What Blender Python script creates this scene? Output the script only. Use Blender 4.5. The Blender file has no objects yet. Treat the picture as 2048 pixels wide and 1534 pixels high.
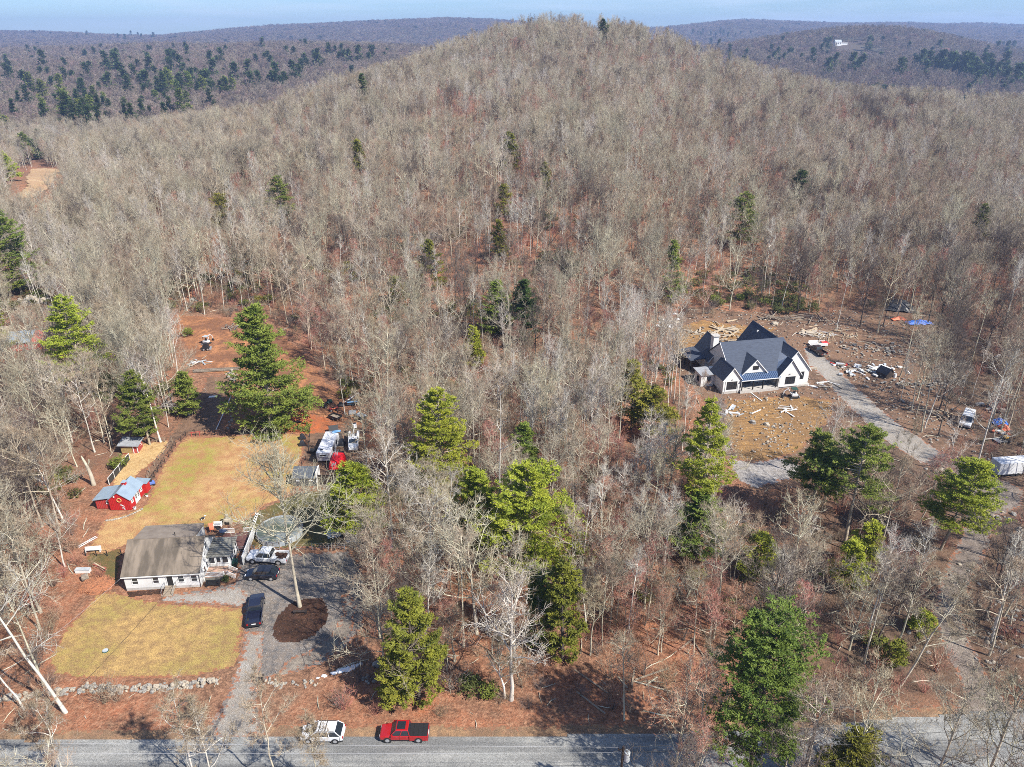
import bpy, math, random
import numpy as np
from mathutils import Vector, Matrix
R = math.radians
scene = bpy.context.scene
COL = scene.collection
rng = np.random.default_rng(7)
random.seed(7)
# ------------------------------------------------------------------ camera, world, sun, exposure
PITCH, FPX, CAMZ = R(25.2), 1470.0, 75.0
cam_data = bpy.data.cameras.new("camera"); cam = bpy.data.objects.new("camera", cam_data); COL.objects.link(cam)
cam.location = (0, 0, CAMZ); cam.rotation_euler = (R(90) - PITCH, 0, 0)
cam_data.sensor_fit = 'HORIZONTAL'; cam_data.sensor_width = 36.0; cam_data.lens = 36.0 * FPX / 2048.0
cam_data.clip_start = 0.5; cam_data.clip_end = 30000
scene.camera = cam
SUN_EL, SUN_AZ = R(45), R(36)          # azimuth measured from +X (picture right) towards -Y (the viewer)
sdir = Vector((math.cos(SUN_EL) * math.cos(SUN_AZ), -math.cos(SUN_EL) * math.sin(SUN_AZ), math.sin(SUN_EL)))
world = bpy.data.worlds.new("World"); scene.world = world; world.use_nodes = True
wn, wl = world.node_tree.nodes, world.node_tree.links; wn.clear()
wo = wn.new('ShaderNodeOutputWorld'); bg = wn.new('ShaderNodeBackground'); sky = wn.new('ShaderNodeTexSky')
sky.sky_type = 'NISHITA'; sky.sun_disc = False; sky.sun_elevation = SUN_EL
sky.sun_rotation = math.atan2(sdir.x, sdir.y)
sky.altitude = 200; sky.air_density = 1.0; sky.dust_density = 0.2; sky.ozone_density = 1.5
tc = wn.new('ShaderNodeTexCoord'); mp = wn.new('ShaderNodeMapping'); nz = wn.new('ShaderNodeTexNoise')
mp.inputs['Scale'].default_value = (1.0, 1.0, 14.0)
nz.inputs['Scale'].default_value = 2.2; nz.inputs['Detail'].default_value = 8; nz.inputs['Roughness'].default_value = 0.62
rp = wn.new('ShaderNodeValToRGB'); rp.color_ramp.elements[0].position = 0.48; rp.color_ramp.elements[1].position = 0.66
rp.color_ramp.elements[0].color = (0.06, 0.06, 0.06, 1); rp.color_ramp.elements[1].color = (0.6, 0.6, 0.6, 1)
mx = wn.new('ShaderNodeMixRGB'); mx.inputs[2].default_value = (6.0, 7.0, 8.4, 1)
wl.new(tc.outputs['Generated'], mp.inputs[0]); wl.new(mp.outputs[0], nz.inputs['Vector']); wl.new(nz.outputs['Fac'], rp.inputs[0])
tn = wn.new('ShaderNodeMixRGB'); tn.blend_type = 'MULTIPLY'; tn.inputs[0].default_value = 1; tn.inputs[2].default_value = (0.52, 0.72, 1.02, 1); wl.new(sky.outputs[0], tn.inputs[1])
wl.new(rp.outputs[0], mx.inputs[0]); wl.new(tn.outputs[0], mx.inputs[1]); wl.new(mx.outputs[0], bg.inputs['Color'])
bg.inputs['Strength'].default_value = 0.085
wl.new(bg.outputs[0], wo.inputs['Surface'])
sun_data = bpy.data.lights.new("sun", 'SUN'); sun = bpy.data.objects.new("sun", sun_data); COL.objects.link(sun)
sun_data.energy = 5.0; sun_data.angle = R(0.53); sun_data.color = (1.0, 0.945, 0.865)
sun.rotation_euler = (-sdir).to_track_quat('-Z', 'Y').to_euler(); sun.location = (60, -40, 160)
scene.view_settings.view_transform = 'Standard'; scene.view_settings.look = 'None'
scene.view_settings.exposure = 0.85; scene.view_settings.gamma = 1.0
try: scene.view_settings.use_curve_mapping = False
except Exception: pass
scene.render.engine = 'CYCLES'
cy = scene.cycles
cy.max_bounces = 5; cy.diffuse_bounces = 2; cy.glossy_bounces = 2; cy.transmission_bounces = 3; cy.transparent_max_bounces = 8; cy.volume_bounces = 0
cy.use_denoising = False; cy.filter_width = 0.9
cy.use_adaptive_sampling = True; cy.adaptive_threshold = 0.012

HAZE = 1.4e-4
# ------------------------------------------------------------------ picture <-> place
SP, CP = math.sin(PITCH), math.cos(PITCH)
def ray(u, v):
    return (u - 1024.0) / FPX, CP + (767.0 - v) / FPX * SP, -SP + (767.0 - v) / FPX * CP
def PD(u, v, D):
    r = ray(u, v); return r[0] * D, r[1] * D, CAMZ + r[2] * D
def P0(u, v, z=0.0):
    r = ray(u, v); k = (z - CAMZ) / r[2]; return r[0] * k, r[1] * k

# ------------------------------------------------------------------ naming helpers
def tag(o, label=None, cat=None, group=None, kind=None):
    if label: o['label'] = label
    if cat: o['category'] = cat
    if group: o['group'] = group
    if kind: o['kind'] = kind
    return o
def empty(name, loc=(0, 0, 0), rz=0.0, label=None, cat=None, group=None):
    o = bpy.data.objects.new(name, None); COL.objects.link(o); o.empty_display_size = 0.3
    o.location = loc; o.rotation_euler = (0, 0, rz); return tag(o, label, cat, group)
def copy_tree(o, parent=None):
    c = o.copy(); COL.objects.link(c); c.parent = parent
    for ch in [x for x in KIDS.get(o.name, [])]: 
        k = copy_tree(ch, c); KIDS.setdefault(c.name, []).append(k)
    return c
KIDS = {}
def link(name, me, parent=None, mats=None):
    o = bpy.data.objects.new(name, me); COL.objects.link(o)
    if parent is not None: o.parent = parent; KIDS.setdefault(parent.name, []).append(o)
    if mats is not None:
        for m in (mats if isinstance(mats, (list, tuple)) else [mats]): me.materials.append(m)
    return o
def np_mesh(name, verts, tris, matidx=None, quads=None):
    me = bpy.data.meshes.new(name)
    verts = np.asarray(verts, dtype=np.float32); tris = np.asarray(tris, dtype=np.int32)
    k = tris.shape[1]
    me.vertices.add(len(verts)); me.vertices.foreach_set('co', verts.ravel())
    me.loops.add(tris.size); me.loops.foreach_set('vertex_index', tris.ravel())
    me.polygons.add(len(tris)); me.polygons.foreach_set('loop_start', np.arange(0, tris.size, k, dtype=np.int32))
    me.polygons.foreach_set('loop_total', np.full(len(tris), k, dtype=np.int32))
    if matidx is not None: me.polygons.foreach_set('material_index', np.asarray(matidx, dtype=np.int32))
    me.update(calc_edges=True); me.validate(); return me

# ------------------------------------------------------------------ materials
def newmat(name):
    m = bpy.data.materials.new(name); m.use_nodes = True; nt = m.node_tree; nt.nodes.clear()
    out = nt.nodes.new('ShaderNodeOutputMaterial'); b = nt.nodes.new('ShaderNodeBsdfPrincipled')
    nt.links.new(b.outputs[0], out.inputs[0]); return m, nt, b
def rgba(c): return (c[0], c[1], c[2], 1.0)
def noise_fac(nt, scale, detail=4, rough=0.55, lo=0.35, hi=0.65, coord='Object', vscale=None, w=None):
    t = nt.nodes.new('ShaderNodeTexCoord'); n = nt.nodes.new('ShaderNodeTexNoise')
    n.inputs['Scale'].default_value = scale; n.inputs['Detail'].default_value = detail; n.inputs['Roughness'].default_value = rough
    src = t.outputs[coord]
    if vscale or w:
        mp_ = nt.nodes.new('ShaderNodeMapping'); mp_.inputs['Scale'].default_value = vscale or (1, 1, 1)
        mp_.inputs['Location'].default_value = (w or 0, (w or 0) * 0.7, 0)
        nt.links.new(src, mp_.inputs[0]); src = mp_.outputs[0]
    nt.links.new(src, n.inputs['Vector'])
    mr = nt.nodes.new('ShaderNodeMapRange'); mr.inputs[1].default_value = lo; mr.inputs[2].default_value = hi
    nt.links.new(n.outputs['Fac'], mr.inputs[0]); return mr.outputs[0]
def mixc(nt, fac, a, b):
    m = nt.nodes.new('ShaderNodeMixRGB')
    for i, s in ((1, a), (2, b)):
        if hasattr(s, 'links'): nt.links.new(s, m.inputs[i])
        else: m.inputs[i].default_value = rgba(s)
    if hasattr(fac, 'links'): nt.links.new(fac, m.inputs[0])
    else: m.inputs[0].default_value = fac
    return m.outputs[0]
def addbump(nt, b, scale, strength, dist=0.05, detail=5):
    f = noise_fac(nt, scale, detail, 0.6, 0, 1); bp = nt.nodes.new('ShaderNodeBump')
    bp.inputs['Strength'].default_value = strength; bp.inputs['Distance'].default_value = dist
    nt.links.new(f, bp.inputs['Height']); nt.links.new(bp.outputs[0], b.inputs['Normal'])
def M(name, c, rough=0.7, c2=None, scale=1.0, metal=0.0, spec=0.4, coat=0.0, bump=0.0, vscale=None, lo=0.35, hi=0.65, detail=5, emis=None):
    m, nt, b = newmat(name)
    b.inputs['Roughness'].default_value = rough; b.inputs['Metallic'].default_value = metal
    b.inputs['Specular IOR Level'].default_value = spec; b.inputs['Coat Weight'].default_value = coat
    if c2 is not None:
        f = noise_fac(nt, scale, detail, 0.6, lo, hi, vscale=vscale); nt.links.new(mixc(nt, f, c, c2), b.inputs['Base Color'])
    else: b.inputs['Base Color'].default_value = rgba(c)
    if bump: addbump(nt, b, scale * 4 if c2 is not None else 8, bump)
    return m
# ------------------------------------------------------------------ terrain height from surveyed points (u, v, depth, canopy)
CPTS = []
def cp(u, v, D, c=0.0, dz=0.0):
    x, y, z = PD(u, v, D); CPTS.append((x, y, z - c + dz))
def cz(x, y, z): CPTS.append((x, y, z))
for s in (-1.3, -0.8, -0.4, 0, 0.4, 0.8, 1.3):          # flat home ground
    for y in (-60, 0, 40, 60, 85, 110, 135): cz(s * (y + 100) * 0.8, y, 0.0)
for x in (-110, -80, -50, -20): cz(x, 150, 0.0); cz(x * 1.1, 175, 0.5)
for x, y, z in ((0, 150, 1), (30, 150, 0.5), (60, 155, 0.3), (90, 150, 0.3), (120, 160, 1), (60, 180, 1.5), (90, 185, 2.0), (130, 190, 3), (0, 185, 3), (30, 190, 3)): cz(x, y, z)
for u, hs in ((1160, (8, 18, 28, 38, 48)), (900, (6, 13, 22, 32, 41)), (1350, (7, 14, 23, 33, 44)), (650, (4, 10, 16, 22, 27)), (1600, (5, 10, 15, 21, 28)),
              (400, (2, 6, 9, 10, 2)), (150, (1, 3, 4, -6, -16)), (1850, (4, 8, 12, 16, 20)), (2048, (4, 7, 10, 13, 17)), (2300, (4, 7, 10, 12, 14)), (-100, (0, 1, 2, -9, -17)), (-400, (0, 0, -2, -10, -17))):
    for y, h in zip((230, 300, 390, 490, 590), hs): cz((u - 1024) / FPX * (y * CP + (CAMZ - h) * SP), y, h)
for u, v, D, c in ((150, 288, 415, 16), (0, 300, 400, 16), (350, 240, 470, 17), (560, 195, 560, 22), (750, 135, 640, 25), (900, 92, 700, 24), (1040, 66, 740, 35), (1100, 62, 745, 36), (1180, 60, 745, 32),
                   (1300, 76, 725, 27), (1450, 112, 690, 29), (1600, 152, 660, 24), (1800, 184, 640, 24), (2048, 192, 640, 22), (2300, 200, 640, 14)): cp(u, v, D, c)
for u, z1, z2, z3 in ((-400, -15, -14, 6), (0, -14, -12, 8), (350, -14, -8, 12), (700, -5, -2, 16), (1000, 20, 5, 22), (1250, 30, 5, 10), (1500, -5, -18, 0), (1800, -14, -18, 10), (2100, -14, -20, 0), (2500, -12, -20, -5)):
    for y, z in ((830, z1), (1050, z2), (1350, z3)): cz((u - 1024) / FPX * y * CP * 1.03, y, z)
for u, v, D, c in ((-400, 100, 2000, 24), (0, 97, 2000, 24), (350, 82, 2100, 31), (700, 68, 2200, 42), (1000, 80, 2200, 40), (1250, 95, 2000, 35), (1480, 84, 1800, 20),
                   (1700, 54, 1850, 24), (1850, 62, 1800, 22), (1950, 80, 1750, 30), (2048, 98, 1700, 34), (2500, 120, 1700, 20),
                   (1700, 92, 1560, 18), (1900, 110, 1500, 18)): cp(u, v, D, c)
for u in (-400, 0, 400, 800, 1200, 1500, 1800, 2100, 2500):
    cz((u - 1024) / FPX * 3000 * CP, 3000, 30)
for u, v in ((-400, 52), (0, 58), (150, 60), (300, 66), (450, 52), (600, 44), (700, 38), (850, 33), (970, 29), (1060, 38), (1200, 60), (1330, 52), (1420, 38), (1490, 35), (1600, 39), (1700, 42), (1800, 43), (1900, 45), (1965, 42), (2048, 48), (2500, 50)):
    cp(u, v, 4700, 36)
for u in (-400, 0, 400, 800, 1200, 1500, 1800, 2100, 2500):
    cz((u - 1024) / FPX * 6500 * CP, 6500, 80); cz((u - 1024) / FPX * 9000 * CP, 9500, 60)
CPTS = np.array(CPTS)
def _warp(x, y):
    yy = np.maximum(y + 100.0, 20.0); return np.stack([x / yy * 1.6, np.log(yy) * 1.25], -1)
_W = _warp(CPTS[:, 0], CPTS[:, 1])
def _phi(r2): return 0.5 * r2 * np.log(r2 + 1e-9)
_n = len(_W)
_K = _phi(((_W[:, None] - _W[None]) ** 2).sum(-1)) + np.eye(_n) * 2e-4
_Pm = np.hstack([np.ones((_n, 1)), _W])
_A = np.zeros((_n + 3, _n + 3)); _A[:_n, :_n] = _K; _A[:_n, _n:] = _Pm; _A[_n:, :_n] = _Pm.T
_coef = np.linalg.solve(_A, np.concatenate([CPTS[:, 2], np.zeros(3)]))
def _tps(x, y):
    out = np.empty(len(x))
    for i in range(0, len(x), 20000):
        w = _warp(x[i:i + 20000], y[i:i + 20000])
        out[i:i + 20000] = _phi(((w[:, None] - _W[None]) ** 2).sum(-1)) @ _coef[:_n] + _coef[_n] + w @ _coef[_n + 1:]
    return out
def vnoise(x, y, s, seed=0):
    x = x / s + seed * 17.3; y = y / s - seed * 9.1
    xi = np.floor(x).astype(np.int64); yi = np.floor(y).astype(np.int64); fx = x - xi; fy = y - yi
    fx = fx * fx * (3 - 2 * fx); fy = fy * fy * (3 - 2 * fy)
    def h(a, b):
        n = (a * 374761393 + b * 668265263 + seed * 1274126177) & 0x7fffffff
        n = ((n ^ (n >> 13)) * 1274126177) & 0x7fffffff
        return ((n ^ (n >> 16)) & 0xffff) / 65535.0 * 2 - 1
    return (h(xi, yi) * (1 - fx) + h(xi + 1, yi) * fx) * (1 - fy) + (h(xi, yi + 1) * (1 - fx) + h(xi + 1, yi + 1) * fx) * fy
def fbm(x, y, s, seed=0, o=4):
    r = 0; a = 1
    for k in range(o): r = r + a * vnoise(x, y, s / 2 ** k, seed + k); a *= 0.5
    return r / 1.9
def _smooth(t): t = np.clip(t, 0, 1); return t * t * (3 - 2 * t)
def raw_height(x, y):
    x = np.asarray(x, float).ravel(); y = np.asarray(y, float).ravel()
    z = _tps(x, y)
    flat = _smooth((y - 120) / 60)
    z = z * np.where(y < 120, 0.0, flat)
    z = z + _smooth((y - 180) / 150) * (fbm(x, y, 70, 3) * 2.2) + _smooth((y - 900) / 900) * fbm(x, y, 420, 11) * 14 + _smooth((y - 2600) / 900) * fbm(x, y, 900, 21) * 16
    # little bumps of the wood floor away from the plots, a bank above the road ditch
    z = z + np.where((x > -18) & (y > 66) & (y < 130) & (x < 38), 1, 0) * 0.0
    return z
# tabulated on a grid for speed
GY = np.concatenate([np.linspace(-90, 50, 36)[:-1], 50 * (7400 / 50.0) ** np.linspace(0, 1, 420)])
GS = np.linspace(-1.15, 1.15, 361)
_yy, _ss = np.meshgrid(GY, GS, indexing='ij')
_xx = _ss * (_yy + 130)
GZ = raw_height(_xx, _yy).reshape(_xx.shape)
_gi = np.arange(len(GY))
def height(x, y):
    x = np.asarray(x, float); y = np.asarray(y, float)
    fy = np.interp(y, GY, _gi); fs = np.clip((x / (y + 130) + 1.15) / 2.3 * 360, 0, 359.999)
    i = np.minimum(fy.astype(int), len(GY) - 2); j = fs.astype(int); a = fy - i; b = fs - j
    return (GZ[i, j] * (1 - b) + GZ[i, j + 1] * b) * (1 - a) + (GZ[i + 1, j] * (1 - b) + GZ[i + 1, j + 1] * b) * a
def hz(x, y): return float(height(np.array([x]), np.array([y]))[0])
def G(u, v):
    """where the ray through picture point (u, v) of the survey meets the ground"""
    r = ray(u, v); k = np.concatenate([np.linspace(60, 400, 1400), np.linspace(400, 5200, 4000)])
    x, y, z = r[0] * k, r[1] * k, CAMZ + r[2] * k
    below = z <= height(x, y)
    i = int(np.argmax(below)) if below.any() else len(k) - 1
    return float(x[i]), float(y[i]), hz(x[i], y[i])
def G0(u, v):
    x, y = P0(u, v); return (x, y, hz(x, y)) if y < 125 else G(u, v)
def project(x, y, z):
    dz = z - CAMZ; D = y * CP - dz * SP; h = y * SP + dz * CP
    return 1024 + x / D * FPX, 767 - h / D * FPX, D
def inpoly(px, py, poly):
    px = np.asarray(px, float); py = np.asarray(py, float); c = np.zeros(px.shape, bool); n = len(poly)
    for i in range(n):
        x1, y1 = poly[i]; x2, y2 = poly[i - 1]
        m = ((y1 > py) != (y2 > py)); den = (y2 - y1) if y2 != y1 else 1e-9
        c ^= m & (px < (x2 - x1) * (py - y1) / den + x1)
    return c
def polydist(px, py, poly):
    d = np.full(np.shape(px), 1e9)
    for i in range(len(poly)):
        x1, y1 = poly[i - 1]; x2, y2 = poly[i]; dx, dy = x2 - x1, y2 - y1; L = dx * dx + dy * dy + 1e-9
        t = np.clip(((px - x1) * dx + (py - y1) * dy) / L, 0, 1)
        d = np.minimum(d, np.hypot(px - x1 - t * dx, py - y1 - t * dy))
    return np.where(inpoly(px, py, poly), d, -d)

# ------------------------------------------------------------------ ground cover colours
LIT_A, LIT_B, LIT_C = (0.40, 0.155, 0.080), (0.135, 0.08, 0.052), (0.50, 0.28, 0.17)
def ground_mat(name, ca, cb, cc, s=(0.12, 0.9, 6.0), litter_edge=True, speck=None, bump=0.5, stripes=None):
    """three tone ground; attribute 'edge' (metres inside the border) lets it break up into leaf litter at the margin"""
    m, nt, b = newmat(name); b.inputs['Roughness'].default_value = 0.95; b.inputs['Specular IOR Level'].default_value = 0.15
    big = noise_fac(nt, s[0], 5, 0.62, 0.42, 0.58); mid = noise_fac(nt, s[1], 6, 0.70, 0.40, 0.60, w=3.1); fine = noise_fac(nt, s[2], 4, 0.7, 0.3, 0.7, w=9.0)
    col = mixc(nt, big, ca, cb)
    f2 = nt.nodes.new('ShaderNodeMath'); f2.operation = 'MULTIPLY'; nt.links.new(mid, f2.inputs[0]); f2.inputs[1].default_value = 0.85
    col = mixc(nt, f2.outputs[0], col, cc)
    if stripes:
        st = noise_fac(nt, stripes[1], 3, 0.5, 0.45, 0.6, vscale=stripes[2]); col = mixc(nt, st, col, stripes[0])
    hs = nt.nodes.new('ShaderNodeHueSaturation'); v_ = nt.nodes.new('ShaderNodeMapRange'); v_.inputs[3].default_value = 0.42; v_.inputs[4].default_value = 1.55
    nt.links.new(fine, v_.inputs[0]); nt.links.new(v_.outputs[0], hs.inputs['Value']); nt.links.new(col, hs.inputs['Color']); col = hs.outputs[0]
    if speck:
        sp = noise_fac(nt, speck[1], 2, 0.5, speck[2], speck[2] + 0.04, w=21.0); col = mixc(nt, sp, col, speck[0])
    if litter_edge:
        at = nt.nodes.new('ShaderNodeAttribute'); at.attribute_name = 'edge'
        en = noise_fac(nt, 1.3, 5, 0.65, 0, 1, w=5.0); ad = nt.nodes.new('ShaderNodeMath'); ad.operation = 'MULTIPLY_ADD'
        nt.links.new(en, ad.inputs[0]); ad.inputs[1].default_value = 5.2; ad.inputs[2].default_value = -2.45
        su = nt.nodes.new('ShaderNodeMath'); su.operation = 'ADD'; nt.links.new(at.outputs['Fac'], su.inputs[0]); nt.links.new(ad.outputs[0], su.inputs[1])
        mr = nt.nodes.new('ShaderNodeMapRange'); mr.inputs[1].default_value = 0.2; mr.inputs[2].default_value = 0.75
        nt.links.new(su.outputs[0], mr.inputs[0])
        lf = noise_fac(nt, 3.5, 4, 0.7, 0.3, 0.7, w=2.0); lit = mixc(nt, lf, LIT_B, LIT_A); col = mixc(nt, mr.outputs[0], lit, col)
    nt.links.new(col, b.inputs['Base Color'])
    f = noise_fac(nt, 5.0, 6, 0.7, 0, 1); bp = nt.nodes.new('ShaderNodeBump'); bp.inputs['Strength'].default_value = bump; bp.inputs['Distance'].default_value = 0.18
    nt.links.new(f, bp.inputs['Height']); nt.links.new(bp.outputs[0], b.inputs['Normal'])
    return m
m_floor, nt, b = newmat('forest_litter'); b.inputs['Roughness'].default_value = 1.0; b.inputs['Specular IOR Level'].default_value = 0.1
c0 = mixc(nt, noise_fac(nt, 0.035, 5, 0.6, 0.38, 0.62), LIT_A, (0.24, 0.135, 0.085))
c1 = mixc(nt, noise_fac(nt, 0.30, 6, 0.68, 0.40, 0.66, w=4.0), c0, LIT_B)
c2 = mixc(nt, noise_fac(nt, 1.6, 5, 0.7, 0.45, 0.75, w=8.0), c1, LIT_C)
c3 = mixc(nt, noise_fac(nt, 4.0, 4, 0.75, 0.50, 0.72, w=14.0), c2, (0.07, 0.045, 0.032))
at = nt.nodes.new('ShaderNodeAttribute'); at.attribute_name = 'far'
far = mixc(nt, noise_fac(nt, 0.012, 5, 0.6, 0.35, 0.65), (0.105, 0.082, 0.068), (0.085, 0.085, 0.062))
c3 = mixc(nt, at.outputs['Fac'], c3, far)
at2 = nt.nodes.new('ShaderNodeAttribute'); at2.attribute_name = 'grey'
c3 = mixc(nt, at2.outputs['Fac'], c3, mixc(nt, noise_fac(nt, 0.8, 5, 0.7, 0.35, 0.65), (0.17, 0.125, 0.09), (0.09, 0.06, 0.042)))
nt.links.new(c3, b.inputs['Base Color'])
f = noise_fac(nt, 3.0, 6, 0.72, 0, 1); bp = nt.nodes.new('ShaderNodeBump'); bp.inputs['Strength'].default_value = 0.9; bp.inputs['Distance'].default_value = 0.3
nt.links.new(f, bp.inputs['Height']); nt.links.new(bp.outputs[0], b.inputs['Normal'])
ny, ns = _xx.shape
idx = np.arange(ny * ns).reshape(ny, ns)
quads = np.stack([idx[:-1, :-1], idx[:-1, 1:], idx[1:, 1:], idx[1:, :-1]], -1).reshape(-1, 4)
me = np_mesh('ground', np.stack([_xx, _yy, GZ], -1).reshape(-1, 3), quads); 
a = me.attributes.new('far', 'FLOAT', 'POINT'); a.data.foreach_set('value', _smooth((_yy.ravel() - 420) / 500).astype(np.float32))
_u, _v, _D = project(_xx.ravel(), _yy.ravel(), GZ.ravel())
gr = _smooth((_u - 1500) / 250) * _smooth((_v - 560) / 100) * (1 - _smooth((_v - 1350) / 100)) * (_D > 0) + _smooth((420 - _u) / 200) * _smooth((_v - 500) / 80) * (1 - _smooth((_v - 900) / 100)) * 0.6
a = me.attributes.new('grey', 'FLOAT', 'POINT'); a.data.foreach_set('value', np.clip(gr, 0, 0.85).astype(np.float32))
me.polygons.foreach_set('use_smooth', np.ones(len(me.polygons), dtype=bool))
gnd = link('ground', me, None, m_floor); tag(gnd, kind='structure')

# ------------------------------------------------------------------ draped patches
ZONES = {}
def patch(name, pix, mat, lift, cell=0.3, kind='structure', world_poly=None, wob=0.35, label=None, keep=None):
    poly = world_poly or [G0(u, v)[:2] for u, v in pix]
    ZONES[name] = poly
    xs = [p[0] for p in poly]; ys = [p[1] for p in poly]
    gx = np.arange(min(xs) - 1, max(xs) + 1 + cell, cell); gy = np.arange(min(ys) - 1, max(ys) + 1 + cell, cell)
    X, Y = np.meshgrid(gx, gy); d = polydist(X, Y, poly) + fbm(X, Y, 2.2, 5, 3) * wob
    if name != 'road': X = X + fbm(X, Y, 0.7, 8, 1) * cell * 0.3; Y = Y + fbm(X, Y, 0.7, 9, 1) * cell * 0.3
    ins = d > 0
    cellin = ins[:-1, :-1] & ins[:-1, 1:] & ins[1:, 1:] & ins[1:, :-1]
    ii = np.arange(X.size).reshape(X.shape)
    q = np.stack([ii[:-1, :-1], ii[:-1, 1:], ii[1:, 1:], ii[1:, :-1]], -1)[cellin]
    used, inv = np.unique(q, return_inverse=True); q = inv.reshape(-1, 4)
    x, y = X.ravel()[used], Y.ravel()[used]
    z = height(x, y) + lift
    me = np_mesh(name, np.stack([x, y, z], -1), q)
    a = me.attributes.new('edge', 'FLOAT', 'POINT'); a.data.foreach_set('value', d.ravel()[used].astype(np.float32))
    me.polygons.foreach_set('use_smooth', np.ones(len(me.polygons), dtype=bool))
    o = link(name, me, None, mat); tag(o, label, None, None, kind); return o
m_lawn = ground_mat('lawn_grass', (0.42, 0.275, 0.105), (0.31, 0.235, 0.075), (0.24, 0.15, 0.072), (0.11, 0.7, 7.0), speck=((0.20, 0.13, 0.06), 2.2, 0.66))
m_lawn2 = ground_mat('lawn_back_grass', (0.44, 0.285, 0.125), (0.28, 0.245, 0.060), (0.33, 0.165, 0.08), (0.085, 0.45, 7.0))
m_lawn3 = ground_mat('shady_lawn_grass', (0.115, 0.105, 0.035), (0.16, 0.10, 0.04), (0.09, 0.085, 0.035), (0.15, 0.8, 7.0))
m_gravel = ground_mat('gravel', (0.185, 0.172, 0.16), (0.095, 0.09, 0.088), (0.22, 0.18, 0.145), (0.16, 1.1, 9.0), speck=((0.42, 0.41, 0.39), 9, 0.64))
m_gravel_l = ground_mat('pale_gravel', (0.31, 0.29, 0.26), (0.215, 0.195, 0.17), (0.27, 0.23, 0.185), (0.16, 1.1, 9.0), speck=((0.5, 0.49, 0.47), 9, 0.64))
m_stonepad = ground_mat('crushed_stone', (0.34, 0.315, 0.29), (0.25, 0.225, 0.20), (0.18, 0.16, 0.145), (0.16, 1.1, 9.0), speck=((0.5, 0.49, 0.47), 9, 0.6))
m_mulch = ground_mat('mulch', (0.055, 0.028, 0.019), (0.085, 0.042, 0.027), (0.038, 0.024, 0.018), (0.3, 1.5, 9.0), litter_edge=False, speck=((0.2, 0.12, 0.08), 6, 0.66))
m_dirt = ground_mat('dark_dirt', (0.095, 0.063, 0.045), (0.175, 0.105, 0.065), (0.21, 0.13, 0.085), (0.14, 0.9, 6.0), speck=((0.45, 0.42, 0.38), 3.0, 0.70))
m_redsoil = ground_mat('red_soil', (0.42, 0.19, 0.085), (0.21, 0.10, 0.055), (0.17, 0.085, 0.05), (0.13, 0.8, 6.0))
m_orange = ground_mat('orange_soil', (0.44, 0.125, 0.045), (0.34, 0.11, 0.045), (0.24, 0.10, 0.05), (0.2, 0.9, 6.0))
m_straw = ground_mat('straw', (0.46, 0.30, 0.13), (0.34, 0.21, 0.09), (0.50, 0.35, 0.17), (0.2, 1.2, 8.0))
m_ochre = ground_mat('ochre_subsoil', (0.38, 0.215, 0.075), (0.26, 0.15, 0.065), (0.20, 0.125, 0.065), (0.12, 0.6, 5.0), speck=((0.5, 0.45, 0.38), 2.6, 0.69), stripes=((0.19, 0.11, 0.05), 0.9, (0.5, 3.0, 1)))
m_track = ground_mat('packed_dirt', (0.20, 0.165, 0.14), (0.25, 0.21, 0.175), (0.14, 0.112, 0.09), (0.15, 0.8, 6.0), speck=((0.36, 0.33, 0.3), 4, 0.68))
m_track2 = ground_mat('worn_gravel', (0.30, 0.26, 0.21), (0.21, 0.175, 0.14), (0.16, 0.14, 0.12), (0.2, 1.0, 9.0))
m_field = ground_mat('dry_field_grass', (0.46, 0.34, 0.20), (0.40, 0.28, 0.15), (0.38, 0.23, 0.14), (0.05, 0.3, 3.0))
m_road = ground_mat('asphalt', (0.245, 0.246, 0.232), (0.195, 0.197, 0.187), (0.29, 0.285, 0.265), (0.10, 0.5, 10.0), litter_edge=False, bump=0.15, stripes=((0.15, 0.15, 0.145), 0.30, (0.12, 1.6, 1)), speck=((0.30, 0.25, 0.19), 7, 0.70))
m_verge = ground_mat('roadside_verge', (0.33, 0.20, 0.11), (0.22, 0.13, 0.08), (0.16, 0.11, 0.07), (0.3, 1.2, 8.0))

road_edge = [(-400, 1487), (0, 1480), (300, 1477), (480, 1471), (620, 1471), (850, 1470), (1080, 1469), (1300, 1464), (1500, 1460), (1640, 1450), (1760, 1436), (1850, 1430), (2048, 1416), (2300, 1405)]
rp_ = [P0(u, v) for u, v in road_edge]
patch('road_verge', None, m_verge, 0.004, 0.4, world_poly=[(x, y + 1.6) for x, y in rp_] + [(rp_[-1][0], 49), (rp_[0][0], 49)], wob=0.5)
patch('road', None, m_road, 0.05, 0.4, world_poly=rp_ + [(rp_[-1][0], 51.2), (60, 52.5), (30, 52.8), (0, 53.2), (rp_[0][0], 53.2)], wob=0.10)
patch('lawn_back', [(372, 873), (430, 873), (520, 868), (612, 868), (606, 905), (597, 945), (590, 985), (560, 1000), (525, 1015), (500, 1040), (440, 1052), (400, 1055), (300, 1060), (252, 1092), (200, 1110), (178, 1106), (190, 1062), (213, 1036), (245, 1028), (290, 1012), (298, 990), (318, 945), (345, 905)], m_lawn2, 0.010)
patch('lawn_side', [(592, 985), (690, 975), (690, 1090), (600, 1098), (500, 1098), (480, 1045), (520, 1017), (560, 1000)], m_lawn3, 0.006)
patch('lawn_left', [(178, 1106), (252, 1092), (240, 1135), (235, 1180), (205, 1150), (170, 1125)], m_lawn3, 0.006, wob=0.6)  # shade of the house put into the colour: dark grass where its shadow falls
patch('lawn_front', [(215, 1180), (323, 1206), (486, 1213), (488, 1265), (473, 1335), (400, 1352), (334, 1357), (185, 1358), (105, 1350), (98, 1317), (125, 1265), (160, 1230), (190, 1190)], m_lawn, 0.010)
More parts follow.
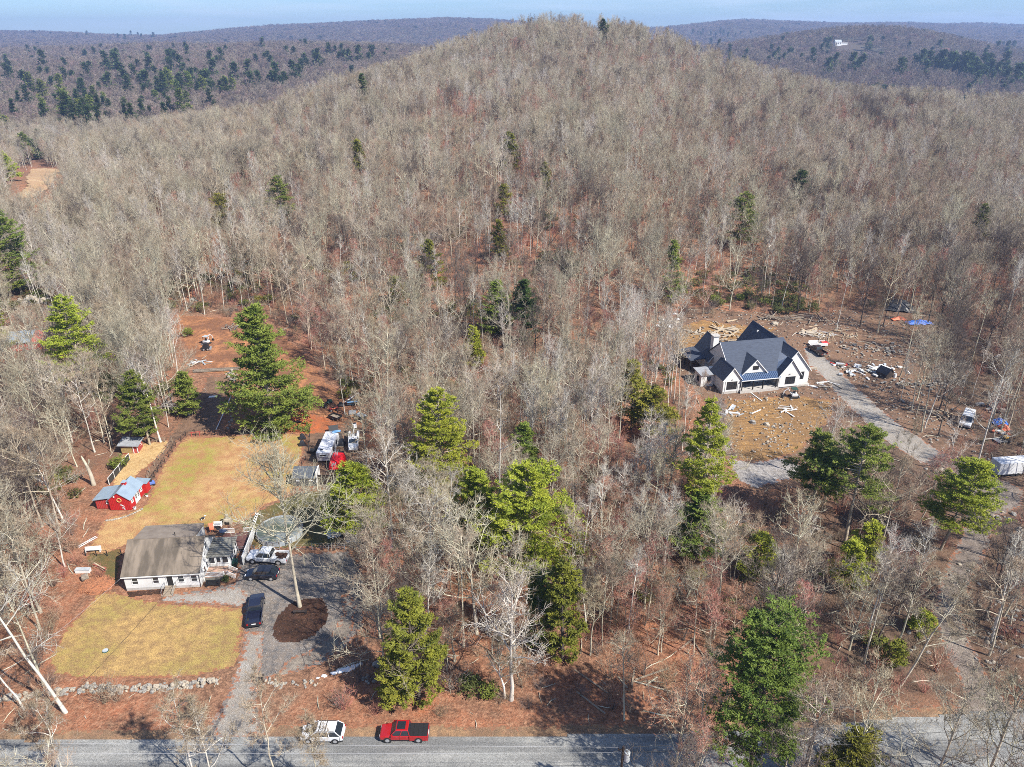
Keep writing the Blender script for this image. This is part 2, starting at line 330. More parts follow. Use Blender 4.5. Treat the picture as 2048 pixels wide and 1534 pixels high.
patch('driveway_gravel', [(323, 1190), (400, 1178), (470, 1165), (478, 1110), (520, 1098), (600, 1106), (700, 1100), (722, 1130), (738, 1190), (728, 1250), (690, 1300), (640, 1332), (590, 1347), (548, 1354), (524, 1368), (514, 1400), (522, 1440), (548, 1474), (395, 1478), (428, 1430), (450, 1390), (470, 1340), (486, 1270), (482, 1215), (323, 1206)], m_gravel, 0.016, wob=0.3)
patch('front_path_gravel', [(323, 1192), (402, 1183), (475, 1172), (500, 1185), (492, 1213), (400, 1208), (326, 1205)], m_gravel_l, 0.022, wob=0.25)
patch('driveway_entry', [(492, 1262), (530, 1262), (528, 1330), (512, 1365), (508, 1410), (520, 1450), (540, 1476), (420, 1477), (440, 1430), (458, 1385), (474, 1335)], m_gravel_l, 0.022, wob=0.3)
patch('worn_track', [(548, 1350), (575, 1318), (620, 1300), (662, 1268), (684, 1228), (680, 1190), (700, 1180), (716, 1215), (704, 1262), (668, 1305), (620, 1335), (570, 1352)], m_track2, 0.020, wob=0.3)
patch('mulch_island', [(557, 1228), (579, 1206), (612, 1195), (646, 1196), (660, 1217), (657, 1243), (631, 1272), (601, 1285), (557, 1287), (544, 1272), (544, 1254)], m_mulch, 0.030, wob=0.15)
patch('foundation_bed', [(250, 1183), (330, 1176), (330, 1188), (256, 1196)], m_mulch, 0.026, 0.2, wob=0.1)
patch('red_clearing', [(345, 625), (400, 632), (480, 638), (520, 640), (570, 672), (615, 712), (655, 765), (705, 800), (735, 830), (725, 862), (610, 868), (520, 867), (440, 864), (470, 750), (412, 748), (392, 720), (362, 680)], m_redsoil, 0.010, 0.5, wob=0.8)
patch('orange_patch', [(530, 866), (560, 835), (600, 822), (650, 835), (690, 856), (640, 868)], m_orange, 0.02, 0.35, wob=0.7)
patch('paddock', [(412, 752), (470, 750), (457, 786), (434, 862), (372, 868), (342, 905), (318, 945), (298, 985), (285, 950), (320, 900), (345, 860), (392, 800)], m_dirt, 0.018, wob=0.4)
patch('work_yard', [(612, 866), (735, 845), (742, 960), (700, 984), (596, 976), (604, 905)], m_dirt, 0.018, wob=0.4)
patch('straw_run', [(225, 930), (262, 893), (300, 885), (342, 880), (330, 905), (300, 930), (270, 955), (240, 1000), (222, 985)], m_straw, 0.024, wob=0.3)
patch('construction_site', [(1300, 660), (1380, 610), (1500, 625), (1620, 625), (1700, 618), (1850, 660), (1870, 740), (1930, 830), (1990, 930), (1900, 960), (1800, 890), (1740, 850), (1690, 860), (1640, 890), (1600, 980), (1500, 985), (1450, 910), (1430, 850), (1400, 790), (1330, 730)], m_dirt, 0.008, 0.6, wob=1.2)
patch('ochre_yard', [(1445, 797), (1600, 792), (1665, 800), (1668, 832), (1640, 860), (1600, 905), (1530, 925), (1480, 920), (1450, 875)], m_ochre, 0.016, 0.4, wob=0.8)
patch('ochre_bank', [(1330, 660), (1400, 640), (1480, 650), (1560, 655), (1520, 690), (1400, 700), (1345, 710)], m_ochre, 0.016, 0.5, wob=0.8)
patch('stone_pad', [(1450, 915), (1500, 925), (1560, 915), (1602, 930), (1630, 955), (1570, 963), (1510, 977), (1468, 958)], m_stonepad, 0.024, 0.4, wob=0.6)
patch('new_driveway', [(1606, 692), (1635, 698), (1668, 728), (1722, 782), (1792, 843), (1885, 905), (1850, 932), (1765, 880), (1696, 814), (1642, 754), (1612, 725)], m_gravel_l, 0.024, 0.4, wob=0.5)
patch('dirt_road', [(1845, 925), (1790, 880), (1880, 900), (1950, 925), (2048, 980), (2048, 1010), (1995, 1040), (1985, 1090), (1955, 1150), (1925, 1210), (1945, 1290), (1990, 1370), (2048, 1425), (1960, 1450), (1880, 1450), (1925, 1380), (1880, 1290), (1860, 1220), (1885, 1140), (1925, 1060), (1930, 990)], m_track, 0.014, 0.4, wob=0.5)
patch('far_field', [(52, 352), (60, 339), (90, 337), (128, 339), (112, 366), (80, 392), (50, 405), (30, 395), (52, 372)], m_field, 0.3, 1.2, wob=1.2)
# ------------------------------------------------------------------ tree builders
class Geo:
    def __init__(s): s.v = []; s.f = []; s.n = 0
    def tube(s, pts, rad, k=5):
        pts = np.asarray(pts, float); n = len(pts); d = np.gradient(pts, axis=0); d /= np.linalg.norm(d, axis=1)[:, None] + 1e-9
        up = np.where(np.abs(d[:, 2:3]) > 0.9, np.array([[1.0, 0, 0]]), np.array([[0, 0, 1.0]]))
        a = np.cross(d, up); a /= np.linalg.norm(a, axis=1)[:, None] + 1e-9; b = np.cross(d, a)
        th = np.arange(k) * 2 * math.pi / k; r = np.asarray(rad, float)[:, None, None]
        ring = pts[:, None] + r * (a[:, None] * np.cos(th)[None, :, None] + b[:, None] * np.sin(th)[None, :, None])
        base = s.n; s.v.append(ring.reshape(-1, 3)); s.n += n * k
        i = np.arange(n - 1)[:, None] * k; j = np.arange(k)[None]; j2 = (j + 1) % k
        q0, q1, q2, q3 = (base + i + j).ravel(), (base + i + j2).ravel(), (base + i + k + j2).ravel(), (base + i + k + j).ravel()
        s.f.append(np.stack([q0, q1, q2], -1)); s.f.append(np.stack([q0, q2, q3], -1))
    def tris(s, P):            # P: (n,3,3)
        P = np.asarray(P, float).reshape(-1, 3, 3)
        s.v.append(P.reshape(-1, 3)); s.f.append(s.n + np.arange(len(P) * 3).reshape(-1, 3)); s.n += len(P) * 3
    def mesh(s, name):
        return np_mesh(name, np.concatenate(s.v), np.concatenate(s.f))
def unit(v): v = np.asarray(v, float); return v / (np.linalg.norm(v, axis=-1, keepdims=True) + 1e-9)
def bare_tree(seed, H=15, spread=4.5, base=0.35, nl=13, trunk_r=0.17, up=0.75, tw=2100, wig=0.14, twlen=1.0, tww=0.0105, lean=(0, 0), fork=False, dead=False):
    """returns (trunk mesh, crown mesh): trunk with leader, limbs > branches > branchlets > twigs"""
    r = np.random.default_rng(seed); T, C = Geo(), Geo()
    n = 9; t = np.linspace(0, 1, n)
    wx = np.cumsum(r.normal(0, wig, n)) * 0.5; wy = np.cumsum(r.normal(0, wig, n)) * 0.5
    topf = 0.62 if fork else 0.92
    tr = np.stack([wx + lean[0] * t * H * topf, wy + lean[1] * t * H * topf, t * H * topf], -1); tr[0] = (0, 0, -0.5)
    rad = trunk_r * (1 - 0.82 * t ** 0.9); rad[0] = trunk_r * 1.35
    if fork: rad = trunk_r * (1 - 0.5 * t)
    T.tube(tr, rad, 7)
    segs = []
    def limb(p0, d, L, r0, lvl):
        m = 5 if lvl == 1 else 4; pts = [p0]; d = unit(d)
        for i in range(m):
            d = unit(d + r.normal(0, 0.17 if lvl < 3 else 0.22, 3) + np.array([0, 0, 0.10 * up])); pts.append(pts[-1] + d * L / m)
        return np.array(pts)
    ends = []
    for i in range(nl):
        f = base + (1 - base) * ((i + r.uniform(0, 0.9)) / nl) ** 0.85 if not fork else r.uniform(0.7, 1.0)
        f = min(f, 1); p0 = np.array([np.interp(f, t, tr[:, k]) for k in range(3)])
        az = i * 2.4 + r.uniform(-0.5, 0.5); rr = (1 - (f - base) / (1 - base + 1e-6)) if not fork else 0.5
        el = 0.50 + 0.60 * (1 - rr) * up + r.uniform(-0.2, 0.3) if not fork else r.uniform(0.7, 1.3)
        L = spread * (0.62 + 0.75 * rr) * r.uniform(0.7, 1.25) if not fork else (H * 0.42) * r.uniform(0.7, 1.1)
        if f > 0.92 and not fork: el = r.uniform(0.9, 1.4); L = spread * 0.6
        d = np.array([math.cos(az) * math.cos(el), math.sin(az) * math.cos(el), math.sin(el)])
        r1 = max(0.03, trunk_r * (0.50 if not fork else 0.5) * (0.6 + 0.4 * rr)); P = limb(p0, d, L, r1, 1)
        C.tube(P, r1 * (1 - 0.75 * np.linspace(0, 1, len(P))), 4)
        nb = int(5 + L * 0.9)
        for j in range(nb):
            g = r.uniform(0.25, 1.0); q0 = np.array([np.interp(g * (len(P) - 1), np.arange(len(P)), P[:, k]) for k in range(3)])
            dd = unit(unit(P[-1] - P[0]) * 0.7 + r.normal(0, 0.62, 3) + np.array([0, 0, 0.30 * up])); L2 = L * r.uniform(0.28, 0.5)
            Q = limb(q0, dd, L2, 0, 2); r2 = max(0.018, r1 * 0.42); C.tube(Q, r2 * (1 - 0.7 * np.linspace(0, 1, len(Q))), 3)
            for kk in range(5 if not dead else 3):
                g2 = r.uniform(0.2, 1); s0 = np.array([np.interp(g2 * (len(Q) - 1), np.arange(len(Q)), Q[:, k]) for k in range(3)])
                d3 = unit(unit(Q[-1] - Q[0]) * 0.6 + r.normal(0, 0.6, 3) + np.array([0, 0, 0.25])); L3 = L2 * r.uniform(0.35, 0.6)
                S = limb(s0, d3, L3, 0, 3)
                C.tube(S[[0, 2, 4]], np.array([r2 * 0.55, r2 * 0.4, r2 * 0.2]), 3); segs.append(S)
    if not dead and segs:
        A = np.array(segs); cnt = tw; si = r.integers(0, len(A), cnt); g = r.uniform(0.05, 1, cnt) * (A.shape[1] - 1); i0 = np.minimum(g.astype(int), A.shape[1] - 2); fr = (g - i0)[:, None]
        p = A[si, i0] * (1 - fr) + A[si, i0 + 1] * fr; ax = unit(A[si, -1] - A[si, 0])
        d = unit(ax * 0.6 + r.normal(0, 0.6, (cnt, 3)) + np.array([0, 0, 0.25])); L = r.uniform(0.4, 1.0, (cnt, 1)) * twlen
        side = unit(np.cross(d, r.normal(0, 1, (cnt, 3)))) * tww
        mid = p + d * L * 0.5 + r.normal(0, 0.06, (cnt, 3)); e = p + d * L
        nl_ = sum(len(q) for q in C.f); C.tris(np.stack([p - side, p + side, e], 1))
    else: nl_ = sum(len(q) for q in C.f)
    cm = C.mesh('crown'); mi = np.ones(len(cm.polygons), np.int32); mi[:nl_] = 0; cm.polygons.foreach_set('material_index', mi)
    return T.mesh('trunk'), cm
def tuft_tris(r, centres, size, k, flat=0.55, outdir=None, narrow=0.30):
    """k needle sprays round each centre"""
    n = len(centres) * k; c = np.repeat(centres, k, 0); s = np.repeat(size, k)[:, None]
    off = r.normal(0, 0.42, (n, 3)) * np.array([1, 1, flat]) * s
    d = r.normal(0, 1, (n, 3)) * np.array([1, 1, 0.55]) + np.array([0, 0, 0.35])
    if outdir is not None: d = d + np.repeat(outdir, k, 0) * 0.8
    d = unit(d); side = unit(np.cross(d, r.normal(0, 0.55, (n, 3)) + np.array([0.25, -0.2, 1.6]))) * narrow * s * r.uniform(0.6, 1.2, (n, 1))
    p = c + off; e = p + d * s * r.uniform(0.6, 1.1, (n, 1))
    return np.stack([p - side * 0.7, p + side, e], 1)
def pine(seed, H=18, Rm=4.0, base=0.25, step=0.75, per=5, trunk_r=0.24, tk=7, irregular=0.35, droop=-0.10, top=0.25, dens=1.0, tsize=0.55, shape='pine', lean=(0, 0), gap=0.12):
    r = np.random.default_rng(seed); T, C, B = Geo(), Geo(), Geo()
    t = np.linspace(0, 1, 8); tr = np.stack([np.cumsum(r.normal(0, 0.07, 8)) + lean[0] * H * t, np.cumsum(r.normal(0, 0.07, 8)) + lean[1] * H * t, t * H], -1); tr[0] = (0, 0, -0.5)
    T.tube(tr, trunk_r * (1 - 0.9 * t) + 0.02, 7)
    z = base * H; cen, siz, out = [], [], []
    sec = r.uniform(0.55, 1.25, 8)
    while z < H * 0.985:
        f = (z / H - base) / (1 - base)
        if shape == 'pine': prof = (1 - f) ** 0.62 * (0.62 + 0.38 * min(1, f / 0.22 + 0.35))
        elif shape == 'round': prof = math.sqrt(max(0.02, 1 - (f * 1.25 - 0.35) ** 2 / 0.85))
        else: prof = (1 - f) ** 0.9
        for i in range(per):
            if r.uniform() < gap: continue
            az = r.uniform(0, 2 * math.pi); L = Rm * prof * r.uniform(1 - irregular, 1 + irregular * 0.6) * sec[int(az / 6.2832 * 8) % 8] + 0.25
            zz = z + r.uniform(-0.3, 0.3) * step; p0 = np.array([np.interp(zz / H, t, tr[:, 0]), np.interp(zz / H, t, tr[:, 1]), zz])
            up_ = droop + 0.55 * f ** 1.5 + r.uniform(-0.12, 0.12)
            m = 5; pts = [p0]; d = np.array([math.cos(az), math.sin(az), up_])
            for j in range(m): d = unit(d + np.array([0, 0, 0.06]) + r.normal(0, 0.05, 3)); pts.append(pts[-1] + d * L / m)
            P = np.array(pts); B.tube(P[[0, 2, 5]], [0.035 + 0.012 * L, 0.03, 0.012], 3)
            nt_ = max(4, int(L * 4.2 * dens)); g = np.sqrt(r.uniform(0.08 if f > 0.5 else 0.16, 1, nt_)) * m; i0 = np.minimum(g.astype(int), m - 1); fr = (g - i0)[:, None]
            pc = P[i0] * (1 - fr) + P[i0 + 1] * fr; lat = r.normal(0, 0.22, (nt_, 1)) * L * 0.8; sd = np.array([-math.sin(az), math.cos(az), 0])
            pc = pc + sd * lat + np.array([0, 0, 1]) * r.uniform(-0.05, 0.18, (nt_, 1)); cen.append(pc)
            siz.append(np.full(nt_, tsize) * r.uniform(0.7, 1.25, nt_)); out.append(np.tile([math.cos(az), math.sin(az), 0.25], (nt_, 1)))
        z += step * (1 - 0.35 * f) * r.uniform(0.75, 1.25)
    tipc = tr[-1] + r.normal(0, 0.15, (4, 3)); cen.append(tipc); siz.append(np.full(4, tsize * 0.7)); out.append(np.tile([0, 0, 1.0], (4, 1)))
    cen, siz, out = np.concatenate(cen), np.concatenate(siz), np.concatenate(out)
    C.tris(tuft_tris(r, cen, siz, tk, 0.42, out))
    T.v += B.v; T.f += [f + T.n for f in B.f]; T.n += B.n
    return T.mesh('trunk'), C.mesh('crown')
def bush(seed, Rr=1.2, H=1.2, n=40, k=8, ts=0.28, stems=10):
    r = np.random.default_rng(seed); B, C = Geo(), Geo()
    for i in range(stems):
        az = r.uniform(0, 6.28); e = np.array([math.cos(az) * Rr * r.uniform(0.2, 0.8), math.sin(az) * Rr * r.uniform(0.2, 0.8), H * r.uniform(0.5, 0.95)])
        B.tube([(0, 0, -0.2), e * 0.5 + r.normal(0, 0.08, 3), e], [0.03, 0.02, 0.008], 3)
    u = r.normal(0, 1, (n, 3)); u = unit(u) * r.uniform(0.35, 1, (n, 1)); c = u * np.array([Rr, Rr, H * 0.5]) + np.array([0, 0, H * 0.55]); c[:, 2] = np.maximum(c[:, 2], 0.12)
    C.tris(tuft_tris(r, c, np.full(n, ts), k, 0.8)); return B.mesh('stems'), C.mesh('leaves')
def twig_bush(seed, Rr=1.5, H=2.2, n=260, w=0.014):
    r = np.random.default_rng(seed); C = Geo()
    for i in range(14):
        az = r.uniform(0, 6.28); e = np.array([math.cos(az) * Rr * r.uniform(0.1, 0.7), math.sin(az) * Rr * r.uniform(0.1, 0.7), H * r.uniform(0.6, 1)])
        C.tube([(r.normal(0, 0.15), r.normal(0, 0.15), -0.2), e * 0.5 + r.normal(0, 0.12, 3), e], [0.022, 0.016, 0.006], 3)
    az = r.uniform(0, 6.28, n); rr = Rr * np.sqrt(r.uniform(0, 1, n)); z = r.uniform(0.15, 0.9, n) * H
    p = np.stack([np.cos(az) * rr * (0.4 + 0.6 * z / H), np.sin(az) * rr * (0.4 + 0.6 * z / H), z], -1)
    d = unit(np.stack([np.cos(az) * 0.5, np.sin(az) * 0.5, np.full(n, 0.7)], -1) + r.normal(0, 0.45, (n, 3))); L = r.uniform(0.3, 0.9, (n, 1))
    side = unit(np.cross(d, r.normal(0, 1, (n, 3)))) * w; C.tris(np.stack([p - side, p + side, p + d * L], 1)); return C.mesh('twigs')

# ------------------------------------------------------------------ tree materials (small change of tone from tree to tree)
def plant_mat(name, c, c2, var=0.25, transl=0.0, rough=0.85, scale=0.6, tc2=None):
    m, nt, b = newmat(name); b.inputs['Roughness'].default_value = rough; b.inputs['Specular IOR Level'].default_value = 0.2
    oi = nt.nodes.new('ShaderNodeObjectInfo'); col = mixc(nt, noise_fac(nt, scale, 4, 0.65, 0.35, 0.65), c, c2)
    hs = nt.nodes.new('ShaderNodeHueSaturation'); v_ = nt.nodes.new('ShaderNodeMapRange'); v_.inputs[3].default_value = 1 - var; v_.inputs[4].default_value = 1 + var
    nt.links.new(oi.outputs['Random'], v_.inputs[0]); nt.links.new(v_.outputs[0], hs.inputs['Value'])
    h_ = nt.nodes.new('ShaderNodeMath'); h_.operation = 'MULTIPLY'; nt.links.new(oi.outputs['Random'], h_.inputs[0]); h_.inputs[1].default_value = 7.31
    fr_ = nt.nodes.new('ShaderNodeMath'); fr_.operation = 'FRACT'; nt.links.new(h_.outputs[0], fr_.inputs[0])
    v2 = nt.nodes.new('ShaderNodeMapRange'); v2.inputs[3].default_value = 0.485; v2.inputs[4].default_value = 0.515
    nt.links.new(fr_.outputs[0], v2.inputs[0]); nt.links.new(v2.outputs[0], hs.inputs['Hue'])
    nt.links.new(col, hs.inputs['Color']); nt.links.new(hs.outputs[0], b.inputs['Base Color'])
    if transl:
        tr = nt.nodes.new('ShaderNodeBsdfTranslucent'); nt.links.new(hs.outputs[0], tr.inputs[0]); ms = nt.nodes.new('ShaderNodeMixShader'); ms.inputs[0].default_value = transl
        nt.links.new(b.outputs[0], ms.inputs[1]); nt.links.new(tr.outputs[0], ms.inputs[2])
        nt.links.new(ms.outputs[0], [n for n in nt.nodes if n.type == 'OUTPUT_MATERIAL'][0].inputs[0])
    return m
mb_grey = plant_mat('bark_grey', (0.53, 0.49, 0.375), (0.30, 0.27, 0.20)); mt_grey = plant_mat('twigs_grey', (0.36, 0.28, 0.19), (0.22, 0.17, 0.115))
mb_tan = plant_mat('bark_tan', (0.44, 0.375, 0.28), (0.25, 0.21, 0.155)); mt_tan = plant_mat('twigs_tan', (0.33, 0.235, 0.155), (0.21, 0.15, 0.10))
mb_white = plant_mat('bark_white', (0.66, 0.62, 0.54), (0.42, 0.385, 0.33), 0.15); mt_white = plant_mat('twigs_pale', (0.44, 0.39, 0.33), (0.30, 0.26, 0.215))
mt_red = plant_mat('twigs_red_buds', (0.42, 0.175, 0.125), (0.29, 0.15, 0.105))
mb_dark = plant_mat('bark_dark', (0.13, 0.105, 0.085), (0.075, 0.06, 0.05)); mt_dark = plant_mat('twigs_dark', (0.19, 0.155, 0.13), (0.13, 0.105, 0.09))
ml_pine = plant_mat('needles_pine', (0.235, 0.27, 0.048), (0.10, 0.14, 0.026), 0.16, 0.22, 0.6, 0.45)
ml_bright = plant_mat('needles_bright', (0.40, 0.43, 0.045), (0.19, 0.245, 0.030), 0.14, 0.25, 0.6, 0.45)
ml_dark = plant_mat('needles_dark', (0.085, 0.120, 0.030), (0.045, 0.072, 0.022), 0.2, 0.15, 0.6, 0.4)
ml_olive = plant_mat('needles_olive', (0.25, 0.235, 0.030), (0.12, 0.13, 0.022), 0.18, 0.2, 0.6, 0.5)
ml_laurel = plant_mat('leaves_laurel', (0.075, 0.09, 0.025), (0.13, 0.135, 0.035), 0.3, 0.15, 0.6, 0.8)

# prototypes of the leafless wood: (trunk, crown, bark, twig)
BARE = []
def addbare(bark, twig, **k):
    T, C = bare_tree(**k); T.materials.append(bark); C.materials.append(bark); C.materials.append(twig); BARE.append((T, C))
addbare(mb_grey, mt_grey, seed=1, H=16, spread=5.6, base=0.28, nl=14, trunk_r=0.19)
addbare(mb_grey, mt_tan, seed=2, H=15, spread=5.8, base=0.24, nl=14, trunk_r=0.18, wig=0.16)
addbare(mb_tan, mt_tan, seed=3, H=17, spread=4.2, base=0.42, nl=12, trunk_r=0.17)
addbare(mb_white, mt_white, seed=4, H=16, spread=2.6, base=0.48, nl=14, trunk_r=0.14, up=1.1, tw=1300)
addbare(mb_white, mt_grey, seed=5, H=13, spread=3.4, base=0.5, nl=8, trunk_r=0.15, fork=True, tw=1500)
addbare(mb_grey, mt_red, seed=6, H=12, spread=3.2, base=0.30, nl=14, trunk_r=0.11, up=1.0)
addbare(mb_tan, mt_red, seed=7, H=10, spread=2.6, base=0.28, nl=12, trunk_r=0.09, up=1.0, tw=1600)
addbare(mb_grey, mt_grey, seed=8, H=18, spread=3.3, base=0.60, nl=11, trunk_r=0.16, wig=0.13, tw=1700)
addbare(mb_white, mt_white, seed=9, H=17, spread=2.0, base=0.62, nl=8, trunk_r=0.12, tw=700, wig=0.15)
addbare(mb_dark, mt_dark, seed=10, H=15, spread=5.2, base=0.30, nl=13, trunk_r=0.18, wig=0.18)
addbare(mb_grey, mt_tan, seed=11, H=9, spread=2.2, base=0.35, nl=10, trunk_r=0.07, tw=1200)
NB = len(BARE)
CON = []
def addcon(bark, leaf, **k):
    T, C = pine(**k); T.materials.append(bark); C.materials.append(leaf); CON.append((T, C))
addcon(mb_dark, ml_dark, seed=31, H=17, Rm=4.2, base=0.18, tk=6, tsize=0.7, dens=0.8)
addcon(mb_dark, ml_pine, seed=32, H=16, Rm=4.4, base=0.30, tk=6, tsize=0.7, dens=0.8, irregular=0.5)
addcon(mb_dark, ml_dark, seed=33, H=13, Rm=3.4, base=0.06, tk=6, tsize=0.7, dens=0.9, shape='cone', step=0.6)
addcon(mb_dark, ml_olive, seed=34, H=12, Rm=2.4, base=0.10, tk=7, tsize=0.55, dens=1.0, shape='cone', step=0.55)
# far trees: the same habit with fewer, broader twigs
FAR = []
mf_a = plant_mat('far_twigs_grey', (0.30, 0.25, 0.195), (0.22, 0.18, 0.14)); mf_b = plant_mat('far_twigs_brown', (0.29, 0.225, 0.165), (0.21, 0.16, 0.12)); mf_c = plant_mat('far_twigs_purple', (0.29, 0.20, 0.175), (0.21, 0.15, 0.13))
for i, (sd, mt, H, sp) in enumerate(((41, mf_a, 14, 4.6), (42, mf_b, 13, 4.2), (43, mf_c, 12, 4.0), (44, mt_dark, 14, 4.8))):
    T, C = bare_tree(sd, H=H, spread=sp, base=0.35, nl=9, trunk_r=0.2, tw=420, twlen=1.5, tww=0.075, dead=False)
    g = Geo(); C.materials.append(mt); C.materials.append(mt); T.materials.append(mt); FAR.append((T, C))

def join_proto(coll, name, T, C):
    """one mesh of trunk + crown for the stuff objects"""
    n1, n2 = len(T.vertices), len(C.vertices); v = np.empty((n1 + n2) * 3, np.float32); a = np.empty(n1 * 3, np.float32); T.vertices.foreach_get('co', a); v[:n1 * 3] = a
    a = np.empty(n2 * 3, np.float32); C.vertices.foreach_get('co', a); v[n1 * 3:] = a
    f1 = np.empty(len(T.polygons) * 3, np.int32); T.loops.foreach_get('vertex_index', f1); f2 = np.empty(len(C.polygons) * 3, np.int32); C.loops.foreach_get('vertex_index', f2)
    f = np.concatenate([f1.reshape(-1, 3), f2.reshape(-1, 3) + n1]); mi = np.empty(len(C.polygons), np.int32); C.polygons.foreach_get('material_index', mi); me = np_mesh(name, v.reshape(-1, 3), f, np.concatenate([np.zeros(len(f1) // 3, np.int32), mi + 1]))
    me.materials.append(T.materials[0]); [me.materials.append(q) for q in C.materials]; o = bpy.data.objects.new(name, me); coll.objects.link(o); return o
def scatter(name, coll, pts, idx, scl, rot, tilt=0.05, kind='stuff', label=None):
    """ONE object: points that carry copies of the sources in coll (geometry nodes)"""
    n = len(pts); me = bpy.data.meshes.new(name); me.vertices.add(n); me.vertices.foreach_set('co', np.asarray(pts, np.float32).ravel())
    def at(nm, ty, key, arr): a = me.attributes.new(nm, ty, 'POINT'); a.data.foreach_set(key, arr)
    at('src', 'INT', 'value', np.asarray(idx, np.int32)); at('scl', 'FLOAT_VECTOR', 'vector', np.asarray(scl, np.float32).ravel())
    rr = np.zeros((n, 3), np.float32); rr[:, 2] = rot; rr[:, :2] = np.random.default_rng(n).normal(0, tilt, (n, 2)); at('rot', 'FLOAT_VECTOR', 'vector', rr.ravel())
    o = link(name, me); tag(o, label, None, None, kind)
    g = bpy.data.node_groups.new(name, 'GeometryNodeTree'); g.interface.new_socket('Geometry', in_out='INPUT', socket_type='NodeSocketGeometry'); g.interface.new_socket('Geometry', in_out='OUTPUT', socket_type='NodeSocketGeometry')
    N, L = g.nodes, g.links; gi = N.new('NodeGroupInput'); go = N.new('NodeGroupOutput'); ip = N.new('GeometryNodeInstanceOnPoints'); ci = N.new('GeometryNodeCollectionInfo')
    ci.inputs['Collection'].default_value = coll; ci.inputs['Separate Children'].default_value = True; ci.inputs['Reset Children'].default_value = True
    ip.inputs['Pick Instance'].default_value = True
    def na(nm, ty): a = N.new('GeometryNodeInputNamedAttribute'); a.data_type = ty; a.inputs['Name'].default_value = nm; return a.outputs['Attribute']
    mp2 = N.new('GeometryNodeMeshToPoints'); L.new(gi.outputs[0], mp2.inputs['Mesh']); L.new(mp2.outputs[0], ip.inputs['Points'])
    L.new(ci.outputs[0], ip.inputs['Instance']); L.new(na('src', 'INT'), ip.inputs['Instance Index']); L.new(na('scl', 'FLOAT_VECTOR'), ip.inputs['Scale'])
    e2r = N.new('FunctionNodeEulerToRotation'); L.new(na('rot', 'FLOAT_VECTOR'), e2r.inputs[0]); L.new(e2r.outputs[0], ip.inputs['Rotation'])
    L.new(ip.outputs[0], go.inputs[0]); md = o.modifiers.new('scatter', 'NODES'); md.node_group = g
    return o
CB = bpy.data.collections.new('bare_sources')
for i, (T, C) in enumerate(BARE): join_proto(CB, 'bare_%02d' % i, T, C)
CF = bpy.data.collections.new('far_sources')
for i, (T, C) in enumerate(FAR): join_proto(CF, 'far_%02d' % i, T, C)
T, C = pine(45, H=15, Rm=4.5, base=0.1, tk=4, tsize=1.5, dens=0.35, step=1.3, per=4); T.materials.append(mb_dark); C.materials.append(ml_dark); FARCON = (T, C); join_proto(CF, 'far_10', T, C)
CU = bpy.data.collections.new('under_sources')
def solo(coll, name, me, mat):
    if not me.materials: me.materials.append(mat)
    o = bpy.data.objects.new(name, me); coll.objects.link(o); return o
for i, (sd, mt) in enumerate(((51, mt_grey), (52, mt_tan), (53, mt_red), (54, mt_dark))): solo(CU, 'under_%02d' % i, twig_bush(sd), mt)
for i in range(2):
    S_, L_ = bush(60 + i, 1.3, 1.3, 34, 8, 0.30); S_.materials.append(mb_dark); L_.materials.append(ml_laurel); join_proto(CU, 'under_%02d' % (4 + i), S_, L_)

# ------------------------------------------------------------------ where nothing grows (picture outlines projected to the ground)
CLEAR = [ZONES[k] for k in ('road', 'lawn_back', 'lawn_side', 'lawn_front', 'driveway_gravel', 'mulch_island', 'red_clearing', 'paddock', 'work_yard', 'straw_run', 'ochre_yard', 'stone_pad', 'new_driveway', 'dirt_road', 'far_field')]
CLEAR.append([G0(u, v)[:2] for u, v in ((40, 345), (130, 338), (125, 372), (110, 420), (100, 445), (60, 440), (25, 400))])
CLEAR.append([G0(u, v)[:2] for u, v in ((235, 1030), (520, 1030), (530, 1200), (235, 1200))])
CLEAR.append([G0(u, v)[:2] for u, v in ((1350, 650), (1500, 632), (1640, 640), (1690, 700), (1680, 800), (1640, 850), (1420, 800))])
CLEAR.append([G0(u, v)[:2] for u, v in ((1690, 720), (1780, 740), (1790, 790), (1700, 770))])
CLEAR.append([G0(u, v)[:2] for u, v in ((1890, 820), (1960, 820), (1960, 880), (1890, 880))])
CLEAR.append([G0(u, v)[:2] for u, v in ((170, 925), (300, 925), (310, 1025), (175, 1040))])
CLEAR.append([G0(u, v)[:2] for u, v in ((1940, 925), (2048, 925), (2048, 985), (1940, 1000))])
CLEAR.append([G0(u, v)[:2] for u, v in ((0, 660), (110, 660), (110, 720), (0, 720))])
for u_, v_, w_ in ((1690, 92, 38), (1892, 108, 30)):
    x_, y_, _ = G(u_, v_); CLEAR.append([(x_ - w_, y_ + 22), (x_ + w_, y_ + 22), (x_ + w_ * .9, y_ - 130), (x_ - w_ * .9, y_ - 130)])
def clearing(x, y, grow=0.0):
    m = np.zeros(len(x), bool)
    for p in CLEAR:
        bx = [q[0] for q in p]; by = [q[1] for q in p]; s = (x > min(bx) - grow) & (x < max(bx) + grow) & (y > min(by) - grow) & (y < max(by) + grow)
        if s.any():
            d = polydist(x[s], y[s], p); k = np.zeros(len(x), bool); k[s] = d > -grow; m |= k
    return m
def jitter_field(y0, y1, sp, tmax=0.86, seed=0):
    r = np.random.default_rng(seed); xm = y1 * tmax + 12
    gx = np.arange(-xm, xm, sp); gy = np.arange(y0, y1, sp); X, Y = np.meshgrid(gx, gy); X = X.ravel() + r.uniform(-0.48, 0.48, X.size) * sp; Y = Y.ravel() + r.uniform(-0.48, 0.48, Y.size) * sp
    k = np.abs(X) < Y * tmax + 12; return X[k], Y[k]
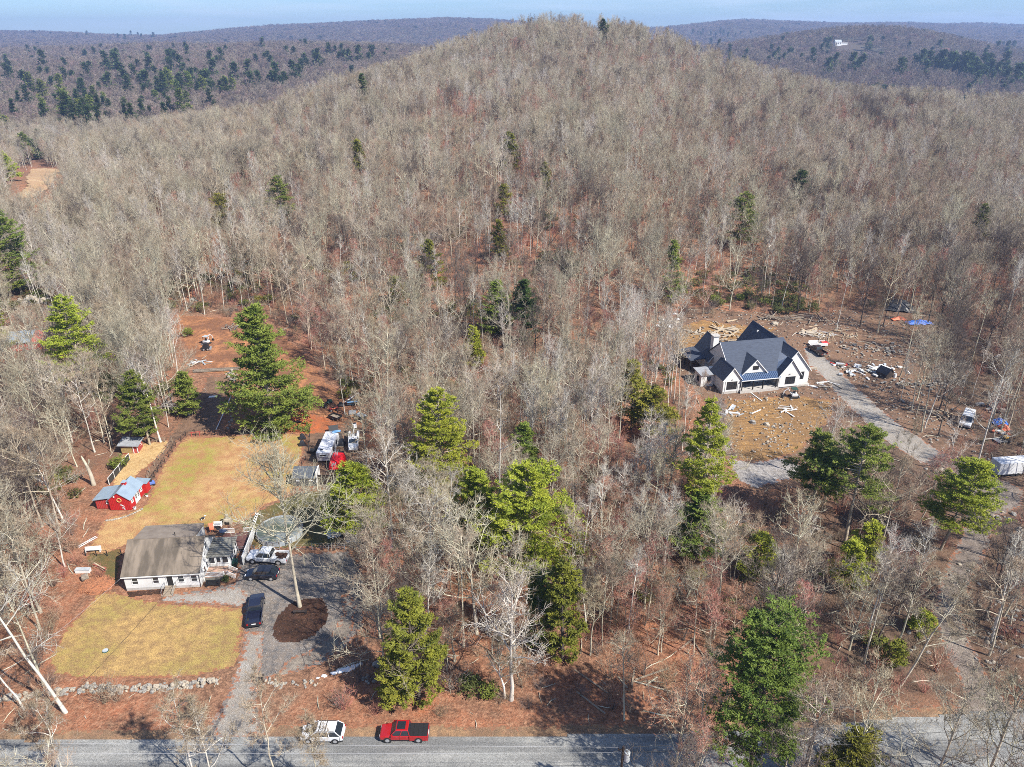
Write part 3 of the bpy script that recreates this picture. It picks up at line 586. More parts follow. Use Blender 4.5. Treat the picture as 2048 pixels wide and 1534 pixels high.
def in_view(x, y, z, h=16, m=90):
    u, v, D = project(x, y, z); u2, v2, D2 = project(x, y, z + h); return (D > 0) & (u > -m) & (u < 2048 + m) & (v2 < 1534 + m)
def facing(x, y, z):
    """False for ground well hidden behind a nearer crest"""
    vis = np.ones(len(x), bool)
    for f in np.linspace(0.35, 0.97, 26):
        xx, yy = x * f, y * f; zz = CAMZ + (z + 15 - CAMZ) * f; vis &= ~(height(xx, yy) + 5 > zz)
    return vis

# ------------------------------------------------------------------ hand placed evergreens (base picked on the photograph's ground)
GONE = []; FRONT = []; HID = []
n_tri = 0
def place_tree(TC, name, x, y, label, cat, group=None, s=1.0, rz=None, sz=None, z=None, tiltx=0, tilty=0):
    e = empty(name, (x, y, (hz(x, y) if z is None else z)), (random.uniform(0, 6.28) if rz is None else rz), label, cat, group)
    e.scale = (s, s, s * (sz or 1)); e.rotation_euler.x = tiltx; e.rotation_euler.y = tilty
    link('trunk', TC[0], e); link('crown', TC[1], e); return e
def fit(ub, vb, vt, Hm, ut=None):
    """ground point under (ub,vb) and the height that reaches picture row vt"""
    x, y, z = G0(ub, vb); lo, hi = 1, 60
    for _ in range(30):
        m = (lo + hi) / 2; vv = project(x, y, z + m)[1]
        if vv > vt: lo = m
        else: hi = m
    return x, y, z, lo
PINES = [  # base u, v, top v, radius m, kind, base fraction, label
 (548, 862, 612, 6.4, 'w', 0.04, 'towering bright green white pine standing behind the back lawn fence beside the red clearing'),
 (890, 1005, 775, 6.6, 'b', 0.22, 'big yellow green white pine in the woods to the right of the bucket truck'),
 (1060, 1160, 930, 6.8, 'b', 0.20, 'wide bushy yellow green pine in the middle of the woods between the two houses'),
 (965, 1110, 940, 4.6, 'b', 0.25, 'narrower bright pine touching the left side of the wide bushy pine'),
 (1050, 985, 850, 3.2, 'w', 0.35, 'small topped green pine rising right behind the wide bushy pine'),
 (722, 1085, 932, 4.6, 'b', 0.38, 'leaning bright pine just right of the grey garden shed'),
 (1490, 1580, 1250, 5.0, 'd', 0.20, 'very large dense dark green pine overhanging the road near the bottom'),
 (1690, 1085, 850, 6.0, 'w', 0.50, 'large spreading pine below the crushed stone pad with a tall bare lower trunk'),
 (1615, 1050, 870, 4.2, 'w', 0.50, 'slim pine close on the left of the large spreading pine'),
 (1880, 1100, 925, 5.6, 'b', 0.42, 'bright pine leaning over the dirt road left of the white box trailer'),
 (1395, 1075, 800, 3.6, 'b', 0.45, 'tall narrow yellow green pine below the left corner of the new farmhouse'),
 (1395, 1110, 985, 4.2, 'w', 0.25, 'low green pine in front of the tall narrow pine'),
 (1262, 860, 725, 3.8, 'o', 0.25, 'yellow tinged pine standing in the woods left of the new farmhouse'),
 (1300, 880, 780, 4.0, 'o', 0.3, 'olive pine crown right beside the yellow tinged pine'),
 (180, 790, 592, 5.6, 'b', 0.32, 'broad layered pine on the left above the red shed woods'),
 (0, 600, 385, 7.5, 'w', 0.12, 'large dark layered pine cut by the left edge under the tan field'),
 (45, 590, 415, 5.5, 'w', 0.2, 'layered pine standing just right of the pine cut by the left edge'),
 (-10, 720, 560, 6.0, 'o', 0.2, 'olive pine at the left edge below the large layered pine'),
 (300, 890, 742, 3.4, 'w', 0.25, 'green pine among bare trees just above the small red coop'),
 (385, 830, 745, 2.8, 'w', 0.15, 'green pine at the left edge of the dark paddock'),
 (568, 450, 352, 5.4, 'w', 0.22, 'lone bright pine on the lower hillside left of centre'),
 (446, 452, 388, 4.6, 'o', 0.1, 'round olive evergreen left of the lone bright pine'),
 (1480, 495, 383, 5.6, 'w', 0.18, 'tall green pine in the woods above the new farmhouse'),
 (1592, 425, 340, 4.0, 'd', 0.06, 'dark conical spruce on the right hillside above the new farmhouse'),
 (1953, 485, 408, 3.6, 'w', 0.10, 'small green conifer alone near the right edge of the hillside woods'),
 (868, 580, 480, 3.6, 'o', 0.12, 'dark olive cedar in the red tinged woods at centre left'),
 (995, 670, 560, 3.8, 'w', 0.15, 'young green pine wrapped in bare branches at the picture centre'),
 (1052, 690, 560, 3.8, 'd', 0.2, 'dark green pine right of the young pine at the picture centre'),
 (1020, 345, 265, 2.8, 'o', 0.1, 'narrow yellow green cedar high on the hillside centre'),
 (1090, 395, 325, 2.6, 'o', 0.1, 'narrow olive cedar below and right of the high yellow green cedar'),
 (720, 345, 280, 3.0, 'o', 0.1, 'yellow green cedar on the upper left of the hillside'),
 (728, 215, 148, 4.0, 'd', 0.15, 'dark pine standing alone on the left shoulder of the hill'),
 (307, 290, 252, 3.6, 'o', 0.1, 'little yellow pine on the pale grey ridge at left'),
 (1010, 440, 370, 2.8, 'o', 0.2, 'thin olive evergreen in the middle of the hillside woods'),
 (1185, 78, 22, 6.0, 'd', 0.25, 'largest dark pine on the very top of the hill'),
 (1205, 95, 38, 4.5, 'd', 0.1, 'dark pine right below the largest pine on the hilltop'),
 (1090, 75, 40, 4.2, 'd', 0.1, 'dark pine on the skyline left of the hilltop pines'),
 (1250, 68, 38, 3.5, 'd', 0.1, 'small dark pine on the skyline right of the hilltop pines'),
 (1303, 82, 56, 3.4, 'd', 0.1, 'dark pine on the right shoulder of the hilltop'),
 (1160, 165, 140, 4.0, 'd', 0.1, 'small dark pine below the hilltop at centre'),
 (1400, 130, 95, 4.0, 'd', 0.1, 'upper dark pine on the right flank of the hill'),
 (1455, 150, 95, 4.0, 'd', 0.1, 'taller dark pine on the right flank of the hill'),
 (1920, 235, 190, 3.5, 'd', 0.1, 'dark slim conifer above the right hand woods near the edge'),
 (20, 365, 305, 4.2, 'b', 0.2, 'yellow green pine left of the tan field by the picture edge'),
 (70, 320, 278, 5, 'd', 0.1, 'dark pine behind the tan field'),
 (840, 1400, 1185, 3.1, 'c', 0.02, 'dense olive cedar beside the gravel loop standing above the road bank'),
 (800, 1405, 1290, 2.6, 'c', 0.02, 'lower dark cedar bush leaning against the dense olive cedar'),
 (1125, 1320, 1130, 2.4, 'c', 0.05, 'dark olive cedar in the woods below the wide bushy pine'),
 (1075, 1290, 1130, 1.7, 'w', 0.05, 'thin bright green cedar left of the dark olive cedar'),
 (1515, 1150, 1075, 2.6, 'b', 0.2, 'little bright green pine in the lower right woods'),
 (1690, 1180, 1085, 2.4, 'b', 0.2, 'small bright pine below the large spreading pine'),
 (1730, 1150, 1050, 2.4, 'b', 0.3, 'second small bright pine touching the trunk of the large spreading pine'),
 (1690, 1600, 1478, 3.4, 'o', 0.35, 'yellow green pine top poking up from the bottom edge right of the utility pole'),
 (948, 730, 655, 2.6, 'b', 0.02, 'bushy lime green young fir at mid height near centre'),
 (1135, 560, 505, 3.0, 'd', 0.1, 'small dark evergreen in the bare woods right of centre'),
 (1340, 600, 480, 2.4, 'w', 0.05, 'slender green conifer above the clearing of the new farmhouse'),
 (700, 560, 525, 2.4, 'o', 0.1, 'small olive bush like evergreen left of the hillside centre'),
 (792, 605, 555, 2.6, 'o', 0.1, 'yellow olive evergreen behind pale bare trunks at centre left'),
 (1000, 520, 440, 2.4, 'o', 0.1, 'faint olive cedar between tall bare trunks at centre'),
 (1780, 1330, 1290, 1.8, 'c', 0.02, 'small low cedar beside the dirt road in the lower right'),
 (1840, 1262, 1225, 1.5, 'b', 0.05, 'small yellow green bush at the left rim of the dirt road'),
]
for i, (ub, vb, vt, Rm, kd, bf, lab) in enumerate(PINES):
    x, y, z, H = fit(ub, vb, vt, 0); GONE.append((x, y, max(1.5, Rm * 0.55)))
    D = project(x, y, z)[2]; near = D < 260; far_ = D > 420
    if D < 420 and Rm > 2.3: FRONT.append((x, y, Rm))
    w_px = max(17, Rm / D * FPX) * 0.95; HID.append((D, [(ub - w_px * .7, vt - 2), (ub + w_px * .7, vt - 2), (ub + w_px, vt + .72 * (min(vb, 1534) - vt)), (ub - w_px, vt + .72 * (min(vb, 1534) - vt))]))
    ts = 0.34 if D < 150 else (0.50 if D < 300 else 0.9); tk = 13 if D < 150 else (7 if near else 5); dn = 1.6 if D < 150 else (1.2 if D < 300 else 0.7)
    kw = dict(w=dict(shape='pine', irregular=0.48, gap=0.12), b=dict(shape='pine', irregular=0.48, gap=0.10), d=dict(shape='pine', irregular=0.45, per=6), o=dict(shape='pine', irregular=0.5, gap=0.25), c=dict(shape='round', irregular=0.6, per=5, droop=0.25, gap=0.35))[kd]
    if D > 200: Rm *= 1.25
    if vt == 612: kw = dict(shape='pine', irregular=0.50, gap=0.12, per=8, step=0.85); dn = 1.5; bf = 0.02
    if vt == 1250: kw = dict(shape='round', irregular=0.55, per=7, step=0.62, gap=0.2); dn = 1.25; ts = 0.30; bf = 0.42; tk = 15
    T, C = pine(100 + i, H=H, Rm=Rm * (1.2 if kd != 'c' else 0.92), base=bf * 0.8, trunk_r=0.012 * H + 0.03, tk=tk, dens=dn, tsize=ts, lean=((0.12, 0) if vt == 925 else (-0.02, 0.0)), **{**dict(per=6, step=max(0.5, H * 0.038)), **kw})
    T.materials.append(mb_dark if kd in 'dco' else mb_tan); C.materials.append(dict(w=ml_pine, b=ml_bright, d=ml_dark, o=ml_olive, c=ml_olive)[kd] if vt != 1250 else plant_mat('needles_deep', (0.165, 0.205, 0.035), (0.065, 0.10, 0.02), 0.1, 0.2, 0.6, 0.7))
    place_tree((T, C), 'pine_tree' if kd != 'c' else 'cedar_tree', x, y, lab, 'pine tree' if kd != 'c' else 'cedar tree', 'evergreens standing in the woods', z=z, rz=0)

# ------------------------------------------------------------------ hand placed leafless trees
HB = [ # base u,v, top v, spread, kind, options, label
 (600, 1213, 905, 8.6, 'g', dict(base=0.40, nl=22, trunk_r=0.27, up=0.9, tw=6000), 'tall bare tree growing from the round mulch island in the gravel loop'),
 (133, 1425, 1050, 6.0, 'w', dict(base=0.35, nl=15, trunk_r=0.21, lean=(-0.20, 0)), 'thick pale trunked bare tree leaning left above the road at lower left'),
 (50, 1420, 1180, 3.5, 'w', dict(base=0.4, nl=9, trunk_r=0.13, lean=(-0.22, 0)), 'bare tree with crooked trunk at the left edge beside the stone wall'),
 (135, 1560, 1390, 3.0, 'w', dict(base=0.3, nl=12, trunk_r=0.12), 'pale birch crown reaching up over the road at lower left'),
 (395, 1570, 1370, 3.5, 'w', dict(base=0.3, nl=12, trunk_r=0.12), 'bare birch in front of the road just left of the driveway mouth'),
 (430, 1590, 1400, 3.2, 'w', dict(base=0.3, nl=12, trunk_r=0.12), 'second bare birch in front of the road at the driveway mouth'),
 (560, 1585, 1340, 3.4, 'g', dict(base=0.35, nl=12, trunk_r=0.12), 'thin bare tree in front of the driveway mouth left of the white crossover'),
 (640, 1590, 1440, 2.8, 'g', dict(base=0.35, nl=10, trunk_r=0.1), 'bare sapling crown in front of the white crossover'),
 (1022, 1400, 1150, 5.4, 'w', dict(base=0.35, nl=16, trunk_r=0.26, wig=0.25), 'big gnarled pale bare tree in the woods above the road at centre'),
 (1010, 1395, 1290, 3.4, 'w', dict(base=0.25, nl=12, trunk_r=0.16, wig=0.25), 'low gnarled bare tree left of the big gnarled tree'),
 (868, 1210, 985, 5.6, 'w', dict(base=0.40, nl=15, trunk_r=0.22), 'wide pale bare tree right of the gravel loop behind the olive cedar'),
 (785, 1090, 870, 5.0, 'w', dict(base=0.45, nl=13, trunk_r=0.2), 'pale forked bare tree right of the leaning bright pine'),
 (760, 1275, 1060, 4.0, 'g', dict(base=0.35, nl=14, trunk_r=0.14), 'bare tree at the right rim of the gravel loop'),
 (785, 1265, 1090, 3.8, 'r', dict(base=0.35, nl=14, trunk_r=0.12), 'reddish twigged bare tree at the right rim of the gravel loop'),
 (1175, 1260, 1130, 3.0, 'w', dict(base=0.5, nl=8, trunk_r=0.14, fork=True, lean=(-0.15, 0)), 'pale forked tree with bent trunk on the orange litter right of the cedar'),
 (1180, 1310, 1160, 2.6, 'g', dict(base=0.45, nl=10, trunk_r=0.12), 'slim grey tree with straight trunk on the orange litter'),
 (1205, 1290, 1110, 2.6, 'g', dict(base=0.5, nl=9, trunk_r=0.1), 'slender tree right of the slim grey tree on the orange litter'),
 (1000, 1120, 700, 3.0, 'w', dict(base=0.6, nl=9, trunk_r=0.14), 'very tall slender pale tree rising between the bright pines'),
 (995, 890, 700, 4.4, 'w', dict(base=0.4, nl=9, trunk_r=0.16, fork=True), 'whitish forked bare tree in the woods at picture centre'),
 (1060, 900, 725, 6.0, 'g', dict(base=0.3, nl=16, trunk_r=0.2), 'round broad grey crown right of the whitish forked tree'),
 (1610, 790, 660, 3.2, 'w', dict(base=0.3, nl=8, trunk_r=0.09), 'dummy'),
 (1945, 960, 700, 5.0, 'w', dict(base=0.3, nl=12, trunk_r=0.2, tw=900), 'large white barked birch near the right edge above the white box trailer'),
 (1885, 970, 830, 3.4, 'w', dict(base=0.3, nl=10, trunk_r=0.12, tw=900), 'white birch left of the large birch beside the parked white van'),
 (1790, 1300, 1130, 5.0, 'g', dict(base=0.35, nl=13, trunk_r=0.18), 'wide bare tree leaning over the dirt road from its left'),
 (1800, 1370, 1140, 4.4, 'g', dict(base=0.35, nl=12, trunk_r=0.15, lean=(0.25, 0)), 'bare tree leaning right over the dirt road at lower right'),
 (1750, 1290, 1130, 3.6, 'd', dict(base=0.4, nl=11, trunk_r=0.16, lean=(0.15, 0)), 'dark trunked bare tree left of the dirt road'),
 (1860, 1590, 1350, 5.0, 'g', dict(base=0.2, nl=15, trunk_r=0.16), 'bare tree in front of the road mouth at lower right'),
 (1960, 1600, 1330, 5.6, 'g', dict(base=0.15, nl=17, trunk_r=0.2), 'many stemmed bare tree at the lower right corner'),
 (2030, 1590, 1330, 5.0, 'g', dict(base=0.2, nl=15, trunk_r=0.16), 'bare tree at the very lower right corner'),
 (1690, 1590, 1330, 4.8, 'g', dict(base=0.25, nl=15, trunk_r=0.15), 'forked bare tree in front of the road right of the large dark pine'),
 (1340, 1590, 1320, 4.6, 'r', dict(base=0.25, nl=15, trunk_r=0.14), 'fuzzy bare tree in front of the road left of the large dark pine'),
 (1380, 1590, 1300, 4.2, 'g', dict(base=0.3, nl=14, trunk_r=0.14), 'grey bare tree close against the left of the large dark pine'),
 (1560, 1590, 1440, 3.6, 'g', dict(base=0.25, nl=12, trunk_r=0.12), 'bare tree in front of the road just right of the large dark pine'),
 (1245, 790, 640, 3.0, 'w', dict(base=0.5, nl=9, trunk_r=0.13, fork=True), 'pale slender tree left of the new farmhouse clearing'),
 (1236, 700, 520, 3.0, 'w', dict(base=0.55, nl=9, trunk_r=0.13), 'tall white trunk standing in red woods right of centre'),
 (322, 885, 700, 5.2, 'w', dict(base=0.35, nl=14, trunk_r=0.2, lean=(-0.06, 0)), 'bright white trunked tree at the corner of the dark paddock'),
 (190, 905, 740, 3.6, 'w', dict(base=0.45, nl=10, trunk_r=0.16), 'pale tree in the left woods above the snag'),
 (130, 1045, 880, 3.8, 'w', dict(base=0.4, nl=11, trunk_r=0.17, lean=(-0.15, 0)), 'leaning white trunked tree left of the red barn shed'),
 (145, 885, 720, 4.2, 'w', dict(base=0.4, nl=12, trunk_r=0.16), 'tall white barked tree in the left woods'),
 (225, 890, 730, 4.2, 'g', dict(base=0.4, nl=12, trunk_r=0.15), 'grey bare tree just above the small red coop'),
 (405, 605, 470, 5.5, 'g', dict(base=0.35, nl=14, trunk_r=0.18), 'broad bare tree at the top of the red clearing'),
 (15, 960, 760, 5.0, 'w', dict(base=0.35, nl=14, trunk_r=0.2), 'wide pale bare tree at the left edge level with the red barn shed'),
 (30, 1200, 960, 6.0, 'g', dict(base=0.3, nl=16, trunk_r=0.2), 'spreading grey tree at the left edge level with the white house'),
 (80, 1260, 1040, 5.0, 'g', dict(base=0.3, nl=15, trunk_r=0.17), 'bare tree left of the front lawn'),
 (690, 830, 690, 3.6, 'w', dict(base=0.35, nl=11, trunk_r=0.12), 'pale tree beside the blue cart at the edge of the yard'),
 (735, 940, 790, 4.5, 'g', dict(base=0.3, nl=13, trunk_r=0.14), 'bare tree crowding the right side of the bucket truck'),
]
kinds = dict(g=(mb_grey, mt_grey), w=(mb_white, mt_grey), r=(mb_grey, mt_red), d=(mb_dark, mt_dark))
nhand = 0
for i, (ub, vb, vt, sp, kd, op, lab) in enumerate(HB):
    if lab == 'dummy': continue
    x, y, z, H = fit(ub, vb, vt, 0); GONE.append((x, y, 2.0)); op = dict(op)
    T, C = bare_tree(300 + i, H=H, spread=sp * 0.9, **{**dict(tw=3200, twlen=0.8, tww=0.015), **op}); T.materials.append(kinds[kd][0]); C.materials.append(kinds[kd][0]); C.materials.append(kinds[kd][1])
    place_tree((T, C), 'bare_tree', x, y, lab, 'bare tree', 'leafless trees of the wood', z=z, rz=0); nhand += 1

# ------------------------------------------------------------------ the wood
def keepoff(x, y):
    m = np.ones(len(x), bool)
    for gx_, gy_, gr_ in GONE: m &= (x - gx_) ** 2 + (y - gy_) ** 2 > gr_ ** 2
    return m
r = np.random.default_rng(99)
X, Y = jitter_field(40, 790, 4.1, seed=4); X2, Y2 = jitter_field(64, 150, 3.3, seed=17); k2 = (r.uniform(0, 1, len(X2)) < 0.62) & (project(X2, Y2, height(X2, Y2))[0] > 740); slim = np.concatenate([np.zeros(len(X), bool), np.ones(int(k2.sum()), bool)])
X, Y = np.concatenate([X, X2[k2]]), np.concatenate([Y, Y2[k2]]); dens_ = fbm(X, Y, 26, 31, 3)
k = ~clearing(X, Y, 1.2) & keepoff(X, Y); X, Y, dens_, slim = X[k], Y[k], dens_[k], slim[k]
Z = height(X, Y); U, V, D = project(X, Y, Z)
k = in_view(X, Y, Z) & facing(X, Y, Z)
VISP = [(0.95, [(1600, 690), (1640, 696), (1680, 728), (1735, 782), (1805, 843), (1905, 905), (1845, 935), (1752, 880), (1682, 812), (1625, 752)]), (0.45, [(1900, 900), (1990, 960), (1995, 1060), (1950, 1160), (1925, 1210), (1950, 1290), (2000, 1380), (1930, 1400), (1860, 1240), (1900, 1100), (1935, 1000)]),
  (0.96, [(1372, 655), (1480, 632), (1645, 645), (1645, 805), (1400, 805), (1372, 740)]), (0.75, [(1435, 800), (1670, 800), (1640, 930), (1620, 970), (1460, 970)]), (0.8, [(1450, 910), (1600, 910), (1610, 975), (1460, 975)]), (0.85, [(345, 625), (520, 640), (600, 720), (720, 830), (720, 868), (300, 960), (340, 760)]), (0.9, [(170, 870), (345, 870), (310, 1040), (170, 1045)]),
  (0.9, [(596, 790), (740, 790), (725, 960), (596, 985)]), (1.0, [(40, 333), (135, 333), (120, 376), (66, 415), (30, 400)]), (0.92, [(1895, 820), (1955, 820), (1950, 865), (1900, 865)]), (0.8, [(1985, 920), (2060, 920), (2060, 975), (1985, 975)]), (0.6, [(1640, 655), (1790, 690), (1800, 770), (1700, 790), (1640, 730)]), (0.8, [(1975, 830), (2020, 830), (2020, 900), (1975, 900)]),
  (0.75, [(1770, 600), (1870, 620), (1870, 665), (1770, 655)]), (0.75, [(1755, 735), (1800, 735), (1800, 775), (1755, 775)]), (0.75, [(480, 1100), (740, 1100), (740, 1300), (500, 1480), (400, 1480)]), (0.9, [(120, 1160), (485, 1160), (485, 1395), (110, 1395)])]
def hides(X, Y, Z, hs, rr_):
    m = np.zeros(len(X), bool)
    for pr_, pg in VISP:
        g = np.zeros(len(X), bool)
        for h_ in hs: uu_, vv_, _ = project(X, Y, Z + h_); g |= inpoly(uu_, vv_, pg)
        m |= g & (rr_.uniform(0, 1, len(X)) < pr_)
    return m
k &= ~hides(X, Y, Z, (5, 9, 13), r)
for Dp_, pg_ in HID:
    g_ = np.zeros(len(X), bool)
    for h_ in (5, 9, 13): uu_, vv_, DD_ = project(X, Y, Z + h_); g_ |= inpoly(uu_, vv_, pg_) & (DD_ < Dp_)
    k &= ~(g_ & (r.uniform(0, 1, len(X)) < 0.88))
for px_, py_, Rp_ in FRONT: k &= ~((np.abs(X - px_ * (Y / py_)) < Rp_ * 0.8) & (Y < py_) & (Y > py_ - 13))
# rear of the plots, yard rims and the near roadside are thinner
p = np.clip(0.72 + 0.75 * dens_, 0.12, 1)
p = np.where((V > 330) & (V < 760) & (U > 700) & (U < 1600), p * 0.78, p); p = np.where((V > 950) & (U > 760) & (U < 1900), 0.95 + 0.35 * dens_, p); p = np.where((Y < 66), np.where((Y < 52) & (U > 1280), 0.8, np.where((Y < 51) & (U < 700), 0.12, 0.0)), p); p = np.where((V > 1200) & (U < 760), 0.10, p)
p = np.where((U > 235) & (U < 760) & (V > 860), 0.0, p); p = np.where((V > 1150) & (U < 235), 0.35, p)
p = np.where((U > 1290) & (U < 2048) & (V > 600) & (V < 1000), 0.38 + 0.2 * dens_, p); p = np.where((V > 760) & (V < 1000) & (U < 260), 0.6, p)
p = np.where((Y < 72) & (Y > 60) & (U > 500), 0.10, p)
k &= r.uniform(0, 1, len(X)) < p; X, Y, Z, U, V, D, slim = X[k], Y[k], Z[k], U[k], V[k], D[k], slim[k]
redn = fbm(X, Y, 60, 41, 3) + 0.25 * _smooth((U - 700) / 300) - 0.5 * _smooth((600 - U) / 300)
n = len(X); q = r.uniform(0, 1, n); I = np.empty(n, int)
wl_, wr_ = [0.24, 0.22, 0.16, 0.10, 0.06, 0.03, 0.02, 0.08, 0.03, 0.02, 0.04], [0.09, 0.09, 0.12, 0.07, 0.05, 0.21, 0.13, 0.06, 0.06, 0.06, 0.06]
cl_, cr_ = np.cumsum(wl_), np.cumsum(wr_); t_ = r.uniform(0, 1, n) < _smooth(redn * 1.1 + 0.35)
I = np.where(t_, np.searchsorted(cr_ / cr_[-1], q), np.searchsorted(cl_ / cl_[-1], q)); I = np.minimum(I, NB - 1)
I = np.where((U > 1500) & (V > 560) & (I == 0), 9, I)
sp1 = fbm(X, Y, 34, 91, 2); sp2 = fbm(X, Y, 28, 95, 2); q2 = r.uniform(0, 1, n)
I = np.where((sp1 > 0.30) & (q2 < 0.6), np.where(q2 < 0.3, 3, np.where(q2 < 0.45, 4, 8)), I); I = np.where((sp2 > 0.34) & (q2 > 0.45), np.where(q2 < 0.75, 5, 6), I); I = np.where((sp1 < -0.38) & (q2 < 0.45), 9, I)
I = np.where(slim, np.array([3, 7, 8, 10, 7, 5])[r.integers(0, 6, n)], I)
S = r.uniform(0.68, 1.20, n); S = S * (1 + 0.10 * fbm(X, Y, 40, 61, 2)); RZ = r.uniform(0, 6.283, n)
order = np.argsort(D); NIND = 300 - nhand
first = order[:NIND]; rest = order[NIND:]
KIND = ['grey bare oak with a wide crown', 'crooked bare oak with tan twigs', 'straight bare tree with a high tan crown', 'slender pale bare poplar', 'forked bare tree with whitish limbs', 'bare maple with reddish twigs', 'small bare maple with red buds', 'tall thin bare tree branching near its top', 'very slim whitish bare pole of a tree', 'dark barked bare tree', 'grey bare sapling']
def region(u, v):
    if v > 1330: return 'beside the road'
    if u < 420: return 'in the left woods below the tan field' if v < 700 else ('beside the red barn shed woods' if v < 1130 else 'left of the front lawn')
    if u < 760: return 'behind the red clearing' if v < 700 else ('right of the work yard' if v < 1000 else 'around the gravel loop')
    if u < 1300: return 'in the middle woods' if v < 850 else ('among the bright middle pines' if v < 1130 else 'on the orange litter above the road')
    return 'around the new farmhouse clearing' if v < 800 else ('right of the new driveway' if u > 1600 and v < 1000 else ('around the crushed stone pad' if v < 1050 else 'in the lower right woods'))
KSH = ['grey bare oak', 'crooked tan bare oak', 'straight tan bare tree', 'slender pale bare poplar', 'forked whitish bare tree', 'reddish twigged bare maple', 'small red budded maple', 'thin high branching bare tree', 'slim whitish bare pole tree', 'dark barked bare tree', 'grey bare sapling']
LM = [('the lone bright pine', 568, 420), ('the round olive evergreen', 446, 430), ('the broad layered pine', 180, 700), ('the grey metal barn roof', 50, 690), ('the small red coop', 262, 900), ('the red barn shed', 235, 990), ('the white ranch house', 320, 1130), ('the fieldstone wall', 280, 1380), ('the leaning thick trunk', 110, 1300), ('the gravel loop', 640, 1180), ('the bucket truck', 706, 890),
      ('the red clearing', 600, 700), ('the mini excavator', 413, 690), ('the towering white pine', 548, 800), ('the blue cart', 706, 808), ('the leaning bright pine', 722, 1030), ('the big yellow pine', 890, 900), ('the wide bushy pine', 1060, 1060), ('the dense olive cedar', 840, 1300), ('the gnarled pale tree', 1022, 1330), ('the red pickup', 810, 1470), ('the white crossover', 650, 1470),
      ('the dark olive cedar', 1125, 1230), ('the tall narrow pine', 1395, 950), ('the yellow tinged pine', 1262, 790), ('the new farmhouse', 1530, 740), ('the crushed stone pad', 1530, 950), ('the large spreading pine', 1690, 970), ('the new driveway', 1740, 810), ('the black hut', 1778, 750), ('the large birch', 1945, 850), ('the white van', 1930, 845), ('the white box trailer', 2010, 950), ('the pine over the track', 1880, 1010), ('the dirt road bend', 1890, 1220),
      ('the stone bank', 2020, 1240), ('the big roadside pine', 1490, 1400), ('the utility pole', 1247, 1510), ('the little bright pine', 1515, 1110), ('the black tarp shelter', 1797, 615), ('the young centre pine', 995, 620), ('the green conifer above', 1340, 560), ('the tall hillside pine', 1480, 440), ('the small bright pine', 1690, 1140), ('the lime green fir', 948, 700), ('the orange litter slope', 1240, 1240), ('the round grey crown', 1060, 820)]
ORD = ['first', 'second', 'third', 'fourth', 'fifth', 'sixth', 'seventh', 'eighth', 'ninth', 'tenth', 'eleventh', 'twelfth', 'thirteenth', 'fourteenth', 'fifteenth', 'sixteenth', 'seventeenth', 'eighteenth', 'nineteenth']
def ordw(n):
    if n <= 19: return ORD[n - 1]
    t, u = divmod(n, 10); tens = ['', '', 'twent', 'thirt', 'fort', 'fift', 'sixt', 'sevent', 'eight', 'ninet']
    return tens[t] + 'ieth' if u == 0 else tens[t] + 'y-' + ORD[u - 1]
def landmark(u, v):
    d, nm, lu, lv = min((math.hypot(u - b, (v - c) * 1.2), a, b, c) for a, b, c in LM); du, dv = u - lu, v - lv
    rel = ('left of' if du < 0 else 'right of') if abs(du) > abs(dv) else ('above' if dv < 0 else 'below'); return rel + ' ' + nm, d
LAB = {}; _by = {}
for j in first:
    uu_, vv_, _ = project(X[j], Y[j], Z[j] + 7); rel, d_ = landmark(float(uu_), float(vv_)); sz_ = 'tall ' if S[j] > 1.03 else ('low ' if S[j] < 0.82 else '')
    _by.setdefault(sz_ + KSH[I[j]] + ' ' + rel, []).append((d_, j))
for lb_, L_ in _by.items():
    for k_, (d_, j) in enumerate(sorted(L_)): LAB[j] = lb_ + ('' if len(L_) == 1 else (', the closest to it' if k_ == 0 else ', the %s closest' % ordw(k_ + 1)))
for j in first:
    place_tree(BARE[I[j]], 'bare_tree', float(X[j]), float(Y[j]), LAB[j], 'bare tree', 'leafless trees of the wood', s=float(S[j]), rz=float(RZ[j]), z=float(Z[j]),
               tiltx=float(r.normal(0, 0.05)), tilty=float(r.normal(0, 0.05)))
scatter('hillside_woods', CB, np.stack([X, Y, Z], -1)[rest], I[rest], S[rest][:, None] * np.array([[.90, .90, 1.12]]), RZ[rest], 0.045, label='leafless grey and reddish wood covering the hill')
print('wood', n)
# undergrowth
Xu, Yu = jitter_field(62, 420, 2.7, seed=8); k = ~clearing(Xu, Yu, 0.9); Xu, Yu = Xu[k], Yu[k]; Zu = height(Xu, Yu); k = in_view(Xu, Yu, Zu, 2, 30)
Uu, Vu, Du = project(Xu, Yu, Zu); k &= ~((Uu > 235) & (Uu < 735) & (Vu > 860) & (Vu < 1345)); k &= ~((Yu < 63.5)); k &= ~inpoly(Uu, Vu, [(1300, 640), (1850, 620), (1900, 900), (1450, 990)])
dn_ = fbm(Xu, Yu, 14, 71, 3); k &= ~hides(Xu, Yu, Zu, (0.5, 2.5), np.random.default_rng(3)); k &= r.uniform(0, 1, len(Xu)) < 0.74 + 0.35 * dn_; Xu, Yu, Zu, Uu, Vu, dn_ = Xu[k], Yu[k], Zu[k], Uu[k], Vu[k], dn_[k]
gn = fbm(Xu, Yu, 22, 81, 3)
for ca, cb, ra, rb in ((480, 560, 130, 50), (1480, 590, 170, 45), (1330, 1120, 130, 60), (1060, 520, 120, 50), (140, 960, 60, 40), (1680, 1200, 120, 60), (820, 1000, 50, 80), (60, 620, 80, 60), (760, 620, 60, 40)): gn = gn + 0.42 * np.exp(-((Uu - ca) / ra) ** 2 - ((Vu - cb) / rb) ** 2)
Iu = np.where(gn > 0.34, r.integers(4, 6, len(Xu)), r.integers(0, 4, len(Xu)))
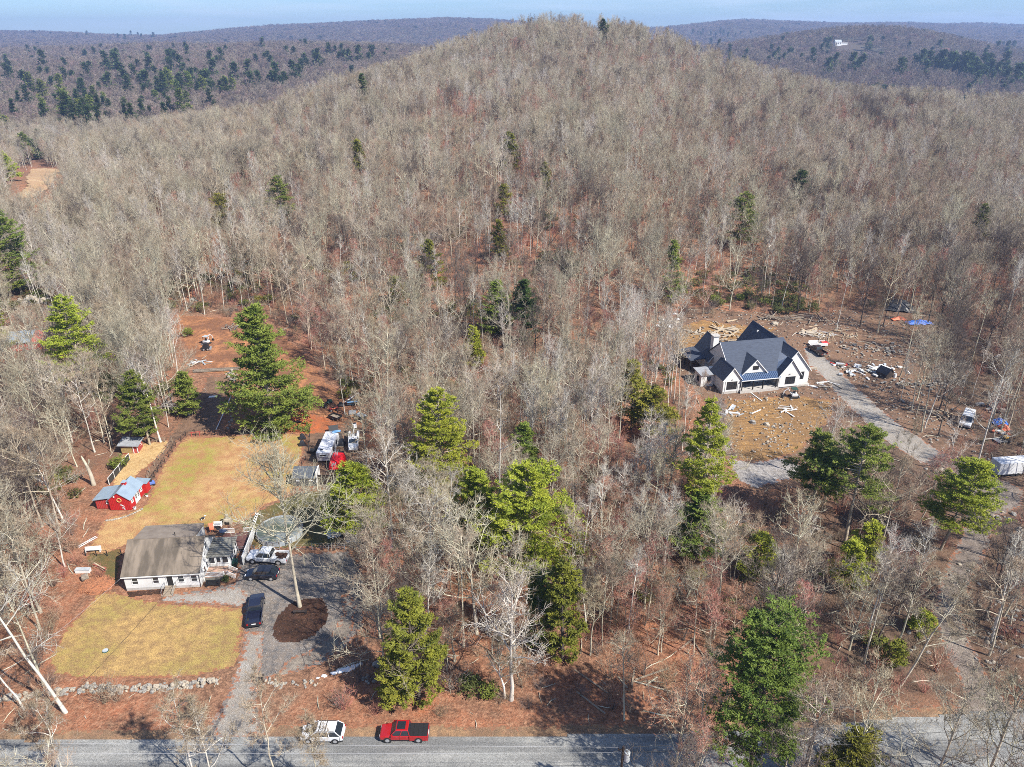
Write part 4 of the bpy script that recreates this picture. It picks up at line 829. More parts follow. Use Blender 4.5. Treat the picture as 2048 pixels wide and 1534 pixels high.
scatter('undergrowth', CU, np.stack([Xu, Yu, Zu], -1), Iu, (r.uniform(0.55, 1.1, len(Xu)) + 0.9 * r.uniform(0, 1, len(Xu)) ** 3)[:, None] * np.where(Iu[:, None] > 3, np.array([[1.25, 1.25, 1.1]]), np.array([[1, 1, 1.25]])), r.uniform(0, 6.28, len(Xu)), 0.1, label='leafless brush and low evergreen shrubs on the wood floor')
# sticks and stones too many to count
CS = bpy.data.collections.new('stick_sources')
for i in range(4):
    g_ = Geo(); rg = np.random.default_rng(700 + i); L_ = (0.9, 1.6, 2.6, 4.0)[i]; P_ = np.array([(-L_ / 2, 0, .08), (0, rg.normal(0, .1) * L_, .14), (L_ / 2, rg.normal(0, .1) * L_, .1)]); g_.tube(P_, np.array([.03, .045, .02]) * (1 + i * .45), 4)
    for q_ in range(3): a_ = rg.uniform(-.8, .8); c_ = P_[1] + (P_[2] - P_[1]) * rg.uniform(0, .8); g_.tube([c_, c_ + np.array([math.cos(a_), math.sin(a_), .15]) * L_ * .28], [.02, .008], 3)
    solo(CS, 'stick_%02d' % i, g_.mesh('stick'), mb_grey)
xs, ys = jitter_field(62, 330, 2.6, seed=21); ks = ~clearing(xs, ys, 1.0); xs, ys = xs[ks], ys[ks]; zs = height(xs, ys); ks = in_view(xs, ys, zs, 1, 20) & (np.random.default_rng(22).uniform(0, 1, len(xs)) < 0.34); xs, ys, zs = xs[ks], ys[ks], zs[ks]
rs = np.random.default_rng(23); scatter('fallen_sticks', CS, np.stack([xs, ys, zs], -1), rs.integers(0, 4, len(xs)), np.repeat(rs.uniform(.5, 1.1, (len(xs), 1)), 3, 1), rs.uniform(0, 6.28, len(xs)), .03, label='small dead sticks strewn over the leaf litter')
# the valley and the ridges beyond
def farwood(name, y0, y1, sp, sc, seed, label, tmax=0.8):
    x, y = jitter_field(y0, y1, sp, tmax, seed); z = height(x, y); k = in_view(x, y, z, 12, 60); x, y, z = x[k], y[k], z[k]; k = facing(x, y, z) & ~clearing(x, y, 6); x, y, z = x[k], y[k], z[k]
    rr = np.random.default_rng(seed); q = rr.uniform(0, 1, len(x)); red = fbm(x, y, 200, seed, 3)
    I = np.where(q < 0.35, 0, np.where(q < 0.62, 1, np.where(q < 0.62 + 0.2 + 0.12 * red, 2, 3))); cn = fbm(x, y, 110, seed + 5, 3); I = np.where((cn > 0.62) & (rr.uniform(0, 1, len(x)) < 0.55), 4, I); I = np.where(rr.uniform(0, 1, len(x)) < 0.006, 4, I)
    s = rr.uniform(0.8, 1.25, (len(x), 1)) * sc; s = np.concatenate([s, s, s * (0.9 if sc > 1.5 else 1)], 1); s[:, 2] /= max(1, sc * 0.75)
    scatter(name, CF, np.stack([x, y, z], -1), I, s, rr.uniform(0, 6.28, len(x)), 0.04, label=label); print(name, len(x))
farwood('valley_woods', 790, 1500, 8.0, 1.25, 12, 'leafless wood in the valley behind the hill')
farwood('middle_ridge_woods', 1500, 2500, 13.0, 1.9, 13, 'purplish brown wood on the low ridge beyond the valley')
farwood('far_ridge_woods', 2600, 5200, 26.0, 3.4, 14, 'blue hazy wood on the farthest ridge')
# evergreens of the valley, each its own tree
FC = [(60, 105), (0, 190), (85, 300), (60, 320), (28, 165), (25, 145), (75, 108), (62, 110), (95, 145), (135, 145), (185, 150), (232, 132), (300, 132), (350, 100), (365, 150), (70, 195), (90, 200), (180, 168), (205, 195), (195, 205), (225, 190), (165, 195), (250, 175), (262, 198), (272, 195), (258, 185), (285, 180), (300, 190), (315, 165), (305, 155), (322, 198), (335, 195), (345, 185), (360, 200), (370, 198), (385, 195), (400, 200), (420, 185), (432, 165), (445, 198), (458, 200), (470, 195), (475, 175), (505, 185), (520, 180), (540, 178), (555, 172), (590, 168), (602, 165), (515, 132), (545, 142), (575, 112), (590, 118), (660, 112), (672, 112), (690, 130), (640, 145), (720, 132), (745, 125), (770, 118), (775, 108), (740, 130),
      (120, 225), (150, 230), (140, 245), (170, 250), (190, 245), (215, 232), (225, 238), (205, 240), (180, 260), (140, 262), (115, 215), (130, 205), (335, 215), (312, 210), (380, 225),
      (1535, 128), (1545, 125), (1555, 130), (1565, 125), (1575, 118), (1582, 110), (1600, 122), (1625, 105), (1640, 108), (1650, 105), (1655, 98), (1700, 148), (1710, 150), (1720, 145), (1715, 140), (1742, 88), (1815, 98), (1825, 122), (1860, 108),
      (1385, 62), (1395, 65), (1405, 60), (1420, 70), (1430, 72), (1445, 68), (1455, 72), (1470, 70), (1480, 66), (1500, 66), (1440, 60), (1400, 70)]
rr = np.random.default_rng(5)
for _ in range(75): FC.append((rr.uniform(0, 430), rr.uniform(105, 275)))
for _ in range(22): FC.append((rr.uniform(430, 800), rr.uniform(95, 165)))
for _ in range(26): FC.append((rr.uniform(1420, 2040), rr.uniform(85, 160)))
for cxx, cyy, nn, sx, sy in ((1860, 145, 16, 45, 4), (1930, 155, 20, 60, 8), (1990, 165, 24, 55, 10), (1960, 148, 12, 80, 5), (560, 178, 6, 25, 3), (380, 190, 14, 70, 10), (240, 70, 10, 90, 4), (2010, 95, 8, 25, 5)):
    for _ in range(nn): FC.append((cxx + rr.normal(0, sx * 0.6), cyy + rr.normal(0, sy * 0.8)))
nfc = 0; FG = {}
for u, v in FC:
    if not (-20 < u < 2080): continue
    x, y, z = G(u, v + 10)
    if y < 560: continue
    reg = 'right hand valley' if u > 1300 and y < 1600 else ('far blue ridge' if y > 2400 else ('left valley' if u < 1000 else 'right hand hill')); band = int((v - 85) / 14) if u < 1000 else int((v - 60) / 12)
    FG.setdefault((reg, band), []).append((u, v, x, y, z))
FC2 = []
for reg in sorted(set(k_[0] for k_ in FG)):
    bands = sorted(k_[1] for k_ in FG if k_[0] == reg)
    for bi, bnd in enumerate(bands):
        row = sorted(FG[(reg, bnd)])
        for i_, q_ in enumerate(row): FC2.append((*q_, 'conifer %s from left in the %s row down of the %s' % (ordw(i_ + 1), ordw(bi + 1), reg)))
for u, v, x, y, z, lab in FC2:
    s = rr.uniform(0.8, 1.35) * (1 + min(0.8, y / 3500))
    place_tree(FARCON if y > 1100 else CON[int(rr.integers(0, 3))], 'conifer_tree', x, y, lab, 'conifer', 'dark conifers of the valley and ridges', s=s * (1.5 if y < 1500 else 1.1), rz=rr.uniform(0, 6.28), z=z); nfc += 1
print('far conifers', nfc)
# ------------------------------------------------------------------ mesh building for made things
class MB:
    def __init__(s): s.v = []; s.f = []
    def add(s, vs, fs):
        b = len(s.v); s.v += [tuple(map(float, p)) for p in vs]; s.f += [tuple(i + b for i in f) for f in fs]; return s
    def box(s, x0, x1, y0, y1, z0, z1, rz=0, piv=None):
        P = [(x0, y0, z0), (x1, y0, z0), (x1, y1, z0), (x0, y1, z0), (x0, y0, z1), (x1, y0, z1), (x1, y1, z1), (x0, y1, z1)]
        if rz:
            cx_, cy_ = piv or ((x0 + x1) / 2, (y0 + y1) / 2); c, sn = math.cos(rz), math.sin(rz)
            P = [(cx_ + (x - cx_) * c - (y - cy_) * sn, cy_ + (x - cx_) * sn + (y - cy_) * c, z) for x, y, z in P]
        return s.add(P, [(0, 3, 2, 1), (4, 5, 6, 7), (0, 1, 5, 4), (1, 2, 6, 5), (2, 3, 7, 6), (3, 0, 4, 7)])
    def hexa(s, P): return s.add(P, [(0, 3, 2, 1), (4, 5, 6, 7), (0, 1, 5, 4), (1, 2, 6, 5), (2, 3, 7, 6), (3, 0, 4, 7)])
    def slab(s, quad, th):
        """quad of 4 points (counter-clockwise from outside) thickened downwards along its normal"""
        q = [Vector(p) for p in quad]; n = (q[1] - q[0]).cross(q[3] - q[0]).normalized()
        lo = [p - n * th for p in q]; return s.hexa([*lo, *q])
    def tri_prism(s, a, b, c, d): # triangle a b c extruded by vector d
        a, b, c, d = map(Vector, (a, b, c, d)); return s.add([a, b, c, a + d, b + d, c + d], [(0, 1, 2), (3, 5, 4), (0, 3, 4, 1), (1, 4, 5, 2), (2, 5, 3, 0)])
    def cyl(s, p0, p1, r0, r1=None, k=8, cap=True):
        r1 = r0 if r1 is None else r1; p0, p1 = Vector(p0), Vector(p1); d = (p1 - p0).normalized(); u = d.orthogonal().normalized(); w = d.cross(u); b = []
        for p, r_ in ((p0, r0), (p1, r1)): b += [p + (u * math.cos(t * 2 * math.pi / k) + w * math.sin(t * 2 * math.pi / k)) * r_ for t in range(k)]
        fs = [(i, (i + 1) % k, (i + 1) % k + k, i + k) for i in range(k)]
        if cap: fs += [tuple(range(k - 1, -1, -1)), tuple(range(k, 2 * k))]
        return s.add(b, fs)
    def ring(s, c, R0, r_, n=16, k=5, axis='y'):
        P = []
        for i in range(n):
            a = i / n * 2 * math.pi
            for j in range(k):
                t = j / k * 2 * math.pi; rr = R0 + r_ * math.cos(t); q = (rr * math.cos(a), r_ * math.sin(t), rr * math.sin(a)) if axis == 'y' else (rr * math.cos(a), rr * math.sin(a), r_ * math.sin(t))
                P.append((c[0] + q[0], c[1] + q[1], c[2] + q[2]))
        return s.add(P, [(i * k + j, ((i + 1) % n) * k + j, ((i + 1) % n) * k + (j + 1) % k, i * k + (j + 1) % k) for i in range(n) for j in range(k)])
    def blob(s, c, r3, seed=0, n=7, m=5, wob=0.18, zmin=None):
        r = random.Random(seed); P = [(c[0], c[1], c[2] - r3[2])]
        for i in range(1, m):
            ph = math.pi * i / m
            for j in range(n):
                a = 2 * math.pi * (j + 0.5 * (i % 2)) / n; w = 1 + r.uniform(-wob, wob)
                P.append((c[0] + r3[0] * math.sin(ph) * math.cos(a) * w, c[1] + r3[1] * math.sin(ph) * math.sin(a) * w, c[2] - r3[2] * math.cos(ph) * w))
        P.append((c[0], c[1], c[2] + r3[2]))
        if zmin is not None: P = [(x, y, max(z, zmin)) for x, y, z in P]
        F = [(0, 1 + (j + 1) % n, 1 + j) for j in range(n)]
        for i in range(m - 2): F += [(1 + i * n + j, 1 + i * n + (j + 1) % n, 1 + (i + 1) * n + (j + 1) % n, 1 + (i + 1) * n + j) for j in range(n)]
        L = len(P) - 1; F += [(1 + (m - 2) * n + j, 1 + (m - 2) * n + (j + 1) % n, L) for j in range(n)]
        return s.add(P, F)
    def build(s, name, mat, parent=None, bevel=0, smooth=False, label=None, kind=None):
        me = bpy.data.meshes.new(name); me.from_pydata(s.v, [], s.f); me.validate(); o = link(name, me, parent, mat)
        if bevel:
            md = o.modifiers.new('edge', 'BEVEL'); md.width = bevel; md.segments = 2; md.limit_method = 'ANGLE'; md.angle_limit = R(25)
        if smooth: me.polygons.foreach_set('use_smooth', np.ones(len(me.polygons), dtype=bool))
        if label: o['label'] = label
        if kind: o['kind'] = kind
        return o
def at(u, v, z=None):
    x, y, zz = G0(u, v); return (x, y, zz if z is None else z)
def ang(p, q): return math.atan2(q[1] - p[1], q[0] - p[0])
def pp(me_name, mb, mat): me = bpy.data.meshes.new(me_name); me.from_pydata(mb.v, [], mb.f); me.materials.append(mat); return me

m_white = M('white_siding', (0.66, 0.66, 0.645), 0.6, (0.58, 0.58, 0.56), 0.5); m_whitep = M('white_paint', (0.68, 0.68, 0.66), 0.45)
m_trim = M('white_trim', (0.70, 0.70, 0.68), 0.4); m_found = M('concrete_foundation', (0.48, 0.45, 0.41), 0.9, (0.36, 0.34, 0.31), 2)
m_roofb = M('brown_shingles', (0.21, 0.17, 0.13), 0.95, (0.095, 0.078, 0.06), 0.45, bump=0.3, detail=9, lo=0.38, hi=0.60, vscale=(1.6, .5, .5)); m_roofl = M('tan_shingles', (0.24, 0.20, 0.16), 0.95, (0.18, 0.145, 0.115), 0.8, bump=0.3)
m_roofg = M('grey_panel_roof', (0.22, 0.215, 0.185), 0.8, (0.15, 0.145, 0.125), 0.9); m_roofn = M('charcoal_shingles', (0.062, 0.076, 0.105), 0.85, (0.044, 0.054, 0.078), 1.5, bump=0.3, vscale=(0.6, 2.4, 2.4), detail=6)
m_seam = M('blue_grey_standing_seam', (0.13, 0.19, 0.30), 0.32, metal=0.55); m_glass = M('window_glass', (0.018, 0.024, 0.032), 0.06, spec=0.9); m_blackf = M('black_frame', (0.018, 0.018, 0.018), 0.4)
m_barn = M('barn_red', (0.47, 0.018, 0.018), 0.65, (0.36, 0.014, 0.014), 2.0); m_barnd = M('faded_red_boards', (0.42, 0.07, 0.055), 0.8, (0.30, 0.05, 0.04), 2.5)
m_galv = M('galvanised_roof', (0.36, 0.45, 0.52), 0.38, (0.29, 0.37, 0.44), 0.7, metal=0.35); m_greyroof = M('weathered_grey_roof', (0.30, 0.31, 0.33), 0.8, (0.22, 0.23, 0.24), 1.5)
m_wood = M('weathered_wood', (0.33, 0.27, 0.20), 0.85, (0.22, 0.175, 0.13), 3, vscale=(1, 6, 1)); m_woodn = M('new_lumber', (0.50, 0.40, 0.27), 0.8, (0.38, 0.30, 0.20), 3); m_log = M('log_bark', (0.26, 0.215, 0.17), 0.95, (0.13, 0.105, 0.08), 4)
m_deck = M('brown_deck_boards', (0.135, 0.060, 0.050), 0.8, (0.09, 0.042, 0.035), 2); m_pink = M('pinkish_deck', (0.46, 0.28, 0.22), 0.85, (0.30, 0.22, 0.15), 1.5)
m_blk = M('black_plastic', (0.02, 0.02, 0.021), 0.5); m_dk = M('dark_brown_wood', (0.045, 0.032, 0.026), 0.7, (0.03, 0.022, 0.018), 3); m_tyre = M('tyre_rubber', (0.02, 0.02, 0.02), 0.9)
m_rim = M('alloy_rim', (0.55, 0.55, 0.56), 0.35, metal=0.6); m_carw = M('white_car_paint', (0.62, 0.63, 0.64), 0.25, coat=0.6); m_carr = M('red_car_paint', (0.34, 0.010, 0.012), 0.22, coat=0.9)
m_carb = M('black_car_paint', (0.012, 0.012, 0.018), 0.18, coat=0.9); m_carn = M('navy_black_car_paint', (0.012, 0.014, 0.030), 0.2, coat=0.9); m_cara = M('blue_paint', (0.12, 0.26, 0.45), 0.4)
m_light = M('headlamp_glass', (0.75, 0.76, 0.78), 0.1, spec=0.9); m_tail = M('tail_lamp', (0.35, 0.01, 0.01), 0.2); m_chrome = M('bright_metal', (0.6, 0.6, 0.6), 0.25, metal=0.9)
m_stone = M('field_stone', (0.34, 0.32, 0.285), 0.95, (0.18, 0.165, 0.145), 1.6, bump=0.4); m_stoneb = M('tan_stone', (0.44, 0.385, 0.30), 0.95, (0.25, 0.21, 0.16), 1.4, bump=0.4)
m_blue = M('blue_tarp', (0.03, 0.12, 0.55), 0.45, (0.05, 0.20, 0.62), 3, bump=0.6); m_redt = M('red_tarp', (0.58, 0.010, 0.018), 0.5, (0.48, 0.008, 0.012), 1.0, bump=0.4); m_orange = M('orange_sheet', (0.72, 0.20, 0.10), 0.6)
m_blackt = M('black_tarp', (0.028, 0.030, 0.036), 0.4, (0.016, 0.017, 0.02), 1.5, bump=0.8); m_grey = M('grey_metal', (0.36, 0.37, 0.38), 0.45, metal=0.4); m_ply = M('plywood', (0.46, 0.39, 0.30), 0.85, (0.33, 0.275, 0.205), 2)
m_green = M('dark_green_plastic', (0.015, 0.06, 0.045), 0.5); m_water = M('pool_cover_water', (0.07, 0.085, 0.06), 0.12, (0.17, 0.19, 0.185), 0.35, spec=0.8, lo=0.45, hi=0.6); m_poolw = M('pool_wall_pale', (0.46, 0.48, 0.48), 0.6, (0.26, 0.30, 0.33), 0.8)
m_mesh = M('wire_mesh_dark', (0.035, 0.035, 0.033), 0.7); m_yel = M('warm_wreath', (0.70, 0.38, 0.14), 0.8); m_hair = M('straw_panel', (0.36, 0.26, 0.10), 0.9, (0.22, 0.15, 0.06), 3)

def window(parent, c, w, h, ax, nrm, frame=None, pane=None, cols=2, rows=2, name='window', fw=0.09):
    """framed window centred at c; ax = horizontal unit vector in the wall, nrm = outward normal"""
    c, ax, nrm = Vector(c), Vector(ax).normalized(), Vector(nrm).normalized(); up = nrm.cross(ax).normalized()
    if up.z < 0: up = -up
    def bar(mb, u0, u1, v0, v1, d0, d1): mb.hexa([c + ax * a + up * b + nrm * d for d in (d0,) for a, b in ((u0, v0), (u1, v0), (u1, v1), (u0, v1))] + [c + ax * a + up * b + nrm * d1 for a, b in ((u0, v0), (u1, v0), (u1, v1), (u0, v1))])
    f = MB(); H_, W_ = h / 2, w / 2
    bar(f, -W_ - fw, W_ + fw, H_, H_ + fw, 0, 0.07); bar(f, -W_ - fw, W_ + fw, -H_ - fw, -H_, 0, 0.09); bar(f, -W_ - fw, -W_, -H_, H_, 0, 0.07); bar(f, W_, W_ + fw, -H_, H_, 0, 0.07)
    for i in range(1, cols): bar(f, -W_ + w * i / cols - 0.025, -W_ + w * i / cols + 0.025, -H_, H_, 0.02, 0.055)
    for i in range(1, rows): bar(f, -W_, W_, -H_ + h * i / rows - 0.025, -H_ + h * i / rows + 0.025, 0.02, 0.058)
    o = f.build(name, frame or m_trim, parent); g = MB(); bar(g, -W_, W_, -H_, H_, 0.005, 0.03); g.build('pane', pane or m_glass, o); return o
def wheels(root, xs, w, r_, wd=0.22, rim=None):
    for x in xs:
        for s in (-1, 1):
            t = MB().cyl((x, s * (w - wd), r_), (x, s * w, r_), r_, k=16).build('wheel', m_tyre, root); MB().cyl((x, s * (w - 0.02), r_), (x, s * (w + 0.012), r_), r_ * 0.62, k=12).build('rim', rim or m_rim, t)
def loft(mb, st):
    """st: list of stations (x, [(y,z)...]) closed rings with same count"""
    k = len(st[0][1]); b = [(x, y, z) for x, ring in st for y, z in ring]; F = []
    for i in range(len(st) - 1): F += [(i * k + j, i * k + (j + 1) % k, (i + 1) * k + (j + 1) % k, (i + 1) * k + j) for j in range(k)]
    F += [tuple(range(k - 1, -1, -1)), tuple(range((len(st) - 1) * k, len(st) * k))]; return mb.add(b, F)
def vehicle(kind, loc, rz, label, cat, paint, scale=1.0, cover=None, bedload=None, rim=None, rack=False, group=None, name=None):
    """x forward. kinds: pickup, suv, hatch, van"""
    root = empty(name or {'pickup': 'pickup_truck', 'suv': 'parked_car', 'hatch': 'parked_car', 'van': 'parked_van'}[kind], loc, rz, label, cat, group); root.scale = (scale,) * 3
    L = {'pickup': 5.8, 'suv': 4.6, 'hatch': 4.4, 'van': 4.9}[kind]; W = {'pickup': 0.98, 'suv': 0.91, 'hatch': 0.89, 'van': 0.98}[kind]
    zb = 0.42 if kind == 'pickup' else 0.32; belt = {'pickup': 1.18, 'suv': 1.0, 'hatch': 0.94, 'van': 1.15}[kind]; top = {'pickup': 1.88, 'suv': 1.62, 'hatch': 1.48, 'van': 2.2}[kind]
    def ring(w, z0, z1, ch=0.10): return [(-w * 0.94, z0), (-w, z0 + 0.18), (-w, z1 - ch), (-w * 0.93, z1), (w * 0.93, z1), (w, z1 - ch), (w, z0 + 0.18), (w * 0.94, z0)]
    hx = L / 2
    if kind == 'pickup':
        hood = [(hx, .86, .55, 0.92), (hx - .12, .96, zb, 1.04), (hx - .9, 1, zb, 1.13), (hx - 1.55, 1, zb, 1.18)]; cab = (hx - 1.30, hx - 1.95, -0.55, -0.72); end = -0.62
        st = [(x, ring(W * a, z0, z1)) for x, a, z0, z1 in hood] + [(end, ring(W, zb, 1.18))]
    elif kind == 'van':
        st = [(x, ring(W * a, z0, z1)) for x, a, z0, z1 in [(hx, .88, .5, 0.85), (hx - .15, .97, zb, 1.0), (hx - .75, 1, zb, 1.12), (hx - 1.0, 1, zb, 1.15), (-hx + .1, 1, zb, 1.15), (-hx, .97, .45, 1.1)]]; cab = (hx - .75, hx - 1.35, -hx + .25, -hx + .08)
    else:
        hb = belt - 0.02; st = [(x, ring(W * a, z0, z1)) for x, a, z0, z1 in [(hx, .80, .45, .66), (hx - .12, .93, zb, .80), (hx - .6, 1, zb, .90), (hx - 1.15, 1, zb, hb), (-hx + .5, 1, zb, belt), (-hx + .1, .95, zb + .05, belt - .04), (-hx, .86, .5, belt - .15)]]
        cab = (hx - .98, hx - 1.75, -hx + .80, -hx + .2)
    loft(MB(), st).build('body', paint, root, bevel=0.07)
    a, bx, c, d = cab; wt = W * (0.80 if kind != 'van' else 0.88); wb_ = W * 0.955
    cb = belt if kind != 'pickup' else 1.18
    if kind == 'van': cb = 1.15
    rf0 = bx; rf1 = c
    Pb = [(d, -wb_, cb - .02), (a, -wb_, cb - .02), (a, wb_, cb - .02), (d, wb_, cb - .02)]; Pt = [(rf1, -wt, top - .04), (rf0, -wt, top - .04), (rf0, wt, top - .04), (rf1, wt, top - .04)]
    g = MB().hexa(Pb + Pt).build('cabin', m_glass if kind != 'van' else paint, root, bevel=0.04)
    # roof panel and pillars over the glass
    rfm = MB().hexa([(rf1 - .02, -wt - .02, top - .07), (rf0 + .03, -wt - .02, top - .07), (rf0 + .03, wt + .02, top - .07), (rf1 - .02, wt + .02, top - .07), (rf1 + .06, -wt + .06, top + .02), (rf0 - .06, -wt + .06, top + .02), (rf0 - .06, wt - .06, top + .02), (rf1 + .06, wt - .06, top + .02)])
    rfo = rfm.build('roof', paint, root, bevel=0.04)
    def lerp(p, q, t): return tuple(p[i] + (q[i] - p[i]) * t for i in range(3))
    if kind != 'van':
        fr = (0.0, 0.5, 1.0) if kind == 'pickup' else (0.0, 0.36, 0.68, 1.0)
        for sgn, (p0, p1, q0, q1) in ((-1, (Pb[0], Pb[1], Pt[0], Pt[1])), (1, (Pb[3], Pb[2], Pt[3], Pt[2]))):
            pm = MB()
            for t in fr:
                b0 = lerp(p0, p1, t); t0 = lerp(q0, q1, t); pm.cyl((b0[0], b0[1] + sgn * .012, b0[2]), (t0[0], t0[1] + sgn * .012, t0[2]), 0.05, k=4)
            pm.build('pillars', paint, root)
    else:
        for s in (-1, 1): window(root, (a - 0.75, s * (wb_ + wt) / 2 * 1.0, (cb + top) / 2 + .05), 0.8, 0.5, (1, 0, 0), (0, s, 0.1), m_blackf, m_glass, 1, 1, 'side_window', 0.03)
        ws = MB().slab([(a - .06, -wb_ * .9, cb + .12), (a - .06, wb_ * .9, cb + .12), (bx + .08, wt * .9, top - .16), (bx + .08, -wt * .9, top - .16)], -0.05).build('windscreen', m_glass, root)
    if kind == 'pickup':
        x0, x1 = -hx, end - .06
        bd = MB().box(x0, x1, -W, -W + .09, zb, 1.14).box(x0, x1, W - .09, W, zb, 1.14).box(x0, x0 + .08, -W + .09, W - .09, zb + .1, 1.12).box(x1 - .08, x1, -W + .09, W - .09, zb, 1.14).box(x0 + .08, x1 - .08, -W + .09, W - .09, zb, .72)
        bd.build('truck_bed', paint, root, bevel=0.015)
        if cover:
            tc_ = MB().box(x0 + .06, x1 - .04, -W + .07, W - .07, 1.12, 1.17).build('bed_cover', cover, root)
            for i in range(1, 4): MB().box(x0 + .06 + (x1 - x0) * i / 4 - .015, x0 + .06 + (x1 - x0) * i / 4 + .015, -W + .08, W - .08, 1.17, 1.19).build('cover_seam', m_blk, tc_)
        if bedload:
            for i in range(14): b_ = MB().blob((random.uniform(x0 + .4, x1 - .4), random.uniform(-.6, .6), .85), (.3, .25, .2), i); b_.build('load', bedload, root)
        wheels(root, (hx - .95, -hx + 1.15), W, 0.41, 0.26, rim)
        MB().box(-hx - .1, -hx, -W * .9, W * .9, .5, .68).build('rear_bumper', m_chrome if paint is not m_carn else m_blk, root)
        if paint is m_carr: MB().box(bx - 1.15, bx - .15, -wt * .7, wt * .7, top + .021, top + .035).build('sunroof', m_glass, root)
    else: wheels(root, (hx - .85, -hx + .85), W, 0.34, 0.2, rim)
    for s in (-1, 1):
        MB().box(hx - .16, hx - .01 if kind != 'pickup' else hx + .005, s * W * .62 - .17, s * W * .62 + .17, .66 if kind != 'van' else .72, .80 if kind != 'pickup' else .92).build('headlight', m_light, root)
        MB().box(-hx - .012, -hx + .1, s * W * .80 - .1, s * W * .80 + .1, .70, .92).build('tail_light', m_tail, root)
        MB().box(a - .35, a - .15, s * (W + .10) - .09, s * (W + .10) + .09, cb + .02, cb + .18).build('mirror', paint, root)
    zt_ = 1.06 if kind == 'pickup' else belt - .08
    for s in (-1, 1):
        for x in ((a - .05, (a + d) / 2 + .05, d + .12) if kind != 'van' else (a - .1, a - 1.1)): MB().box(x - .012, x + .012, s * W - .004, s * W + .006, zb + .12, zt_).build('door_seam', m_blk, root)
        for x in ((a + d) / 2 + .3, d + .32): MB().box(x - .1, x + .1, s * W, s * W + .02, zt_ - .16, zt_ - .12).build('door_handle', m_chrome, root)
        for x in ((hx - .95, -hx + 1.15) if kind == 'pickup' else (hx - .85, -hx + .85)):
            rw_ = .41 if kind == 'pickup' else .34; MB().cyl((x, s * (W - .05), rw_), (x, s * (W + .004), rw_), rw_ * 1.2, k=16).build('wheel_arch', m_blk, root)
    MB().box(-hx * .98, hx * .97, -W * .93, W * .93, zb - .06, zb + .05).build('sill', m_blk, root)
    MB().box(-hx - .03, -hx + .02, -.26, .26, .74, .86).build('number_plate', m_trim, root)
    MB().box(hx - .06, hx + .03, -W * .55, W * .55, .5, .72).build('grille', m_blk if kind != 'van' else m_grey, root)
    if rack:
        for x in (rf0 - .35, (rf0 + rf1) / 2, ): MB().box(x - .03, x + .03, -wt, wt, top + .03, top + .09).build('roof_bar', m_blk, rfo)
        for s in (-1, 1): MB().box(rf1 + .1, rf0 - .1, s * wt * .92 - .02, s * wt * .92 + .02, top + .0, top + .07).build('roof_rail', m_blk, rfo)
    return root
def gable_roof(parent, x0, x1, y0, y1, ze, zr, axis, mat, ov=0.35, th=0.14, name='roof', ovg=None):
    """ridge along axis over the rectangle; eaves at ze on the wall line"""
    ovg = ov * 0.8 if ovg is None else ovg; mb = MB()
    if axis == 'x':
        c = (y0 + y1) / 2; sl = (zr - ze) / (c - y0); a, b = x0 - ovg, x1 + ovg
        mb.slab([(a, y0 - ov, ze - sl * ov), (b, y0 - ov, ze - sl * ov), (b, c, zr), (a, c, zr)], th); mb.slab([(b, y1 + ov, ze - sl * ov), (a, y1 + ov, ze - sl * ov), (a, c, zr), (b, c, zr)], th)
    else:
        c = (x0 + x1) / 2; sl = (zr - ze) / (c - x0); a, b = y0 - ovg, y1 + ovg
        mb.slab([(x0 - ov, b, ze - sl * ov), (x0 - ov, a, ze - sl * ov), (c, a, zr), (c, b, zr)], th); mb.slab([(x1 + ov, a, ze - sl * ov), (x1 + ov, b, ze - sl * ov), (c, b, zr), (c, a, zr)], th)
    return mb.build(name, mat, parent)
def gable_body(parent, x0, x1, y0, y1, z0, ze, zr, axis, mat, name='wall', drop=0.13):
    mb = MB(); zr = zr - drop; ze2 = ze - drop * 0.4
    if axis == 'x': c = (y0 + y1) / 2; ring = [(y0, z0), (y1, z0), (y1, ze2), (c, zr), (y0, ze2)]; mb.add([(x, y, z) for x in (x0, x1) for y, z in ring], [(4, 3, 2, 1, 0), (5, 6, 7, 8, 9)] + [(i, (i + 1) % 5, (i + 1) % 5 + 5, i + 5) for i in range(5)])
    else: c = (x0 + x1) / 2; ring = [(x0, z0), (x1, z0), (x1, ze2), (c, zr), (x0, ze2)]; mb.add([(x, y, z) for y in (y0, y1) for x, z in ring], [(0, 1, 2, 3, 4), (9, 8, 7, 6, 5)] + [((i + 1) % 5, i, i + 5, (i + 1) % 5 + 5) for i in range(5)])
    return mb.build(name, mat, parent)
def railing(parent, p, q, z, h=0.95, n=None, mat=None, name='railing'):
    p, q = Vector((*p, 0)), Vector((*q, 0)); L = (q - p).length; n = n or max(2, int(L / 0.16)); mb = MB(); d = (q - p) / L; w = Vector((-d.y, d.x, 0)) * 0.03
    for zz in (z + 0.1, z + h): mb.hexa([*[v + Vector((0, 0, zz)) for v in (p - w, q - w, q + w, p + w)], *[v + Vector((0, 0, zz + 0.06)) for v in (p - w, q - w, q + w, p + w)]])
    for i in range(n + 1):
        c = p + (q - p) * i / n; mb.box(c.x - .02, c.x + .02, c.y - .02, c.y + .02, z + .16, z + h)
    return mb.build(name, mat or m_trim, parent)
